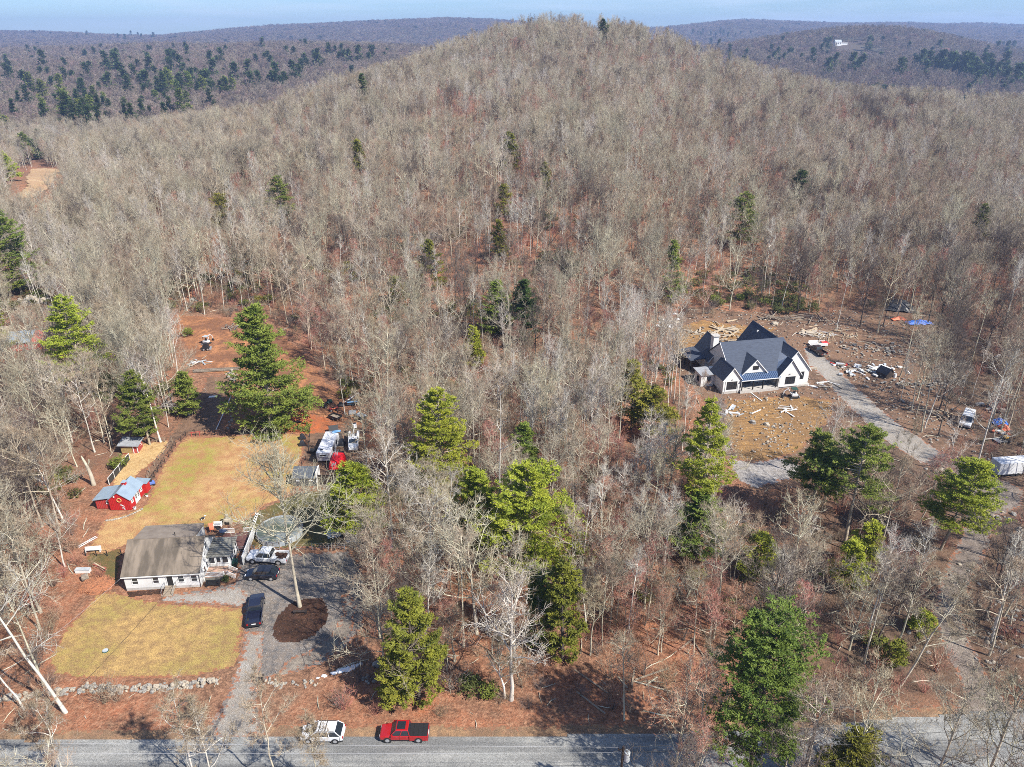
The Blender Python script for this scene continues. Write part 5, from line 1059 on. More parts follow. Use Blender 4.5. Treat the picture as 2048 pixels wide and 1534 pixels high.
# ------------------------------------------------------------------ white ranch house with brown roof
HO = (-57.7, 86.4); HA = math.atan2(0.9, 10.8)
def hl(u, v, z=0.0):
    x, y = P0(u, v, z); dx, dy = x - HO[0], y - HO[1]; c, s = math.cos(HA), math.sin(HA); return dx * c + dy * s, -dx * s + dy * c
house = empty('ranch_house', (HO[0], HO[1], 0), HA, 'low white ranch house with a stained brown shingle roof behind the front lawn', 'house')
LX, DY, ZE, ZR = 10.9, 8.8, 3.05, 6.15
MB().box(0.03, LX - 0.03, 0.03, DY - 0.03, 0, 0.45).build('foundation', m_found, house)
gable_body(house, 0, LX, 0, DY, 0.45, ZE, ZR, 'x', m_white)
gable_roof(house, 0, LX, 0, DY, ZE, ZR, 'x', m_roofb, 0.3, name='roof', ovg=0.25)
MB().box(-.25, LX + .25, -.38, -.30, 2.62, 2.76).build('gutter', m_trim, house)
for x in (0.02, LX - 0.05): MB().cyl((x, -.06, .1), (x, -.06, 2.6), .045, k=6).build('downspout', m_dk, house)
# rear shed dormer
mb = MB(); mb.hexa([(0.6, 4.3, 5.9), (9.6, 4.3, 5.9), (9.6, 9.0, 5.0), (0.6, 9.0, 5.0), (0.6, 4.3, 6.22), (9.6, 4.3, 6.22), (9.6, 9.0, 5.28), (0.6, 9.0, 5.28)]); mb.build('rear_roof', m_roofl, house, label='lighter tan roof over the rear dormer')
MB().add([(9.5, 4.5, 5.88), (9.5, 8.8, 2.9), (9.5, 8.8, 5.0), (0.8, 4.5, 5.88), (0.8, 8.8, 2.9), (0.8, 8.8, 5.0)], [(0, 1, 2), (3, 5, 4), (1, 4, 5, 2), (0, 3, 4, 1), (0, 2, 5, 3)]).build('dormer_wall', m_white, house)
vp = MB().cyl((6.6, 4.9, 5.9), (6.6, 4.9, 6.7), .06, k=6).build('vent_pipe', m_blk, house)
for x in (1.55, 4.55, 8.2, 10.1): window(house, (x, 0, 1.75), 0.80, 1.05, (1, 0, 0), (0, -1, 0), m_trim, m_glass, 1, 2)
d = MB().box(6.15, 7.0, -.06, 0.02, .5, 2.5).build('front_door', m_blk, house); MB().box(6.05, 6.15, -.08, 0.02, .5, 2.6).box(7.0, 7.1, -.08, .02, .5, 2.6).box(6.05, 7.1, -.08, .02, 2.5, 2.6).build('door_frame', m_trim, d)
MB().box(5.72, 5.86, -.12, -.0, 2.2, 2.4).build('wall_lamp', m_trim, house)
window(house, (LX, 4.4, 4.35), 0.75, 1.0, (0, 1, 0), (1, 0, 0), m_trim, m_glass, 1, 2); window(house, (LX, 3.3, 3.5), 0.35, 0.4, (0, 1, 0), (1, 0, 0), m_trim, m_glass, 1, 1)
st = MB()
stp = empty('entrance_steps', (0, 0, 0), 0, 'grey wooden front steps with rails leading to the black front door', 'steps')
stp.location = (HO[0] + 6.5 * math.cos(HA), HO[1] + 6.5 * math.sin(HA), 0); stp.rotation_euler.z = HA
for i in range(5): MB().box(-.75, .75, -.35 - .36 * i, -.0 - .36 * i, 0.60 - .12 * (i + 1), 0.62 - .12 * i).build('step', m_wood, stp)
for s in (-1, 1): MB().cyl((s * .8, -.05, 1.35), (s * .8, -1.8, .85), .03, k=5).cyl((s * .8, -1.8, 0), (s * .8, -1.8, .85), .03, k=5).cyl((s * .8, -.05, .3), (s * .8, -.05, 1.35), .03, k=5).build('handrail', m_grey, stp)
# sunroom and entry porch
a0, b0 = hl(413.4, 1110.6, 2.75); a1, b1 = hl(457, 1110.6, 2.75); a2, b2 = hl(472.5, 1075, 3.0); sx0, sx1, sy0, sy1 = LX + 0.06, a1, b1 + 0.15, b2
sun_room = empty('sun_porch', house.location, HA, 'glazed white side porch with grey panel roof on the right of the ranch house', 'porch')
MB().box(sx0, sx1, sy0, sy1, 0.6, 2.66).build('wall', m_white, sun_room); MB().box(sx0 + .05, sx1 - .05, sy0 + .05, sy1 - .05, 0, .6).build('foundation', m_found, sun_room)
rf = MB().slab([(sx0 - .0, sy0 - .3, 2.72), (sx1 + .3, sy0 - .3, 2.72), (sx1 + .3, sy1 + .2, 3.06), (sx0, sy1 + .2, 3.06)], .1).build('roof', m_roofg, sun_room)
for i in range(1, 9):
    t = i / 9; yy = sy0 - .3 + (sy1 - sy0 + .5) * t; zz = 2.72 + .34 * t; MB().box(sx0, sx1 + .3, yy - .02, yy + .02, zz, zz + .03).build('roof_seam', m_dk, rf)
w_ = sx1 - sx0
for x in (sx0 + w_ * .20, sx0 + w_ * .80): window(sun_room, (x, sy0, 1.85), w_ * .24, 1.1, (1, 0, 0), (0, -1, 0), m_trim, m_glass, 1, 1)
dr = MB().box(sx0 + w_ * .38, sx0 + w_ * .62, sy0 - .07, sy0, .68, 2.6).build('door', m_trim, sun_room); MB().box(sx0 + w_ * .42, sx0 + w_ * .58, sy0 - .085, sy0 - .07, 1.5, 2.4).build('pane', m_glass, dr)
nn = 4
for i in range(nn): window(sun_room, (sx1, sy0 + (i + .5) * (sy1 - sy0) / nn, 1.75), (sy1 - sy0) / nn * .62, 1.25, (0, 1, 0), (1, 0, 0), m_trim, m_glass, 1, 2)
py0 = sy0 - 2.6
MB().box(sx0, sx1 - .2, py0, sy0 - .08, .62, .70).build('porch_floor', m_pink, sun_room); MB().box(sx0, sx1 - .2, py0, py0 + .06, .1, .6).build('lattice_skirt', m_roofg, sun_room)
for x in (sx0 + .05, sx1 - .3): MB().box(x - .07, x + .07, py0 - .07, py0 + .07, 0, 1.65).build('post', m_trim, sun_room)
railing(sun_room, (sx0 + .1, py0), (sx1 - .3, py0), .7, .85); MB().box(sx0, sx0 + .08, py0, sy0 - .1, .7, 2.4).build('side_screen', m_trim, sun_room)
for yy in (sy0 - .7, sy0 - 1.9): window(sun_room, (sx0 + .085, yy, 1.65), .8, 1.1, (0, 1, 0), (1, 0, 0), m_trim, m_glass, 1, 2)
for i in range(4): MB().box(sx1 - .15 + .33 * i, sx1 + .18 + .33 * i, py0 + .5 - .12 * i, sy0 - .7 - .12 * i, .56 - .15 * i - .06, .60 - .15 * i).build('step', m_pink, sun_room)
for yy in (py0 + .45, sy0 - .75):
    mb = MB(); x0_, x1_ = sx1 - .1, sx1 + 1.35
    mb.hexa([(x0_, yy - .03, 1.35), (x1_, yy - .38, .75), (x1_, yy - .32, .75), (x0_, yy + .03, 1.35), (x0_, yy - .03, 1.43), (x1_, yy - .38, .83), (x1_, yy - .32, .83), (x0_, yy + .03, 1.43)])
    for i in range(9): t = i / 8; mb.box(x0_ + 1.4 * t - .02, x0_ + 1.4 * t + .02, yy - .35 * t - .02, yy - .35 * t + .02, .6 - .58 * t, 1.38 - .6 * t)
    mb.build('stair_rail', m_trim, sun_room)
# rear deck
def hw(x, y, z=0): c, s = math.cos(HA), math.sin(HA); return (HO[0] + x * c - y * s, HO[1] + x * s + y * c, z)
deck = empty('rear_deck', house.location, HA, 'brown rear deck with a tall white board fence beside the ranch house', 'deck')
dx0, dx1, dy0, dy1 = LX + .06, sx1 + 1.5, sy1 + .25, sy1 + 4.6
for i in range(14):
    MB().box(dx0, dx1, dy0 + (dy1 - dy0) * i / 14 + .01, dy0 + (dy1 - dy0) * (i + 1) / 14 - .01, .5, .58).build('plank', m_deck, deck)
MB().box(dx0 + .1, dx1 - .1, dy0 + .1, dy1 - .1, 0.02, .49).build('frame', m_dk, deck)
railing(deck, (dx0, dy1), (dx0 + 1.8, dy1), .58, .9); railing(deck, (dx0 + 3.3, dy1), (dx1, dy1), .58, .9)
fence1 = empty('board_fence', house.location, HA, 'tall white board fence running from the rear deck towards the parked white pickup', 'fence')
fx = dx1 + .15; fy0, fy1 = sy0 + .6, dy1 + .4
k = int((fy1 - fy0) / .30)
bm_ = pp('board', MB().box(-.03, .03, .01, .285, .12, 1.75), m_trim)
for i in range(k): o = link('board', bm_, fence1); o.location = (fx, fy0 + i * .30, 0)
MB().box(fx - .06, fx + .06, fy0, fy1, 1.75, 1.82).build('top_rail', m_trim, fence1)
def simple(name, loc, rz, label, cat, group=None): return empty(name, loc, rz, label, cat, group)
t = simple('patio_table', hw(*hl(447, 1068, .58), .58), HA, 'round dark blue patio table on the brown rear deck', 'table'); MB().cyl((0, 0, .68), (0, 0, .72), .62, k=20).build('tabletop', M('navy_tabletop', (0.03, 0.045, 0.09), 0.4), t); MB().cyl((0, 0, 0), (0, 0, .68), .05, k=6).build('post', m_blk, t); MB().cyl((0, 0, 0), (0, 0, .04), .25, k=10).build('foot', m_blk, t)
for j, (u_, v_) in enumerate(((459, 1062), (438, 1062))):
    c = simple('patio_chair', hw(*hl(u_, v_, .58), .58), HA + j * 1.2, ('brown patio chair right of the round patio table', 'small dark patio chair left of the round patio table')[j], 'chair'); MB().box(-.25, .25, -.25, .25, .38, .43).build('seat', m_deck if j == 0 else m_blk, c); MB().box(-.25, .25, .21, .26, .43, .9).build('backrest', m_deck if j == 0 else m_blk, c)
    for sx_ in (-.22, .22):
        for sy_ in (-.22, .22): MB().box(sx_ - .02, sx_ + .02, sy_ - .02, sy_ + .02, 0, .38).build('leg', m_blk, c)
c = simple('garden_chair', hw(*hl(424, 1060, .58), .58), HA + .4, 'orange red garden chair at the house end of the rear deck', 'chair'); MB().box(-.35, .35, -.4, .4, .3, .38).build('seat', m_orange, c); MB().hexa([(-.35, .3, .38), (.35, .3, .38), (.35, .4, .38), (-.35, .4, .38), (-.35, .6, 1.0), (.35, .6, 1.0), (.35, .68, 1.0), (-.35, .68, 1.0)]).build('backrest', m_orange, c); [MB().box(x - .03, x + .03, y - .03, y + .03, 0, .3).build('leg', m_orange, c) for x in (-.3, .3) for y in (-.35, .35)]
c = simple('garden_bench', hw(*hl(436, 1053, .58), .58), HA, 'pale bench with a grey cushion against the white rear deck rail', 'bench'); MB().box(-.7, .7, -.3, .3, .35, .42).build('seat', m_trim, c); MB().box(-.7, .7, .24, .3, .42, .85).build('backrest', m_trim, c); MB().box(-.5, .5, -.25, .2, .42, .55).build('cushion', m_grey, c); [MB().box(x - .04, x + .04, -.28, .28, 0, .35).build('leg', m_trim, c) for x in (-.62, .62)]
c = simple('fire_oven', at(456, 1047), HA, 'beige outdoor fireplace with dark mouth behind the rear deck', 'outdoor oven'); MB().hexa([(-.75, -.45, 0), (.75, -.45, 0), (.75, .45, 0), (-.75, .45, 0), (-.55, -.35, 1.1), (.55, -.35, 1.1), (.55, .35, 1.1), (-.55, .35, 1.1)]).build('body', m_stoneb, c, bevel=.1); MB().box(-.25, .25, -.25, .25, 1.05, 1.8).build('chimney', m_stoneb, c, bevel=.05); MB().box(-.38, .38, -.49, -.40, .12, .62).build('mouth', m_blk, c)
c = simple('door_bench', hw(*hl(427, 1172, 0), 0), HA, 'black slatted bench in front of the side porch skirt', 'bench')
for i in range(4): MB().box(-1.0, 1.0, -.28 + i * .14, -.17 + i * .14, .42, .46).build('slat', m_blk, c)
for i in range(4): MB().box(-1.0, 1.0, .25, .29, .50 + i * .12, .59 + i * .12).build('slat', m_blk, c)
for x in (-.95, .95): MB().box(x - .04, x + .04, -.28, .3, 0, .95).build('leg', m_blk, c)
c = simple('clipped_shrub', hw(*hl(453, 1166, 0), 0), 0, 'small rounded dark evergreen shrub between the black bench and the porch stairs', 'shrub'); S_, L_ = bush(90, .45, 1.5, 90, 10, .16); S_.materials.append(mb_dark); L_.materials.append(ml_dark); link('stem', S_, c); link('foliage', L_, c)
for j, (u_, v_, mt_, lb_) in enumerate(((468, 1124, m_blk, 'black wheeled bin beside the sun porch wall'), (471, 1131, m_green, 'dark green bin standing in front of the black wheeled bin'))):
    c = simple('wheelie_bin', at(u_, v_), HA, lb_, 'bin'); MB().hexa([(-.3, -.32, 0.05), (.3, -.32, .05), (.3, .32, .05), (-.3, .32, .05), (-.38, -.4, 1.0), (.38, -.4, 1.0), (.38, .4, 1.0), (-.38, .4, 1.0)]).build('body', mt_, c); MB().box(-.42, .42, -.44, .44, 1.0, 1.08).build('lid', m_blk if j == 0 else m_green, c, bevel=.03)
    for s_ in (-.3, .3): MB().cyl((s_ - .04, .35, .1), (s_ + .04, .35, .1), .1, k=8).build('wheel', m_tyre, c)

# ------------------------------------------------------------------ vehicles at home
def veh_at(kind, nose, tail, label, cat, paint, **k):
    p, q = at(*nose), at(*tail); rz = ang(q, p); L = math.hypot(p[0] - q[0], p[1] - q[1]); c = ((p[0] + q[0]) / 2, (p[1] + q[1]) / 2, hz((p[0] + q[0]) / 2, (p[1] + q[1]) / 2) + k.pop('dz', .02))
    ref = {'pickup': 5.8, 'suv': 4.6, 'hatch': 4.4, 'van': 4.9}[kind]; return vehicle(kind, c, rz, label, cat, paint, scale=L / ref, **k)
veh_at('suv', (605, 1474), (690, 1474), 'white crossover with roof bars parked on the road left of the red pickup', 'car', m_carw, rack=True, dz=.055)
veh_at('pickup', (762, 1473), (858, 1473), 'red crew cab pickup with black bed cover parked on the road edge', 'pickup truck', m_carr, cover=m_blk, dz=.055)
veh_at('pickup', (498, 1119), (578, 1123), 'white pickup with an open bed of leaves parked beside the white fence', 'pickup truck', m_carw, bedload=m_mulch)
veh_at('suv', (494, 1154), (558, 1154), 'black compact car parked in front of the white pickup', 'car', m_carb)
veh_at('pickup', (517, 1198), (509, 1258), 'dark navy crew cab pickup parked nose up on the pale driveway', 'pickup truck', m_carn)
# ------------------------------------------------------------------ pool
px_, py_ = P0(556, 1064, .6); pool = empty('round_pool', (px_ + .2, py_ + .4, 0), 0, 'round above ground pool with slack green grey cover behind the bare island tree', 'pool')
RP = 3.7; mb = MB(); n = 24
for i in range(n):
    a0_, a1_ = 2 * math.pi * i / n, 2 * math.pi * (i + 1) / n
    P = [(RP * math.cos(a), RP * math.sin(a)) for a in (a0_, a1_)]
    MB().hexa([(P[0][0], P[0][1], 0), (P[1][0], P[1][1], 0), (P[1][0] * .985, P[1][1] * .985, 0), (P[0][0] * .985, P[0][1] * .985, 0), (P[0][0], P[0][1], 1.0), (P[1][0], P[1][1], 1.0), (P[1][0] * .985, P[1][1] * .985, 1.0), (P[0][0] * .985, P[0][1] * .985, 1.0)]).build('panel', m_poolw, pool)
    MB().box(P[0][0] * 1.01 - .06, P[0][0] * 1.01 + .06, P[0][1] * 1.01 - .06, P[0][1] * 1.01 + .06, 0, 1.02).build('upright', m_grey, pool)
MB().ring((0, 0, 1.03), RP, .06, 24, 5, 'z').build('top_rail', m_grey, pool)
MB().cyl((0, 0, .3), (0, 0, 0.86), RP * .98, k=24).build('cover', m_water, pool)
lad = empty('pool_ladder', at(517, 1045), .9, 'white frame ladder leaning over the far left rim of the round pool', 'ladder')
for s_ in (-.3, .3): MB().cyl((-1.0, s_, 0), (0, s_, 1.9), .06, k=6).cyl((0, s_, 1.9), (.9, s_, .9), .06, k=6).build('rail', m_trim, lad)
for i in range(5): MB().box(-1.0 + .2 * i, -.78 + .2 * i, -.3, .3, .3 + .36 * i, .36 + .36 * i).build('rung', m_trim, lad)
# ------------------------------------------------------------------ red barn shed
p = at(222, 1021); q = at(263, 1020.5); ra = math.atan2(110.8 - 107.2, 1.5) - math.pi / 2
shed = empty('barn_shed', (p[0], p[1], 0), 0.02, 'bright red barn shed with pale metal roof and white doors left of the back lawn', 'shed')
sw, sd, se, sr = 3.6, 5.2, 2.35, 3.75
gable_body(shed, 0, sw, 0, sd, .08, se, sr, 'y', m_barn); gable_roof(shed, 0, sw, 0, sd, se, sr, 'y', m_galv, .28, .07, ovg=.18)
bt = pp('batten', MB().box(-.03, .03, -.035, 0, .1, 1), m_barn)
for i in range(12):
    x = .15 + i * .3; zt = (se + (sr - se) * (1 - abs(x - sw / 2) / (sw / 2))) - .15; o = link('batten', bt, shed); o.location = (x, 0, .1 - .1 * (zt - .1) / .9); o.scale = (1, 1, (zt - .1) / .9)
MB().ring((sw / 2 + .1, -.09, 2.15), .36, .07, 18, 6).build('wreath', m_yel, shed)
MB().box(sw / 2 - .75, sw / 2 - .58, -.16, 0, 2.75, 2.95).build('wall_lamp', m_trim, shed)
rt = MB()
for (x, z, w, h) in ((.0, 1.32, .34, .05), (.05, 1.15, .3, .05), (.12, 1.0, .5, .06), (.3, .72, .5, .05), (.3, .5, .5, .05), (.45, .34, .12, .4)): rt.box(sw / 2 + .25 + x - w / 2, sw / 2 + .25 + x + w / 2, -.075, -.04, z - h / 2, z + h / 2)
rt.cyl((sw / 2 + .72, -.05, .86), (sw / 2 + .4, -.05, 1.12), .04, k=5).cyl((sw / 2 + .4, -.05, .6), (sw / 2 + .75, -.05, .75), .04, k=5).build('white_wall_ornament', m_trim, shed)
for y in (.85, 4.35): window(shed, (sw, y, 1.55), .5, .75, (0, 1, 0), (1, 0, 0), m_trim, m_glass, 2, 2)
for y in (1.85, 2.75):
    d_ = MB().box(sw, sw + .06, y, y + .85, .12, 2.1).build('door', m_trim, shed)
    for i in range(4): MB().box(sw + .06, sw + .075, y + .15, y + .7, 1.0 + i * .26, 1.17 + i * .26).build('pane', m_glass, d_)
cu = MB().box(sw / 2 - .3, sw / 2 + .3, sd * .55 - .3, sd * .55 + .3, sr - .25, sr + .35).build('cupola', m_barn, shed); MB().add([(sw / 2 + x, sd * .55 + y, sr + .35) for x, y in ((-.42, -.42), (.42, -.42), (.42, .42), (-.42, .42))] + [(sw / 2, sd * .55, sr + .8)], [(0, 1, 4), (1, 2, 4), (2, 3, 4), (3, 0, 4), (3, 2, 1, 0)]).build('cupola_roof', m_galv, cu)
# lean-to at left and stub at the back
MB().box(-2.6, -.02, .5, 4.2, .08, 1.9).build('lean_to_wall', m_barnd, shed); MB().slab([(-2.95, .2, 1.98), (0.05, .2, 2.42), (0.05, 4.5, 2.42), (-2.95, 4.5, 1.98)], .07).build('lean_to_roof', m_galv, shed)
for i in range(8): MB().box(-2.5 + i * .3, -2.45 + i * .3, .46, .5, .1, 1.85).build('batten', m_barn, shed)
window(shed, (-.45, .5, 1.35), .4, .4, (1, 0, 0), (0, -1, 0), m_trim, m_glass, 1, 1)
MB().box(sw - 1.5, sw + .5, sd + .02, sd + 1.6, .08, 1.95).build('rear_room_wall', m_barn, shed); MB().slab([(sw - 1.7, sd + .0, 2.35), (sw + .8, sd + .0, 2.1), (sw + .8, sd + 1.8, 2.1), (sw - 1.7, sd + 1.8, 2.35)], .07).build('rear_room_roof', m_galv, shed)
c = simple('planter', at(270, 1018), 0, 'white planter with dark soil at the front corner of the red barn shed', 'planter'); MB().cyl((0, 0, 0), (0, 0, .4), .22, .28, k=10).build('pot', m_trim, c); MB().cyl((0, 0, .4), (0, 0, .42), .2, k=10).build('soil', m_dk, c)
c = simple('planter', at(294, 993), 0, 'white planter by the far end of the white shed doors', 'planter'); MB().cyl((0, 0, 0), (0, 0, .35), .2, .26, k=10).build('pot', m_trim, c); MB().blob((0, 0, .45), (.22, .22, .2), 4).build('plant', ml_dark, c)
c = simple('push_mower', at(303, 970), .5, 'blue covered cart behind the red barn shed', 'cart'); MB().hexa([(-.7, -.45, .3), (.7, -.45, .3), (.7, .45, .3), (-.7, .45, .3), (-.6, -.4, .9), (.5, -.4, .8), (.5, .4, .8), (-.6, .4, .9)]).build('body', M('blue_cloth', (.10, .16, .42), .7), c, bevel=.08); MB().box(-.3, .25, -.3, .3, .9, 1.0).build('seat', m_blk, c)
for x in (-.5, .5):
    for y in (-.45, .45): MB().cyl((x, y - .05, .2), (x, y + .05, .2), .2, k=10).build('wheel', m_tyre, c)
# ------------------------------------------------------------------ small coop and run
p = at(262, 908); coop = empty('animal_coop', (p[0], p[1], 0), 0.12, 'small faded red coop with grey shed roof above the red barn shed', 'coop')
for s_ in (0,): MB().box(-1.6, 1.5, 0, 2.6, .05, 1.7).build('wall', m_barnd, coop)
MB().slab([(-2.1, -.5, 2.15), (1.9, -.5, 1.8), (1.9, 3.0, 1.95), (-2.1, 3.0, 2.35)], .08).build('roof', m_greyroof, coop)
MB().box(-1.62, .4, -.06, 0, .2, 1.5).build('mesh_front', m_hair, coop)
MB().box(.6, .72, -.1, 0, .05, 1.8).box(1.38, 1.5, -.1, 0, .05, 1.8).build('door_frame', m_trim, coop); MB().ring((1.52, 1.6, 1.1), .22, .04, 12, 4).build('hoop', m_trim, coop)
def mesh_fence(name, pts, h, label, post=m_wood, infill=m_mesh, every=2.2, wires=3, solid=False, pr=.05, cat='fence', railm=None):
    """posts and wires (or dark mesh panels) along world points"""
    root = empty(name, (pts[0][0], pts[0][1], hz(*pts[0][:2])), 0, label, cat); ox, oy, oz = root.location
    pm = pp('post', MB().box(-pr, pr, -pr, pr, -.2, h + .05), post); first = True
    for a_, b_ in zip(pts[:-1], pts[1:]):
        L = math.hypot(b_[0] - a_[0], b_[1] - a_[1]); n_ = max(1, round(L / every)); 
        for i in range(n_ + 1):
            if i == 0 and not first: continue
            x, y = a_[0] + (b_[0] - a_[0]) * i / n_, a_[1] + (b_[1] - a_[1]) * i / n_; o = link('post', pm, root); o.location = (x - ox, y - oy, hz(x, y) - oz)
            if i < n_:
                x2, y2 = a_[0] + (b_[0] - a_[0]) * (i + 1) / n_, a_[1] + (b_[1] - a_[1]) * (i + 1) / n_; z1, z2 = hz(x, y) - oz, hz(x2, y2) - oz; P1, P2 = Vector((x - ox, y - oy, z1)), Vector((x2 - ox, y2 - oy, z2))
                if solid: d_ = Vector((-(P2 - P1).y, (P2 - P1).x, 0)).normalized() * .02; MB().hexa([P1 - d_ + Vector((0, 0, .1)), P2 - d_ + Vector((0, 0, .1)), P2 + d_ + Vector((0, 0, .1)), P1 + d_ + Vector((0, 0, .1)), P1 - d_ + Vector((0, 0, h - .08)), P2 - d_ + Vector((0, 0, h - .08)), P2 + d_ + Vector((0, 0, h - .08)), P1 + d_ + Vector((0, 0, h - .08))]).build('panel', infill, root)
                mb = MB()
                for w_i in range(wires): zz = h * (w_i + 1) / wires; mb.cyl(P1 + Vector((0, 0, zz)), P2 + Vector((0, 0, zz)), .02 if railm is None or w_i < wires - 1 else .045, k=4, cap=False)
                if wires: mb.build('rail', railm or infill, root)
        first = False
    return root
def gp(*uv): return [P0(u, v)[:2] for u, v in uv]
mesh_fence('run_fence', gp((219, 970), (260, 920)), 1.5, 'white framed dark mesh fence between the red barn shed and the coop', post=m_trim, solid=True, every=2.0, wires=1, railm=m_trim)
mesh_fence('lawn_fence', gp((302, 965), (330, 925), (352, 893), (372, 872)), 1.2, 'dark wire fence along the left side of the back lawn', post=m_dk, every=2.0, wires=5)
mesh_fence('lawn_fence', gp((372, 872), (430, 870), (520, 868)), 1.2, 'dark wire fence across the top of the back lawn', post=m_blk, every=2.2, wires=4)
mesh_fence('lawn_fence', gp((525, 866), (620, 864), (618, 905), (597, 950)), 1.2, 'black wire fence round the upper right corner of the back lawn', post=m_blk, every=2.4, wires=4)
g_ = mesh_fence('lawn_gate', gp((462, 869), (512, 868)), 1.35, 'black panelled gate in the top fence of the back lawn', post=m_blk, every=1.5, wires=3, solid=True, cat='gate')
mesh_fence('run_fence', gp((280, 885), (330, 884)), 1.1, 'plain post and rail fence right of the small coop', post=m_wood, every=1.6, wires=3, infill=m_wood)
mesh_fence('pen_fence', gp((292, 975), (300, 945), (345, 885)), 1.1, 'low wooden fence on the left side of the dark paddock', post=m_wood, every=2.4, wires=2, infill=m_wood)
mesh_fence('yard_fence', gp((478, 1106), (510, 1103), (560, 1101), (690, 1099)), 1.2, 'thin wire fence between the round pool and the parked cars', post=m_grey, every=2.6, wires=3, infill=m_grey)
mesh_fence('yard_fence', gp((683, 1100), (688, 1050), (690, 985)), 1.6, 'dark post fence right of the round pool', post=m_dk, every=3, wires=2)
mesh_fence('side_fence', gp((172, 1112), (215, 1112), (243, 1110)), 1.1, 'black wire fence left of the ranch house', post=m_blk, every=1.8, wires=3)
# stones edging the barn shed bed
ed = empty('stone_edging', at(250, 1030), 0, 'curved row of pale stones in front of the red barn shed', 'stone edging')
for i in range(16):
    t = i / 15; u_ = 214 + 70 * t; v_ = 1042 - 6 * t - 17 * t * t; x, y = P0(u_, v_); MB().blob((x - ed.location.x, y - ed.location.y, .1), (.24, .2, .17), i).build('stone', m_stoneb if i % 3 else m_stone, ed)
# ------------------------------------------------------------------ stone wall along the front
def stone_wall(name, line, label, n, wdt=.5, s0=.3, layers=2, group=None, mats=(m_stone, m_stoneb), h=0.0):
    root = empty(name, (*line[0], hz(*line[0])), 0, label, 'stone wall', group); ox, oy, oz = root.location; rr_ = random.Random(n)
    meshes = [pp('stone', MB().blob((0, 0, 0), (1, .85, .7), s, 6, 4, .22), mats[s % len(mats)]) for s in range(8)]
    Ls = [math.hypot(b[0] - a[0], b[1] - a[1]) for a, b in zip(line[:-1], line[1:])]; T_ = sum(Ls)
    for i in range(n):
        t = rr_.uniform(0, T_); k_ = 0
        while t > Ls[k_] and k_ < len(Ls) - 1: t -= Ls[k_]; k_ += 1
        a, b = line[k_], line[k_ + 1]; f = t / Ls[k_]; nx, ny = -(b[1] - a[1]) / Ls[k_], (b[0] - a[0]) / Ls[k_]; w_ = rr_.gauss(0, wdt * .5)
        x, y = a[0] + (b[0] - a[0]) * f + nx * w_, a[1] + (b[1] - a[1]) * f + ny * w_; s = s0 * rr_.uniform(.6, 1.35)
        o = link('stone', meshes[rr_.randrange(8)], root); o.location = (x - ox, y - oy, hz(x, y) - oz + s * .35 + (rr_.random() < .45) * (layers - 1) * s * .9 * (abs(w_) < wdt * .5)); o.scale = (s, s, s); o.rotation_euler = (rr_.uniform(-.4, .4), rr_.uniform(-.4, .4), rr_.uniform(0, 6.28))
    return root
stone_wall('field_stone_wall', gp((120, 1386), (165, 1378), (250, 1379), (330, 1377), (380, 1370), (438, 1363)), 'tumbled pale fieldstone wall below the front lawn', 230, .55, .27)
stone_wall('field_stone_wall', gp((0, 1400), (60, 1395), (120, 1386)), 'dark leaf strewn end of the fieldstone wall behind the leaning trees', 50, .6, .3)
stone_wall('field_stone_wall', gp((520, 1365), (560, 1368), (640, 1366)), 'low sunken stones right of the driveway mouth', 45, .6, .2, 1)
pk = M('pale_snow_patch', (.78, .79, .80), .8)
sp_ = empty('snow_patch', at(690, 1340), 0, 'melting white snow patch lying at the edge of the gravel loop', 'snow patch')
for i, (u_, v_, r_) in enumerate(((636, 1356, .25), (648, 1352, .4), (668, 1346, .5), (682, 1341, .75), (696, 1338, .8), (710, 1332, .6), (720, 1327, .35))): x, y = P0(u_, v_); MB().blob((x - sp_.location.x, y - sp_.location.y, 0), (r_, r_ * .6, .12), i + 40, 10, 4, .25, 0).build('snow', pk, sp_)
# island bench, lawn lid, driveway stones
c = simple('tree_bench', at(601, 1227), .03, 'low dark bench board in front of the island tree trunk', 'bench'); MB().box(-1.0, 1.0, -.2, .2, .38, .5).build('seat', m_dk, c); [MB().box(x - .1, x + .1, -.15, .15, 0, .38).build('leg', m_dk, c) for x in (-.8, .8)]
c = simple('access_lid', at(211, 1302), 0, 'pale round access lid set in the front lawn', 'lid'); MB().cyl((0, 0, 0), (0, 0, .10), .42, .40, k=16).build('rim', m_green, c); MB().cyl((0, 0, .1), (0, 0, .15), .36, k=16).build('cover', m_poolw, c)
c = simple('gate_post', at(526, 1366), 0, 'short dark post with a mailbox like box right of the driveway mouth', 'post'); MB().box(-.09, .09, -.09, .09, 0, 1.0).build('post', m_dk, c); MB().box(-.2, .2, -.28, .28, 1.0, 1.3).build('box', m_blk, c, bevel=.05)
# jumble at the left side of the house
c = simple('log_slice', at(172, 1160), .4, 'big pale sawn log round lying by the leaf pile left of the house', 'log'); MB().cyl((-.5, 0, .5), (.4, .15, .5), .52, k=14).build('bark', m_log, c); MB().cyl((.4, .15, .5), (.43, .155, .5), .48, k=14).build('cut_face', m_woodn, c)
c = simple('freezer_box', at(167, 1144), .03, 'white chest lying on the ground left of the ranch house', 'box'); MB().box(-1.1, 1.1, -.35, .35, 0, .55).build('body', m_trim, c, bevel=.04); MB().box(-1.12, 1.12, -.37, .37, .55, .63).build('lid', m_poolw, c)
c = simple('board_pile', at(200, 1137), 0, 'heap of reddish and pale boards beside the white chest', 'board pile')
for i in range(11): MB().box(-1.4, 1.4, -.1, .1, .05 + i * .05, .09 + i * .05, random.uniform(-.7, -.2)).build('board', (m_barnd, m_wood, m_woodn, m_dk)[i % 4], c)
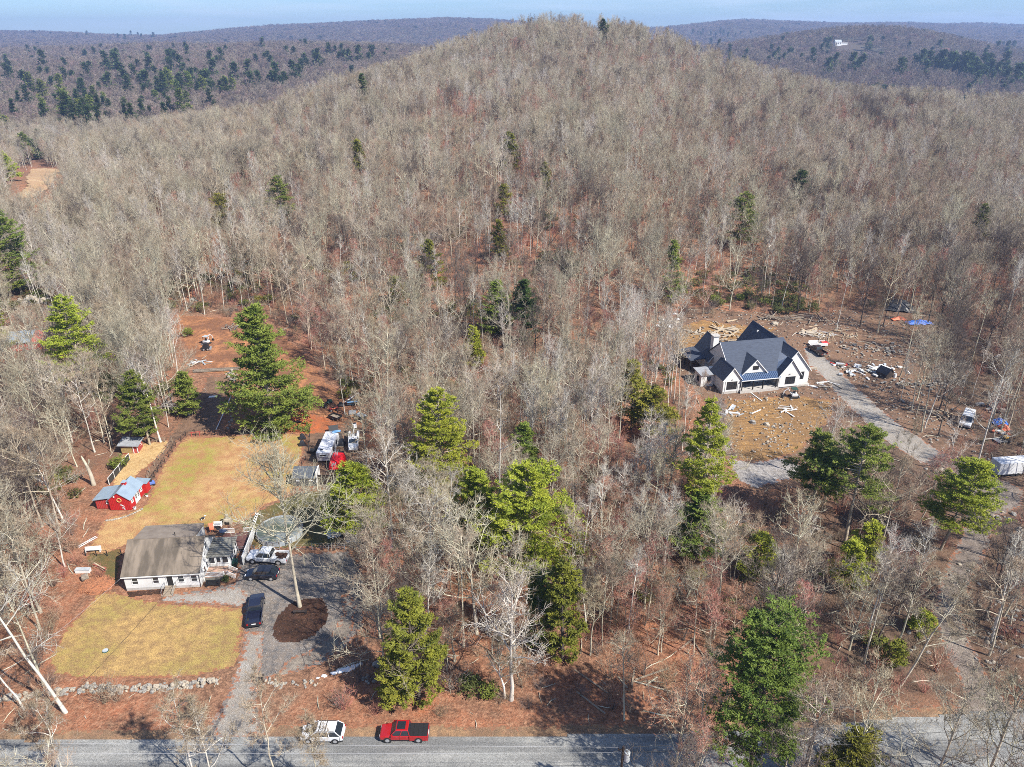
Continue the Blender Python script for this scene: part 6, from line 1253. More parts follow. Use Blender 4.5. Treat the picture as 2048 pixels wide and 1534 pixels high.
lp = empty('leaf_pile', at(195, 1172), 0, 'rust coloured heap of raked leaves left of the house', 'leaf pile'); MB().blob((0, 0, .05), (2.6, 2.0, .75), 5, 16, 8, .12, 0).build('leaves', M('rust_leaves', (.38, .15, .07), 1, (.20, .09, .05), 3, bump=1.0), lp)
gl = Geo(); rr_ = np.random.default_rng(3); th_ = rr_.uniform(0, 6.28, 700); q_ = np.sqrt(rr_.uniform(0, 1, 700)); cx_ = np.stack([2.7 * q_ * np.cos(th_), 2.1 * q_ * np.sin(th_), .78 * np.sqrt(1 - q_ * q_ * .95) + .05], -1); gl.tris(tuft_tris(rr_, cx_, np.full(700, .16), 1, .3)); me = gl.mesh('loose_leaves'); link('loose_leaves', me, lp, M('bright_leaves', (.50, .24, .12), .9, (.33, .14, .07), 2))['kind'] = 'stuff'
c = simple('lying_ladder', at(175, 1085), 1.05, 'white ladder lying in the grass at the left lawn edge', 'ladder')
for s_ in (-.22, .22): MB().box(-1.6, 1.6, s_ - .04, s_ + .04, .1, .18).build('rail', m_trim, c)
for i in range(9): MB().box(-1.5 + i * .37, -1.42 + i * .37, -.22, .22, .1, .17).build('rung', m_trim, c)
c = simple('bench_swing', at(187, 1104), .15, 'white garden bench frame at the left lawn edge', 'bench'); MB().box(-1.2, 1.2, -.25, .25, .5, .58).build('seat', m_trim, c); [MB().box(x - .05, x + .05, -.3, .3, 0, .5).build('leg', m_trim, c) for x in (-1.1, 1.1)]; MB().box(-1.2, 1.2, .2, .28, .58, .95).build('backrest', m_trim, c)
c = simple('pet_dog', at(406, 1040), .9, 'small black and white dog on the lawn behind the ranch house', 'dog')
MB().blob((0, 0, .42), (.42, .17, .18), 2, 9, 6, .04).build('body', m_blk, c, smooth=True); 
MB().blob((.46, 0, .62), (.17, .11, .12), 3, 8, 5, .04).blob((.62, 0, .58), (.1, .06, .06), 3, 8, 5, .03).build('head', m_trim, c, smooth=True)
for x in (-.28, .26):
    for y in (-.1, .1): MB().cyl((x, y, .36), (x + .02, y, 0), .05, .035, k=6).build('leg', m_trim, c)
MB().cyl((-.4, 0, .5), (-.62, 0, .72), .04, .015, k=5).build('tail', m_blk, c)
# ------------------------------------------------------------------ work yard beside the back lawn
p = at(610, 972); gs = empty('garden_shed', (p[0] + .1, p[1], 0), .03, 'grey garden shed with speckled dark roof at the lower right corner of the back lawn', 'shed')
MB().box(-2.1, 2.1, 0, 2.0, 0, 1.9).build('wall', M('slate_boards', (.075, .08, .085), .8, (.05, .053, .058), 3), gs); MB().slab([(-2.35, -.35, 1.85), (2.35, -.35, 1.85), (2.35, 2.3, 2.9), (-2.35, 2.3, 2.9)], .1).build('roof', M('speckled_roof', (.11, .125, .14), .9, (.05, .055, .065), 6), gs)
MB().add([(-2.1, 0, 1.8), (-2.1, 2.0, 1.8), (-2.1, 2.0, 2.68), (2.1, 0, 1.8), (2.1, 2.0, 1.8), (2.1, 2.0, 2.68)], [(0, 2, 1), (3, 4, 5), (0, 1, 4, 3), (1, 2, 5, 4), (0, 3, 5, 2)]).build('gable_boards', m_dk, gs)
for x in (-1.25, 1.15): window(gs, (x, 0, 1.35), .5, .35, (1, 0, 0), (0, -1, 0), m_trim, m_poolw, 1, 1)
MB().box(2.12, 2.3, -.2, 2.4, 0, 3.0).build('corner_board', m_trim, gs)
bf = empty('plank_gate', (p[0] + 4.6, p[1] + .3, 0), .03, 'dark upright plank gate with a gold eagle right of the grey garden shed', 'gate')
pl_ = pp('plank', MB().box(-.13, .13, -.03, .03, .25, 2.2), m_dk)
for i in range(15): o = link('plank', pl_, bf); o.location = (-1.95 + i * .28, 0, 0)
MB().box(-2.15, 2.15, -.12, -.03, 2.2, 2.3).build('top_rail', m_dk, bf); MB().box(-2.0, 2.3, -.7, -.2, 0, .25).build('sill', m_wood, bf)
MB().add([(-.5, -.05, 1.75), (0, -.05, 1.55), (.5, -.05, 1.75), (.08, -.05, 1.62), (0, -.05, 1.4), (-.08, -.05, 1.62)], [(0, 5, 1), (1, 3, 2), (1, 5, 4, 3)]).build('eagle_ornament', M('gold_paint', (.5, .38, .15), .4), bf)
p, q = at(648, 930), at(667, 886); a_ = ang(p, q) - math.pi / 2
rv = empty('camper_trailer', (*[(p[i] + q[i]) / 2 for i in (0, 1)], .0), a_, 'long white camper trailer parked beside the back lawn fence', 'camper trailer'); Lr = math.hypot(q[0] - p[0], q[1] - p[1])
MB().hexa([(-1.35, -Lr / 2 + .5, .6), (1.35, -Lr / 2 + .5, .6), (1.35, Lr / 2, .6), (-1.35, Lr / 2, .6), (-1.35, -Lr / 2, 2.7), (1.35, -Lr / 2, 2.7), (1.35, Lr / 2, 2.7), (-1.35, Lr / 2, 2.7)]).build('body', M('camper_white', (.64, .65, .68), .4, (.56, .57, .60), .6), rv, bevel=.12)
MB().box(-.3, .3, 1.0, 1.7, 2.7, 2.85).build('roof_vent', m_trim, rv); MB().box(-.7, -.2, -Lr / 2 + 1.0, -Lr / 2 + 1.5, 2.7, 2.76).build('roof_hatch', m_blk, rv)
for y in (-1.2, 1.6): window(rv, (1.35, y, 1.8), .9, .5, (0, 1, 0), (1, 0, 0), m_blackf, m_glass, 1, 1, 'side_window')
window(rv, (0, -Lr / 2 + .12, 2.05), 1.3, .4, (1, 0, 0), (0, -1, -.2), m_trim, m_glass, 2, 1, 'front_window')
for s_ in (-1, 1):
    for y in (-.5, .4): MB().cyl((s_ * 1.1, y, .36), (s_ * 1.33, y, .36), .36, k=12).build('wheel', m_tyre, rv)
MB().cyl((-.5, -Lr / 2 + .4, .55), (0, -Lr / 2 - .9, .5), .05, k=5).cyl((.5, -Lr / 2 + .4, .55), (0, -Lr / 2 - .9, .5), .05, k=5).build('hitch', m_blk, rv)
t_ = MB()
def tarp(name, loc, rz, w, l, h, mat, label, seed, fold=.25):
    r_ = random.Random(seed); nx_, ny_ = 9, 9; P = [(w * (i / (nx_ - 1) - .5) + r_.uniform(-.1, .1) * w / 5, l * (j / (ny_ - 1) - .5) + r_.uniform(-.1, .1) * l / 5, 0.06 + h * (1 - abs(i / 4 - 1) ** 2) * (1 - abs(j / 4 - 1) ** 2) + r_.uniform(0, fold)) for j in range(ny_) for i in range(nx_)]
    n_ = len(P); P += [(x, y, max(.0, z - .05)) for x, y, z in P]; F = [(j * nx_ + i, j * nx_ + i + 1, (j + 1) * nx_ + i + 1, (j + 1) * nx_ + i) for j in range(ny_ - 1) for i in range(nx_ - 1)]
    o = MB().add(P, F + [tuple(n_ + k for k in reversed(f)) for f in F]).build(name, mat); o.location = loc; o.rotation_euler.z = rz; return tag(o, label, 'tarp')
tarp('folded_tarp', (rv.location.x + 1.0, rv.location.y + Lr / 2 - .5, 2.72), .3, 1.7, .8, .2, m_cara, 'light blue tarp bunched on the rear roof of the camper trailer', 3)
p = at(672, 943); rt_ = empty('covered_tractor', (p[0], p[1] + 1.9, 0), .0, 'bulky machine under a bright red tarp in front of the camper trailer', 'covered machine')
MB().hexa([(-1.5, -1.9, .1), (1.5, -1.9, .1), (1.5, 1.7, .1), (-1.5, 1.7, .1), (-1.15, -1.4, 1.9), (1.05, -1.4, 1.9), (1.05, 1.5, 2.3), (-1.0, 1.5, 2.3)]).build('red_cover', m_redt, rt_, bevel=.2)
MB().box(-1.3, 1.3, -2.05, -1.7, .0, .35).build('skid', m_dk, rt_)
ld = empty('aluminium_ladder', (rt_.location.x - .3, rt_.location.y - .1, 0), 0.05, 'silver ladder lying over the red tarp', 'ladder')
for s_ in (-.24, .24): MB().hexa([(s_ - .04, -2.4, 1.45), (s_ + .04, -2.4, 1.45), (s_ + .04, 2.2, 2.42), (s_ - .04, 2.2, 2.42), (s_ - .04, -2.4, 1.55), (s_ + .04, -2.4, 1.55), (s_ + .04, 2.2, 2.52), (s_ - .04, 2.2, 2.52)]).build('rail', m_grey, ld)
for i in range(14): t = i / 13; MB().box(-.24, .24, -2.3 + 4.4 * t, -2.24 + 4.4 * t, 1.5 + .92 * t, 1.56 + .92 * t).build('rung', m_grey, ld)
# bucket truck
p, q = at(706, 920), at(710, 862); a_ = ang(q, p); bt_ = empty('bucket_truck', (*[(p[i] + q[i]) / 2 for i in (0, 1)], 0), a_, 'white utility bucket truck with folded boom parked right of the camper', 'utility truck')
loft(MB(), [(3.2, [(-.8, .6), (.8, .6), (.75, 1.15), (-.75, 1.15)]), (2.9, [(-1.0, .5), (1.0, .5), (.95, 1.35), (-.95, 1.35)]), (1.7, [(-1.05, .5), (1.05, .5), (1.0, 1.5), (-1.0, 1.5)]), (.3, [(-1.05, .5), (1.05, .5), (1.0, 1.5), (-1.0, 1.5)])]).build('hood', m_carw, bt_, bevel=.05)
MB().hexa([(.3, -1.0, 1.5), (1.9, -1.0, 1.5), (1.9, 1.0, 1.5), (.3, 1.0, 1.5), (.35, -.85, 2.25), (1.3, -.85, 2.25), (1.3, .85, 2.25), (.35, .85, 2.25)]).build('cab', m_carw, bt_, bevel=.05)
MB().slab([(1.93, -.85, 1.58), (1.93, .85, 1.58), (1.4, .75, 2.15), (1.4, -.75, 2.15)], -.03).build('windscreen', m_glass, bt_)
for s_ in (-1, 1): MB().box(-3.2, .2, s_ * .85 - .25, s_ * .85 + .25, .6, 1.5).build('tool_box', m_carw, bt_, bevel=.03); window(bt_, (1.0, s_ * .96, 1.9), .7, .45, (1, 0, 0), (0, s_, .1), m_blackf, m_glass, 1, 1, 'side_window', .03)
MB().box(-3.2, .2, -.6, .6, .6, .9).build('deck', m_grey, bt_); MB().cyl((-.6, 0, .9), (-.6, 0, 1.9), .28, k=10).build('turret', m_carw, bt_)
MB().hexa([(-.7, -.12, 1.9), (-.7, .12, 1.9), (-3.4, .35, 2.5), (-3.4, .11, 2.5), (-.7, -.12, 2.15), (-.7, .12, 2.15), (-3.4, .35, 2.75), (-3.4, .11, 2.75)]).build('boom', m_carw, bt_)
bk = MB().box(-4.3, -3.5, -.2, .6, 1.9, 2.9); bk.build('bucket', m_carw, bt_, bevel=.08); MB().box(-4.2, -3.6, -.1, .5, 2.9, 2.92).build('bucket_opening', m_blk, bt_); wheels(bt_, (2.3, -2.0), 1.02, .42)
MB().box(3.15, 3.3, -1.0, 1.0, .45, .75).build('bumper', m_chrome, bt_)
for j, (u_, v_, lb_) in enumerate(((605, 878, 'upper of two black covered grills at the top right lawn corner'), (605, 892, 'lower of two black covered grills at the top right lawn corner'))):
    c = simple('covered_grill', at(u_, v_), .1, lb_, 'grill'); MB().hexa([(-.75, -.45, 0), (.75, -.45, 0), (.75, .45, 0), (-.75, .45, 0), (-.35, -.25, 1.15), (.35, -.25, 1.15), (.35, .25, 1.15), (-.35, .25, 1.15)]).build('cover', m_blackt, c, bevel=.12); MB().blob((0, 0, 1.1), (.3, .25, .18), j).build('lid_bulge', m_blackt, c)
c = simple('tyre_stack', at(628, 908), 0, 'black barrel smoker left of the camper trailer', 'smoker'); MB().cyl((-.7, 0, .75), (.7, 0, .75), .42, k=14).build('barrel', m_blk, c); [MB().box(x - .04, x + .04, -.3, .3, 0, .5).build('leg', m_blk, c) for x in (-.55, .55)]; MB().cyl((.5, 0, 1.1), (.5, 0, 1.6), .07, k=6).build('chimney', m_blk, c)
for j, (u_, v_, m_, sc_, lb_) in enumerate(((681, 890, m_blackt, 1.0, 'dark covered machine between the camper and the bucket truck'), (678, 877, m_dk, .8, 'brown covered heap behind the camper trailer'), (684, 912, m_blackt, .7, 'black tool chest beside the red tarp'))):
    c = simple('covered_machine', at(u_, v_), .2 * j, lb_, 'covered machine'); MB().hexa([(-1 * sc_, -.9 * sc_, 0), (1 * sc_, -.9 * sc_, 0), (1 * sc_, .9 * sc_, 0), (-1 * sc_, .9 * sc_, 0), (-.6 * sc_, -.5 * sc_, 1.2 * sc_), (.7 * sc_, -.5 * sc_, 1.0 * sc_), (.6 * sc_, .6 * sc_, 1.3 * sc_), (-.6 * sc_, .5 * sc_, 1.1 * sc_)]).build('cover', m_, c, bevel=.15); MB().box(-.9 * sc_, .9 * sc_, -.95 * sc_, -.85 * sc_, 0, .15).build('skid', m_wood, c)
c = simple('solar_panel', at(668, 866), .3, 'black tilted panel behind the camper trailer', 'panel'); MB().slab([(-1.0, -.5, .5), (1.0, -.5, .5), (1.0, .6, 1.5), (-1.0, .6, 1.5)], .06).build('panel', m_blk, c); [MB().box(x - .04, x + .04, .4, .5, 0, 1.3).build('leg', m_grey, c) for x in (-.8, .8)]
def utrailer(loc, rz, label, deckm, L=2.6, W=1.5, lid=None):
    c = simple('utility_trailer', loc, rz, label, 'trailer')
    MB().box(-L / 2, L / 2, -W / 2, W / 2, .5, .58).build('deck', deckm, c)
    for s_ in (-1, 1): MB().box(-L / 2, L / 2, s_ * W / 2 - .04, s_ * W / 2 + .04, .58, .95).build('side_rail', m_blk, c); MB().cyl((0, s_ * (W / 2 + .05), .32), (0, s_ * (W / 2 + .25), .32), .32, k=12).build('wheel', m_tyre, c)
    for s_ in (-1, 1): MB().box(s_ * L / 2 - .04, s_ * L / 2 + .04, -W / 2, W / 2, .58, .95).build('end_rail', m_blk, c)
    MB().cyl((L / 2, 0, .5), (L / 2 + 1.1, 0, .45), .05, k=5).build('hitch', m_blk, c)
    if lid: MB().hexa([(-L / 2, -W / 2, .6), (L / 2, -W / 2, .6), (L / 2, W / 2, .6), (-L / 2, W / 2, .6), (-L / 2 + .15, -W / 2 + .12, 1.0), (L / 2 - .15, -W / 2 + .12, 1.0), (L / 2 - .15, W / 2 - .12, 1.0), (-L / 2 + .15, W / 2 - .12, 1.0)]).build('lid', lid, c, bevel=.08)
    return c
utrailer(at(671, 838), -.6, 'small flat trailer with a brown deck on the dark yard', m_wood); utrailer(at(722, 838), -.7, 'small trailer with a pale grey lid on the dark yard', m_wood, 2.6, 1.7, m_poolw)
utrailer(at(706, 810), .3, 'blue tipped cart beside the pale bare tree', m_cara, 2.6, 1.4); c = simple('leaning_board', at(705, 804), .5, 'white plank leaning on the blue cart', 'plank'); MB().hexa([(-1.8, -.12, .3), (1.6, -.12, 1.9), (1.6, .12, 1.9), (-1.8, .12, .3), (-1.8, -.12, .4), (1.6, -.12, 2.0), (1.6, .12, 2.0), (-1.8, .12, .4)]).build('plank', m_trim, c)
c = simple('grey_sheet', at(705, 826), .2, 'flat grey sheet lying below the blue cart', 'sheet'); MB().box(-.8, .8, -1.0, 1.0, .1, .2).build('sheet', m_grey, c)
c = simple('quad_bike', at(668, 822), .4, 'red quad bike parked among the machines on the dark yard', 'quad bike'); MB().box(-.7, .7, -.3, .3, .45, .75).build('body', m_orange, c, bevel=.08); MB().box(.5, .95, -.45, .45, .6, .72).box(-.95, -.45, -.45, .45, .6, .72).build('fender', m_carr, c, bevel=.04); MB().box(-.4, .2, -.18, .18, .75, .9).build('seat', m_blk, c); MB().cyl((.4, -.4, 1.05), (.4, .4, 1.05), .03, k=5).build('handlebar', m_blk, c); wheels(c, (.65, -.65), .55, .28, .2)
for j, (u_, v_, lb_) in enumerate(((650, 815, 'black mower left of the red quad bike'), (660, 806, 'dark green mower behind the red quad bike'), (682, 812, 'black mower right of the red quad bike'))):
    c = simple('garden_mower', at(u_, v_), j * .9, lb_, 'mower'); MB().hexa([(-.8, -.45, .3), (.5, -.45, .3), (.5, .45, .3), (-.8, .45, .3), (-.5, -.3, .7), (.4, -.3, .85), (.4, .3, .85), (-.5, .3, .7)]).build('body', m_green if j == 1 else m_blk, c, bevel=.06); MB().box(-.6, -.2, -.2, .2, .7, 1.05).build('seat', m_blk, c); wheels(c, (.35, -.6), .48, .22, .14)
c = simple('plank_bench', at(593, 846), .1, 'black beam lying on the orange soil', 'beam'); MB().box(-1.1, 1.1, -.12, .12, .05, .3).build('beam', m_blk, c)
# paddock things
def mini_excavator(loc, rz, label, bodym, roofm, name='mini_excavator'):
    c = simple(name, loc, rz, label, 'mini excavator')
    for s_ in (-1, 1): MB().box(-.95, .95, s_ * .65 - .18, s_ * .65 + .18, 0, .42).build('track', m_tyre, c, bevel=.12)
    MB().box(-.8, .55, -.65, .65, .5, 1.1).build('house', bodym, c, bevel=.08)
    for x in (-.55, .5):
        for y in (-.55, .55): MB().box(x - .04, x + .04, y - .04, y + .04, 1.1, 2.2).build('cab_post', m_blk, c)
    MB().box(-.7, .65, -.65, .65, 2.2, 2.3).build('canopy', roofm, c, bevel=.04); MB().box(-.3, .1, -.22, .22, 1.1, 1.6).build('seat', m_blk, c)
    MB().cyl((.6, .1, .9), (1.5, .1, 2.3), .10, k=6).cyl((1.5, .1, 2.3), (2.4, .1, 1.5), .09, k=6).build('boom', bodym, c); MB().cyl((2.4, .1, 1.5), (2.5, .1, .7), .07, k=6).build('stick', bodym, c); MB().hexa([(2.3, -.15, .1), (2.8, -.15, .1), (2.8, .35, .1), (2.3, .35, .1), (2.35, -.15, .65), (2.6, -.15, .65), (2.6, .35, .65), (2.35, .35, .65)]).build('bucket', m_blk, c)
    MB().box(-1.35, -1.2, -.7, .7, .1, .45).build('blade', m_grey, c); return c
mini_excavator(at(414, 688), 1.2, 'white and black mini excavator standing on the red clearing', m_carw, m_poolw)
c = simple('skid_steer', at(413, 700), .2, 'black loader just below the white mini excavator', 'loader'); MB().box(-.9, .7, -.7, .7, .35, 1.1).build('body', m_blk, c, bevel=.1); MB().box(-.5, .5, -.55, .55, 1.1, 1.9).build('cab', m_blk, c, bevel=.05); wheels(c, (.5, -.5), .85, .36); MB().box(.9, 1.3, -.8, .8, .1, .6).build('bucket', m_grey, c)
def debris(name, centre, label, cat, n, spread, mats, seed, long=(0.4, 2.6), thick=(.05, .16), ht=.35, child='plank', group=None):
    r_ = random.Random(seed); root = simple(name, at(*centre), 0, label, cat, group)
    for i in range(n):
        L = r_.uniform(*long); w = r_.uniform(*thick); x, y = r_.gauss(0, spread[0]), r_.gauss(0, spread[1]); a = r_.uniform(0, 3.14); z0 = r_.uniform(0, ht); t_ = r_.uniform(-.12, .12) * L
        dx, dy = math.cos(a) * L / 2, math.sin(a) * L / 2; nx, ny = -math.sin(a) * w, math.cos(a) * w
        zg = hz(root.location.x + x, root.location.y + y) - root.location.z
        MB().hexa([(x - dx - nx, y - dy - ny, zg + z0), (x + dx - nx, y + dy - ny, zg + z0 + t_), (x + dx + nx, y + dy + ny, zg + z0 + t_), (x - dx + nx, y - dy + ny, zg + z0), (x - dx - nx, y - dy - ny, zg + z0 + w), (x + dx - nx, y + dy - ny, zg + z0 + t_ + w), (x + dx + nx, y + dy + ny, zg + z0 + t_ + w), (x - dx + nx, y - dy + ny, zg + z0 + w)]).build(child, mats[i % len(mats)], root)
    return root
debris('scrap_pile', (398, 726), 'white scrap boards on the left edge of the red clearing', 'scrap pile', 22, (1.3, .8), (m_trim, m_ply, m_poolw), 3)
debris('brush_pile', (470, 655), 'dark brush and log pile at the top of the red clearing', 'brush pile', 34, (1.8, .9), (m_log, m_wood, m_stone), 5, (.6, 3), (.04, .12), .6, 'branch')
debris('scrap_pile', (462, 622), 'pale broken boards by the evergreen undergrowth above the red clearing', 'scrap pile', 14, (2.2, .8), (m_wood, m_log), 6)
c = simple('fallen_log', at(435, 742), .12, 'long stack of grey poles lying across the top of the dark paddock', 'log stack')
for i in range(7): MB().cyl((-5.6 + random.uniform(-.5, .5), i * .22 - .6, .18 + (i % 2) * .16), (5.4 + random.uniform(-.5, .5), i * .22 - .4, .2 + (i % 3) * .12), .13, .09, k=7).build('log', m_log, c)
stone_wall('rock_row', gp((455, 757), (464, 745), (470, 768), (482, 778), (492, 770)), 'pale rubble stones at the top right corner of the dark paddock', 60, 1.0, .32)
stone_wall('rock_row', gp((455, 860), (464, 830), (475, 800), (478, 780)), 'scattered pale stones along the right edge of the dark paddock', 40, .8, .26, 1)
c = simple('white_barrier', at(449, 825), 0, 'long white pipe rail leaning along the right edge of the paddock', 'pipe rail'); pA, pB = at(433, 862), at(467, 788); MB().cyl((pA[0] - c.location.x, pA[1] - c.location.y, .3), (pB[0] - c.location.x, pB[1] - c.location.y, .6), .10, k=7).build('pipe', m_trim, c)
c = simple('white_sheet', at(426, 794), .2, 'white sheet lying flat on the paddock', 'sheet'); MB().box(-.9, .9, -.45, .45, .03, .08).build('sheet', m_trim, c)
c = simple('black_tub', at(372, 832), 0, 'black tub with a white bucket on its rim at the left of the paddock', 'tub'); MB().cyl((0, 0, 0), (0, 0, .5), .5, .55, k=14).build('tub', m_blk, c); MB().cyl((.5, .3, 0.0), (.5, .3, .8), .2, .24, k=10).build('bucket', m_trim, c)
c = simple('feeding_frame', at(392, 872), .2, 'reddish wooden sawhorse at the top left corner of the back lawn', 'sawhorse'); MB().box(-1.0, 1.0, -.06, .06, .8, .92).build('beam', m_barnd, c); [MB().cyl((x, s_ * .35, 0), (x, 0, .85), .05, k=4).build('leg', m_barnd, c) for x in (-.8, .8) for s_ in (-1, 1)]
# cars half hidden under the trees right of the pool
veh_at('suv', (704, 1092), (705, 1058), 'silver grey car half hidden under bare trees right of the pool', 'car', m_poolw)
tarp('grey_tarp', at(668, 1068), .3, 2.2, 2.4, .6, m_grey, 'crumpled blue grey tarp on the grass right of the round pool', 9)
tarp('blue_tarp', at(776, 1096), .3, 1.6, 1.2, .4, m_blue, 'small blue tarp showing between bare trees right of the loop', 10)
# bare snag by the barn shed
c = simple('dead_snag', at(188, 970), 0, 'broken pale dead trunk with two stubs just left of the red barn shed', 'dead tree'); g_ = Geo(); g_.tube([(0, 0, -.4), (-.05, 0, 2.2), (-.35, 0, 4.4)], [.42, .34, .26], 9); me = g_.mesh('trunk'); me.materials.append(mb_grey); link('trunk', me, c); g_ = Geo(); g_.tube([(-.35, 0, 4.3), (-.75, .1, 5.5), (-.9, .1, 6.2)], [.25, .2, .1], 7); g_.tube([(-.25, 0, 4.0), (.3, 0, 5.0), (.4, 0, 5.6)], [.2, .16, .08], 7); me = g_.mesh('stubs'); me.materials.append(mb_grey); link('stubs', me, c)
# far left neighbour
p = at(55, 700); nb = empty('metal_roof_barn', (p[0], p[1], p[2]), .25, 'low building with shiny grey metal roof at the left edge of the woods', 'building'); MB().box(-4.5, 3.5, 0, 5, 0, 2.3).build('wall', m_barnd, nb); MB().slab([(-5, -.5, 2.3), (1.2, -.5, 2.3), (1.2, 5.5, 3.6), (-5, 5.5, 3.6)], .1).build('roof', m_galv, nb)
MB().slab([(1.25, -.5, 2.2), (4.0, -.5, 2.2), (4.0, 5.5, 3.3), (1.25, 5.5, 3.3)], .1).build('red_roof', m_barnd, nb)
p = at(97, 633); nb = empty('field_hut', (p[0], p[1], p[2]), .2, 'tiny hut with dark red end wall in the left woods', 'hut'); gable_body(nb, -1.3, 1.3, 0, 3, 0, 1.7, 2.6, 'y', m_barnd); gable_roof(nb, -1.3, 1.3, 0, 3, 1.7, 2.6, 'y', m_poolw, .3, .08)
stone_wall('rubble_heap', gp((50, 615), (62, 600), (72, 612), (84, 608)), 'heap of pale rubble in the left woods', 90, 3.0, .7, 2, mats=(m_stoneb, m_stone)); stone_wall('rubble_heap', gp((-8, 668), (8, 660), (14, 672)), 'pale rubble cut by the left edge', 40, 1.6, .6, 2, mats=(m_stoneb,))
# ------------------------------------------------------------------ new white farmhouse
NO = (48.7, 153.1); NA = R(11.7); NZ = hz(55, 160) - .05
def nl(u, v, z=0.0):
    x, y = P0(u, v, z); dx, dy = x - NO[0], y - NO[1]; c, s = math.cos(NA), math.sin(NA); return dx * c + dy * s, -dx * s + dy * c
fh = empty('farmhouse', (NO[0], NO[1], NZ), NA, 'new white farmhouse with dark blue grey gabled roofs at the head of the new driveway', 'house')
MB().box(.05, 22.3, .05, 3, -.6, .45).box(2.0, 22.2, 3, 14.4, -.6, .45).build('foundation', m_found, fh)
# main body: ridge along x at y 8.3
MB().box(.03, 4.2, .03, 8.0, .45, 3.5).build('left_wing_wall', m_white, fh)
gable_body(fh, 0, 4.25, 0, 6.0, .45, 3.75, 6.35, 'y', m_white, 'wall'); 
def roofq(name, quads, th=.16, mat=None, label=None):
    mb = MB(); [mb.slab(q, th) for q in quads]; return mb.build(name, mat or m_roofn, fh, label=label)
yr, zr_ = 8.4, 9.35
roofq('main_roof', [[(2.3, 1.3, 3.75), (20.4, 1.3, 3.75), (18.9, yr, zr_), (2.3, yr, zr_)], [(20.4, 15.2, 3.75), (2.3, 15.2, 3.75), (2.3, yr, zr_), (18.9, yr, zr_)]])
MB().add([(2.5, 1.8, .45), (2.5, 14.7, .45), (2.5, 14.7, 3.9), (2.5, yr, zr_ - .25), (2.5, 1.8, 3.9)], [(4, 3, 2, 1, 0)]).add([(2.7, 1.8, .45), (2.7, 14.7, .45), (2.7, 14.7, 3.9), (2.7, yr, zr_ - .25), (2.7, 1.8, 3.9)], [(0, 1, 2, 3, 4)]).build('gable_wall', m_white, fh)
MB().box(2.75, 21, 3.2, 14.6, .45, 3.6).build('core_wall', m_white, fh)
MB().add([(2.28, 1.3, 3.62), (2.28, yr, zr_ - .13), (2.28, yr, zr_ + .05), (2.28, 1.3, 3.8), (2.36, 1.3, 3.62), (2.36, yr, zr_ - .13), (2.36, yr, zr_ + .05), (2.36, 1.3, 3.8)], [(0, 3, 2, 1), (4, 5, 6, 7), (3, 7, 6, 2), (0, 1, 5, 4)]).build('rake_board', m_trim, fh)
# left wing roof, ridge along y
def roof_y(name, xa, xb, y0, y1, ze, zr, ov=.35, ovg=.3, th=.14): 
    o = gable_roof(fh, xa, xb, y0, y1, ze, zr, 'y', m_roofn, ov, th, name, ovg); mb = MB(); c = (xa + xb) / 2; sl = (zr - ze) / (c - xa)
    for s, xe in ((-1, xa - ov), (1, xb + ov)):
        ze_ = ze - sl * ov; mb.hexa([(xe, y0 - ovg - .03, ze_ - .22), (c, y0 - ovg - .03, zr - .22), (c, y0 - ovg + .02, zr - .22), (xe, y0 - ovg + .02, ze_ - .22), (xe, y0 - ovg - .03, ze_ + .02), (c, y0 - ovg - .03, zr + .02), (c, y0 - ovg + .02, zr + .02), (xe, y0 - ovg + .02, ze_ + .02)])
    mb.build('rake_board', m_trim, o); return o
roof_y('left_wing_roof', 0, 4.25, 0, 6.2, 3.75, 6.45)
# right wing: two stepped front gables
gable_body(fh, 13.9, 19.2, -.25, 6, .45, 3.8, 7.2, 'y', m_white); roof_y('front_gable_roof', 13.9, 19.2, -.25, 1.5, 3.8, 7.35)
gable_body(fh, 14.4, 22.5, 1.2, 12, .45, 3.9, 8.6, 'y', m_white); roof_y('right_wing_roof', 14.4, 22.5, 1.2, 12, 3.9, 8.75)
# rear garage wing and rear left wing
gable_body(fh, 13.8, 21.6, 12, 20.5, .2, 3.9, 9.1, 'y', m_white); roof_y('rear_wing_roof', 13.8, 21.6, 8.6, 20.8, 3.9, 9.25)
gable_body(fh, 1.5, 8.0, 13, 19, .2, 3.7, 7.6, 'y', m_white); roof_y('rear_left_roof', 1.5, 8.0, 11, 19.5, 3.7, 7.75)
MB().slab([(-2.6, 12.5, 3.3), (1.5, 12.5, 3.75), (1.5, 20, 3.75), (-2.6, 20, 3.3)], .16).build('side_porch_roof', m_roofn, fh)
for y in (12.8, 16.2, 19.6): MB().box(-2.5, -2.2, y - .14, y + .14, 0, 3.2).build('porch_post', m_blackf, fh)
MB().box(-2.6, 1.4, 12.6, 19.8, -.1, .3).build('side_porch_slab', m_found, fh)
ch = MB().box(2.6, 4.0, 12.0, 13.4, 3.4, 9.3).build('chimney', m_white, fh); MB().box(2.4, 4.2, 11.8, 13.6, 9.3, 9.5).build('chimney_cap', m_found, ch)
# left bump out
MB().box(-3.3, -.03, 4.6, 8.2, -.1, 2.8).build('side_room_wall', m_white, fh); MB().slab([(-3.7, 4.2, 3.1), (0, 4.2, 3.1), (0, 8.6, 3.3), (-3.7, 8.6, 3.3)], .16).build('side_room_roof', m_greyroof, fh); window(fh, (-1.4, 4.6, 1.7), .7, 1.3, (1, 0, 0), (0, -1, 0), m_blackf, m_glass, 1, 1)
window(fh, (-3.3, 6.2, 1.6), 1.0, 1.2, (0, 1, 0), (-1, 0, 0), m_blackf, m_glass, 1, 1)
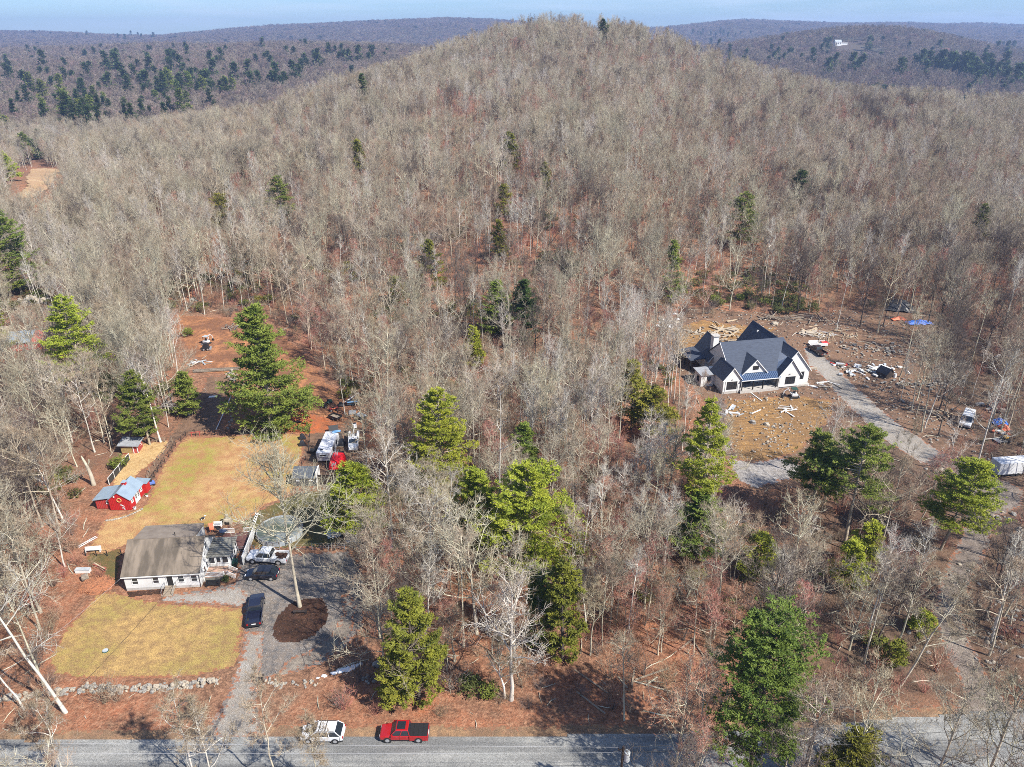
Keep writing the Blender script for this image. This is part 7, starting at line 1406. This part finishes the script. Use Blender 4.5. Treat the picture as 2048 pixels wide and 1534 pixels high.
# central dormer gable
cx_ = 8.25; dw = 3.05
MB().tri_prism((cx_ - dw, 1.2, 4.15), (cx_ + dw, 1.2, 4.15), (cx_, 1.2, 7.25), (0, 5, 0)).build('dormer_wall', m_white, fh); roof_y('dormer_roof', cx_ - dw, cx_ + dw, 1.2, 6.2, 4.2, 7.45, .28, .3)
window(fh, (cx_ + .1, 1.2, 5.35), 1.25, .75, (1, 0, 0), (0, -1, 0), m_blackf, m_glass, 3, 2)
# entry porch
pr_ = MB().slab([(4.25, -.55, 3.15), (14.2, -.55, 3.15), (14.2, 1.35, 4.05), (4.25, 1.35, 4.05)], .12).build('porch_roof', m_seam, fh)
sm_ = pp('roof_seam', MB().hexa([(-.03, -.56, 3.15), (.03, -.56, 3.15), (.03, 1.33, 4.05), (-.03, 1.33, 4.05), (-.03, -.56, 3.24), (.03, -.56, 3.24), (.03, 1.33, 4.14), (-.03, 1.33, 4.14)]), M('seam_shadow_blue', (.075, .12, .22), .35, metal=.5))
for i in range(21): o = link('roof_seam', sm_, pr_); o.location.x = 4.4 + i * .475
MB().box(4.25, 14.2, -.62, -.52, 2.95, 3.1).build('porch_gutter', m_trim, fh)
MB().box(4.3, 13.85, -.5, 3.15, .1, .55).build('porch_floor', m_found, fh); MB().box(4.26, 13.9, -.56, -.5, -.3, .56).build('porch_front', m_found, fh)
for x in (4.6, 7.4, 9.9, 13.2): MB().box(x - .11, x + .11, -.42, -.2, .55, 3.0).build('porch_post', m_blackf, fh)
d_ = MB().box(6.9, 8.7, 3.1, 3.2, .6, 2.9).build('front_door', m_blk, fh); MB().box(7.1, 8.5, 3.08, 3.1, 1.3, 2.7).build('pane', m_glass, d_); window(fh, (11.0, 3.2, 2.35), 1.9, .9, (1, 0, 0), (0, -1, 0), m_blackf, m_glass, 2, 1); window(fh, (5.4, 3.2, 2.2), 1.1, .8, (1, 0, 0), (0, -1, 0), m_blackf, m_glass, 1, 1)
window(fh, (2.15, 0, 1.95), 2.35, 1.75, (1, 0, 0), (0, -1, 0), m_blackf, m_glass, 4, 2); window(fh, (16.8, -.25, 2.05), 2.3, 1.65, (1, 0, 0), (0, -1, 0), m_blackf, m_glass, 4, 2); window(fh, (20.7, 1.2, 2.3), .75, 1.7, (1, 0, 0), (0, -1, 0), m_blackf, m_glass, 2, 3)
for c_ in ((2.1, -.02, 3.35), (16.4, -.27, 3.6)): MB().box(c_[0] - .12, c_[0] + .12, c_[1] - .18, c_[1], c_[2], c_[2] + .12).build('wall_lamp', m_blackf, fh)
for c_ in ((.5, -.05), (4.2, -.62), (13.9, -.6)): MB().cyl((c_[0], c_[1], 0), (c_[0], c_[1], 3.1), .05, k=5).build('downspout', m_trim, fh)
MB().box(16.6, 17.0, 16.4, 16.8, 7.6, 8.2).build('roof_vent', m_trim, fh)
def nw(x, y): c, s = math.cos(NA), math.sin(NA); X_, Y_ = NO[0] + x * c - y * s, NO[1] + x * s + y * c; return X_, Y_, hz(X_, Y_)
p = at(1690, 800)
mini_excavator(at(1586, 795), NA + math.pi - .2, 'mini excavator with green canopy in front of the right gable of the farmhouse', m_carw, m_green)
# leftovers round the house
debris('form_pile', (1572, 822), 'pale concrete form panels stacked on the ochre soil', 'form panels', 9, (1.0, .8), (m_trim, m_found), 21, (2.0, 4.2), (.06, .14), .3, 'panel')
debris('pipe_heap', (1468, 826), 'greenish white sheets lying at the left of the ochre yard', 'sheet pile', 8, (1.4, .8), (m_trim, m_poolw), 22, (1.5, 3), (.1, .25), .1, 'sheet')
debris('form_pile', (1508, 792), 'long pale plank leaning in front of the left porch corner', 'plank', 2, (.3, .3), (m_trim,), 23, (5, 6), (.08, .1), .1, 'plank')
debris('lumber_pile', (1440, 668), 'bright new lumber scattered behind the left rear of the farmhouse', 'lumber pile', 46, (3.8, 2.6), (m_woodn, m_ply), 24, (2, 6), (.08, .25), .4)
debris('lumber_pile', (1618, 668), 'pale crumpled sheets behind the right rear of the farmhouse', 'lumber pile', 16, (1.8, 1.3), (m_ply, m_woodn), 25, (1, 3), (.2, .5), .3)
debris('lumber_pile', (1582, 640), 'long grey logs stacked above the rear wing of the farmhouse', 'log pile', 22, (4.0, .9), (m_wood, m_log), 26, (4, 9), (.08, .14), .7)
debris('lumber_pile', (1530, 636), 'grey poles lying left above the rear roof peak', 'log pile', 10, (3, .8), (m_wood, m_log), 27, (3, 7), (.08, .14), .4)
debris('truss_stack', (1655, 672), 'loose white roof trusses behind the parked dark pickup', 'trusses', 15, (2.3, 1.4), (m_woodn, m_trim), 28, (3, 5), (.06, .1), 1.2)
tr_ = simple('roof_truss', at(1650, 690), .3, 'standing triangular timber trusses beside the dark pickup', 'trusses')
for k_, (dx, dy, rz_) in enumerate(((0, 0, .2), (1.2, .6, .9), (2.2, 1.6, -.3), (-.8, .9, .5))):
    c_, s_ = math.cos(rz_), math.sin(rz_); f = lambda a, z: (dx + a * c_, dy + a * s_, z)
    mb = MB().cyl(f(-2, .2), f(0, 2.9), .07, k=4).cyl(f(2, .2), f(0, 2.9), .07, k=4).cyl(f(-2, .2), f(2, .2), .07, k=4).cyl(f(0, .2), f(0, 2.9), .06, k=4).cyl(f(-1, .2), f(-1, 1.5), .05, k=4).cyl(f(1, .2), f(1, 1.5), .05, k=4); mb.build('truss', m_woodn, tr_)
debris('truss_stack', (1700, 672), 'flat white truss frames lying right of the standing trusses', 'trusses', 12, (2.2, 1.0), (m_woodn,), 29, (2.5, 5), (.06, .1), .3)
c = simple('white_trailer', at(1635, 693), NA - .2, 'open white trailer heaped with offcuts above the dark pickup', 'trailer'); MB().box(-2.2, 2.2, -1.0, 1.0, .5, .62).box(-2.2, 2.2, -1.0, -.92, .62, 1.3).box(-2.2, 2.2, .92, 1.0, .62, 1.3).build('body', m_trim, c); MB().box(1.0, 2.6, -.9, .9, .9, 1.05).build('red_flag_sheet', m_redt, c)
for y in (-1.1, 1.0): MB().cyl((0, y, .4), (0, y + .15, .4), .4, k=12).build('wheel', m_tyre, c)
veh_at('pickup', (1620, 697), (1648, 715), 'dark brown pickup parked at the top of the new driveway', 'pickup truck', M('dark_brown_paint', (.035, .018, .014), .25, coat=.8))
debris('scrap_pile', (1735, 742), 'sprawl of white torn sheathing and wrap right of the new driveway', 'scrap pile', 60, (4.2, 1.8), (m_trim, m_ply, m_poolw, m_trim), 30, (.6, 2.4), (.08, .34), .3, 'sheet')
debris('scrap_pile', (1684, 732), 'small red and white scrap heap at the driveway bend', 'scrap pile', 12, (1.2, .7), (m_redt, m_trim, m_ply), 31, (.6, 1.8), (.1, .4), .3, 'sheet')
debris('scrap_pile', (1640, 770), 'thin planks strewn right of the farmhouse corner', 'plank pile', 20, (2.0, 1.6), (m_ply, m_wood, m_trim), 32, (.8, 3.4), (.06, .2), .15)
debris('scrap_pile', (1720, 695), 'pale stones and roots along the upper dirt bank', 'stone heap', 46, (4.2, 1.8), (m_stoneb, m_stone), 33, (.4, 1.0), (.1, .26), .3, 'stone')
debris('scrap_pile', (1768, 700), 'pale rubble under the trees right of the stone heap', 'stone heap', 40, (2.8, 1.8), (m_stoneb, m_stone), 34, (.4, 1.0), (.1, .26), .3, 'stone')
debris('scrap_pile', (1850, 770), 'row of tumbled pale stones right of the black hut', 'stone heap', 55, (6.5, 1.6), (m_stoneb, m_stone), 35, (.4, 1.2), (.1, .3), .3, 'stone')
debris('brush_pile', (1880, 830), 'pale logs stacked above the parked white van', 'log pile', 14, (2.6, 1.3), (m_woodn, m_wood), 36, (1.5, 5), (.1, .2), .6, 'log')
debris('brush_pile', (1990, 688), 'grey logs in a heap at the right edge above the big birch', 'log pile', 26, (3.4, 2.4), (m_wood, m_log), 37, (3, 7), (.08, .16), 1.0, 'log')
debris('scrap_pile', (1985, 818), 'grey scrap heap right of the large birch', 'scrap pile', 14, (1.6, 1.0), (m_found, m_stone), 38, (.8, 2), (.2, .5), .5, 'slab')
debris('brush_pile', (2030, 715), 'pale boards at the right picture edge', 'scrap pile', 14, (2.6, 1.2), (m_ply, m_trim), 39, (1, 3), (.1, .4), .3)
p = at(1778, 757); hut = empty('black_hut', (p[0], p[1], p[2]), .5, 'small black hut with a shiny roof right of the scrap sprawl', 'hut'); gable_body(hut, -1.2, 1.2, 0, 2.6, 0, 1.5, 2.5, 'y', m_dk); gable_roof(hut, -1.2, 1.2, 0, 2.6, 1.5, 2.5, 'y', M('black_tin', (.03, .032, .04), .25, metal=.5), .3, .08)
c = simple('white_barrel', at(1789, 755), 0, 'white barrel beside the black hut', 'barrel'); MB().cyl((0, 0, 0), (0, 0, .95), .38, k=14).build('drum', m_trim, c); MB().cyl((0, 0, .95), (0, 0, 1.0), .33, k=14).build('lid', m_poolw, c)
tarp('black_shelter', at(1797, 618), -.3, 9, 6, 2.6, m_blackt, 'big black tarp shelter in the woods beyond the new driveway', 11, .4)
tarp('orange_tarp', at(1797, 640), .05, 4, 1.6, .8, m_orange, 'orange tarp in front of the black tarp shelter', 12); tarp('blue_tarp', at(1838, 648), .0, 7, 2.4, .9, m_blue, 'long crumpled blue tarp right of the orange tarp', 13, .45)
veh_at('van', (1927, 858), (1936, 838), 'white van with dark windscreen facing downhill near the large birch', 'van', m_carw)
tarp('blue_tarp', at(1999, 850), .5, 2.6, 3.0, 1.2, m_blue, 'bright blue tarp over a tall heap near the right edge', 14, .4); tarp('pink_tarp', at(2007, 858), .5, 1.2, 2.4, .9, m_orange, 'faded orange cloth right of the bright blue tarp', 15)
debris('scrap_pile', (1996, 866), 'orange and pale rags below the bright blue tarp', 'scrap pile', 14, (1.2, .7), (m_orange, m_ply, m_trim), 40, (.5, 1.5), (.1, .4), .3, 'sheet')
c = simple('tool_heap', at(2003, 884), .2, 'black open cart with a yellow box near the right edge', 'cart'); MB().box(-1.6, 1.6, -.9, .9, .3, .42).build('bed', m_grey, c); MB().box(-.2, 1.4, -.8, .8, .42, .95).build('black_box', m_blk, c, bevel=.05); MB().box(.2, .9, -.5, .2, .95, 1.3).build('yellow_box', M('yellow_box', (.75, .42, .04), .5), c); [MB().cyl((x, s_ * .9, .3), (x, s_ * 1.05, .3), .3, k=10).build('wheel', m_tyre, c) for x in (-.8, .8) for s_ in (-1, 1)]
p = P0(1994, 958); q = P0(2060, 948); a_ = ang(p, q); bx_ = empty('box_trailer', (p[0] + 4.1 * math.cos(a_) - 1.2 * math.sin(a_), p[1] + 4.1 * math.sin(a_) + 1.2 * math.cos(a_), hz(p[0], p[1])), a_ - .12, 'white box trailer cut by the right edge beside the dirt road', 'trailer')
MB().box(-3.6, 3.6, -1.25, 1.25, .55, 3.0).build('body', m_carw, bx_, bevel=.05); MB().box(-3.66, -3.6, -1.1, 1.1, .7, 2.85).build('rear_door', m_poolw, bx_); MB().box(-3.7, -3.66, -.04, .04, 1.5, 2.0).build('door_latch', m_grey, bx_); MB().box(-3.6, 3.6, -1.28, 1.28, .4, .55).build('chassis', m_blk, bx_)
for x in (-.4, .5):
    for s_ in (-1, 1): MB().cyl((x, s_ * 1.05, .36), (x, s_ * 1.27, .36), .36, k=12).build('wheel', m_tyre, bx_)
# stones and boulders on the right bank
def stones_at(name, uv, label, n, sp, s0, seed, mats=(m_stone, m_stoneb)):
    r_ = random.Random(seed); root = simple(name, at(*uv), 0, label, 'stone heap'); ms = [pp('stone', MB().blob((0, 0, 0), (1, .8, .65), seed + s, 7, 5, .2), mats[s % len(mats)]) for s in range(6)]
    for i in range(n):
        x, y = r_.gauss(0, sp[0]), r_.gauss(0, sp[1]); s = s0 * .82 * r_.uniform(.4, 1.5); o = link('stone', ms[r_.randrange(6)], root); X_, Y_ = root.location.x + x, root.location.y + y
        o.location = (x, y, hz(X_, Y_) - root.location.z + s * .12); o.scale = (s,) * 3; o.rotation_euler = (r_.uniform(-.5, .5), r_.uniform(-.5, .5), r_.uniform(0, 6.28))
    return root
stones_at('boulder_bank', (2022, 1240), 'long bank of pale stones right of the lower dirt road', 130, (2.6, 5.5), .34, 1)
stones_at('boulder_bank', (2015, 1040), 'pale boulders on the right shoulder above the stone bank', 18, (1.6, 4.0), .6, 2)
stones_at('boulder_bank', (2035, 1330), 'lower scatter of small stones at the right edge', 60, (2.6, 4), .26, 3)
stones_at('boulder_pair', (1872, 945), 'two large pale boulders between the pines and the dirt road', 3, (1.8, .4), 1.1, 4)
stones_at('rock_heap', (1330, 645), 'tall heap of whitish rubble at the left of the farmhouse clearing', 50, (2.2, 2.4), .7, 5, (m_stoneb, m_trim))
stones_at('rock_heap', (1545, 648), 'large pale flat boulder behind the rear roof', 2, (.6, .3), 1.3, 6, (m_stoneb,))
stones_at('rock_heap', (1395, 668), 'tan boulder left of the farmhouse rear', 2, (.5, .5), 1.0, 16, (m_stoneb,))
for j, (uv, n_, sp_2, s_, lb_) in enumerate((((1509, 846), 2, (.5, .3), .9, 'flat white boulder in the middle of the ochre yard'), ((1536, 850), 2, (.4, .5), .8, 'angular pale boulder right of the flat white boulder'), ((1558, 855), 40, (2.2, 1.6), .28, 'scattered fist stones on the ochre yard'), ((1545, 880), 26, (1.6, 1.2), .3, 'small stones above the crushed stone pad'), ((1660, 830), 30, (3, 2), .22, 'small stones on the dark dirt right of the ochre yard'))): stones_at('loose_stones', uv, lb_, n_, sp_2, s_, 50 + j, (m_stoneb, m_stone))
stones_at('loose_boulder', (1800, 1165), 'single pale boulder in the lower right woods', 2, (.4, .3), .6, 60); stones_at('loose_boulder', (765, 1330), 'grey boulder at the right rim of the gravel loop', 3, (.5, .5), .7, 61, (m_stone,)); stones_at('loose_boulder', (742, 1360), 'grey stones below the right rim of the gravel loop', 7, (.9, .6), .35, 62, (m_stone,))
stones_at('loose_boulder', (390, 600), 'pale rock at the foot of the broad tree above the red clearing', 3, (.8, .5), .8, 63); stones_at('loose_boulder', (1830, 1300), 'grey boulders beside the dirt road mouth', 6, (2, 2), .5, 64, (m_stone,))
debris('fallen_branches', (1620, 672), 'fallen whitish tree crown behind the white trailer', 'fallen branches', 12, (1.6, 1.0), (mb_white,), 41, (1.5, 4), (.04, .09), .8, 'branch')
for j, (u_, v_, n_) in enumerate(((1745, 1130, 10), (1150, 1160, 6), (1330, 1180, 8), (1430, 1290, 7), (1560, 1180, 8), (930, 1330, 6), (1260, 1370, 7), (1100, 590, 7), (1220, 690, 6), (800, 700, 7), (1850, 690, 14), (1900, 730, 12), (620, 560, 6))):
    debris('fallen_branches', (u_, v_), ('grey logs lying', 'pale fallen trunk', 'fallen grey poles', 'rotten trunk pieces', 'dead grey limbs', 'broken pale limbs', 'old grey windfall', 'thin fallen poles', 'fallen maple trunk', 'grey windfall', 'heap of felled poles', 'criss crossed felled trunks', 'pale windfall')[j] + ' on the wood floor ' + region(u_, v_), 'fallen branches', n_, (2.4, 1.6), (m_wood, mb_grey), 70 + j, (2, 6), (.05, .13), .2, 'branch')
# small rubble strewn over the building site
CR = bpy.data.collections.new('rubble_sources')
for i in range(4): o = bpy.data.objects.new('rubble_%02d' % i, pp('rubble', MB().blob((0, 0, .25), (.5, .42, .3), 800 + i, 6, 4, .25) if i < 3 else MB().box(-1.4, 1.4, -.12, .12, .02, .14), (m_stoneb, m_stone, m_log, m_ply)[i])); CR.objects.link(o)
rs = np.random.default_rng(31); poly_ = ZONES['construction_site']; bx_0 = np.array(poly_); xs = rs.uniform(bx_0[:, 0].min(), bx_0[:, 0].max(), 9000); ys = rs.uniform(bx_0[:, 1].min(), bx_0[:, 1].max(), 9000)
ks = inpoly(xs, ys, poly_) & ~inpoly(xs, ys, ZONES['new_driveway']) & ~inpoly(xs, ys, ZONES['stone_pad']) & (rs.uniform(0, 1, 9000) < .40 + .5 * fbm(xs, ys, 9, 3, 2)); lx = (xs - NO[0]) * math.cos(NA) + (ys - NO[1]) * math.sin(NA); ly = -(xs - NO[0]) * math.sin(NA) + (ys - NO[1]) * math.cos(NA); ks &= ~((lx > -4) & (lx < 23.5) & (ly > -1) & (ly < 22)); xs, ys = xs[ks], ys[ks]
scatter('site_rubble', CR, np.stack([xs, ys, height(xs, ys)], -1), rs.choice(4, len(xs), p=[.4, .3, .2, .1]), np.repeat(rs.uniform(.15, .75, (len(xs), 1)) ** 1.3, 3, 1), rs.uniform(0, 6.28, len(xs)), .1, label='small stones clods and offcuts strewn over the building site')
# ------------------------------------------------------------------ far houses
def far_house(uv, w, d, h, r_, wallm, roofm, label, rz=0, extra=False):
    x, y, z = G(*uv); e = empty('distant_house', (x, y, z), rz, label, 'house'); gable_body(e, -w / 2, w / 2, 0, d, 0, h, h + r_, 'x', wallm); gable_roof(e, -w / 2, w / 2, 0, d, h, h + r_, 'x', roofm, .6, .3)
    for i in range(3): window(e, (-w / 2 + w * (i + .5) / 3, 0, h * .6), w / 9, h * .35, (1, 0, 0), (0, -1, 0), m_trim, m_glass, 1, 1)
    if extra: MB().box(w / 2, w / 2 + w * 1.1, d * .3, d, 0, h * .7).build('side_wing', wallm, e); MB().box(w / 2, w / 2 + w * 1.1, d * .25, d + .5, h * .7, h * .78).build('wing_roof', wallm, e)
    return e
far_house((1676, 92), 14, 12, 9, 4, m_trim, m_poolw, 'white house with a long low wing high on the right hand hill', extra=True)
far_house((1890, 108), 24, 14, 7, 5, m_dk, m_deck, 'dark house with a purplish roof on the right hand hill')
# ------------------------------------------------------------------ utility pole and wires
zp = 10.2; xp, yp = P0(1247, 1493, zp); pole = empty('utility_pole', (xp, yp, 0), 0, 'wooden utility pole with a grey transformer at the bottom edge', 'utility pole')
MB().cyl((0, 0, -.3), (0, 0, zp), .17, .12, k=10).build('post', m_dk, pole); MB().cyl((.45, 0, 8.2), (.45, 0, 9.4), .3, k=14).build('transformer', m_poolw, pole); MB().cyl((.45, 0, 9.4), (.45, 0, 9.6), .12, .08, k=8).cyl((.0, 0, 9.0), (.3, 0, 9.0), .05, k=5).build('transformer_top', m_grey, pole); MB().box(-.55, .15, -.06, .06, zp - .5, zp - .38).build('bracket', m_dk, pole); MB().cyl((-.5, 0, zp - .38), (-.5, 0, zp - .15), .05, k=6).build('insulator', m_blk, pole)
m_wl = M('pale_wire', (.55, .55, .55), .4, metal=.3); m_wd = M('dark_wire', (.03, .03, .03), .5)
def wire(p, q, sag, r_, mat, label, name='overhead_wire', group=None):
    n_ = 24; P = [(p[0] + (q[0] - p[0]) * i / n_, p[1] + (q[1] - p[1]) * i / n_, p[2] + (q[2] - p[2]) * i / n_ - sag * 4 * (i / n_) * (1 - i / n_)) for i in range(n_ + 1)]
    g_ = Geo(); g_.tube(P, np.full(n_ + 1, r_), 4); me = g_.mesh(name); me.materials.append(mat); return tag(link(name, me), label, 'wire', group)
XL = -75
wire((xp - .5, yp, zp - .1), (XL, yp + .6, zp), .0, .012, m_wl, 'upper pale wire running left from the utility pole over the road'); wire((xp, yp, zp - .9), (XL, yp + .1, zp - .9), .2, .012, m_wl, 'second pale wire running left just below the upper one'); wire((xp, yp, zp - 2.8), (XL, yp, zp - 2.6), .2, .02, m_wd, 'dark cable running left lowest of the road wires')
wire((xp, yp, zp - .9), (80, yp + 3, zp - .3), .3, .022, m_wd, 'wire running right from the utility pole'); wire((xp, yp, zp - .1), (80, yp + 3.6, zp + .6), .3, .022, m_wd, 'upper wire running right from the utility pole')
h1 = hw(-.1, -.3, 2.75); l1 = P0(150, 1290, 5.5); wire((h1[0], h1[1], 2.75), (l1[0] - 6, l1[1] - 10, 7.5), .5, .014, m_wl, 'pale service wire from the left eave of the ranch house towards the road')
h2 = hw(8.6, -.4, 2.75); l2 = P0(235, 1350, 6); wire((h2[0], h2[1], 2.75), (l2[0] - 4, l2[1] - 9, 7.6), .5, .018, m_wd, 'thin dark service wire crossing the front lawn from the ranch house')
# ------------------------------------------------------------------ low bushes of their own
BC = {}
BS = [(1440, 612), (1500, 618), (1530, 612), (1555, 625), (1480, 600), (1560, 608), (490, 612), (470, 600), (520, 605), (375, 672), (400, 622), (300, 855), (292, 870), (110, 985), (112, 965), (240, 935), (270, 760), (540, 605), (590, 640), (640, 640), (1540, 1235), (1780, 1315), (1450, 1230), (1100, 600), (980, 1390), (940, 1380), (1290, 1200), (1390, 1160), (1745, 1290), (690, 795), (1430, 605), (1340, 610)]
PB = [bush(400 + i, 1.5, 1.6, 70, 9, .34) for i in range(3)]
for i, (S_, L_) in enumerate(PB): S_.materials.append(mb_dark); L_.materials.append((ml_pine, ml_laurel, ml_olive)[i])
for j, (u_, v_) in enumerate(BS):
    x, y, z = G0(u_, v_); k_ = (0, 1, 2)[j % 3] if v_ > 640 or u_ < 1300 else (0, 1)[j % 2]; lab = ('bright green', 'dark green', 'olive')[k_] + ' evergreen bush ' + landmark(u_, v_)[0]; BC[lab] = BC.get(lab, 0) + 1; lab = lab if BC[lab] == 1 else lab + ', %s of its kind there' % ordw(BC[lab]); s_ = random.uniform(.9, 1.5)
    e = empty('evergreen_bush', (x, y, z), random.uniform(0, 6.28), lab, 'bush', 'evergreen bushes at the wood edges'); e.scale = (s_, s_, s_); link('stem', PB[k_][0], e); link('foliage', PB[k_][1], e)
# ------------------------------------------------------------------ air
hm = bpy.data.materials.new('haze'); hm.use_nodes = True; nt = hm.node_tree; nt.nodes.clear()
ho = nt.nodes.new('ShaderNodeOutputMaterial'); pv = nt.nodes.new('ShaderNodeVolumePrincipled'); pv.inputs['Color'].default_value = (0.42, 0.60, 1.0, 1)
pv.inputs['Density'].default_value = HAZE; pv.inputs['Anisotropy'].default_value = 0.2
nt.links.new(pv.outputs[0], ho.inputs['Volume'])
zb, zt = float(GZ.min()) - 3, max(float(GZ.max()) + 60, 120)
x0, x1, y0, y1 = -8800, 8800, -130, 7500
v = [(x, y, z) for z in (zb, zt) for y in (y0, y1) for x in (x0, x1)]
me = bpy.data.meshes.new('haze'); me.from_pydata(v, [], [(0, 2, 3, 1), (4, 5, 7, 6), (0, 1, 5, 4), (2, 6, 7, 3), (0, 4, 6, 2), (1, 3, 7, 5)])
hz_o = link('haze', me, None, hm); tag(hz_o, kind='stuff')
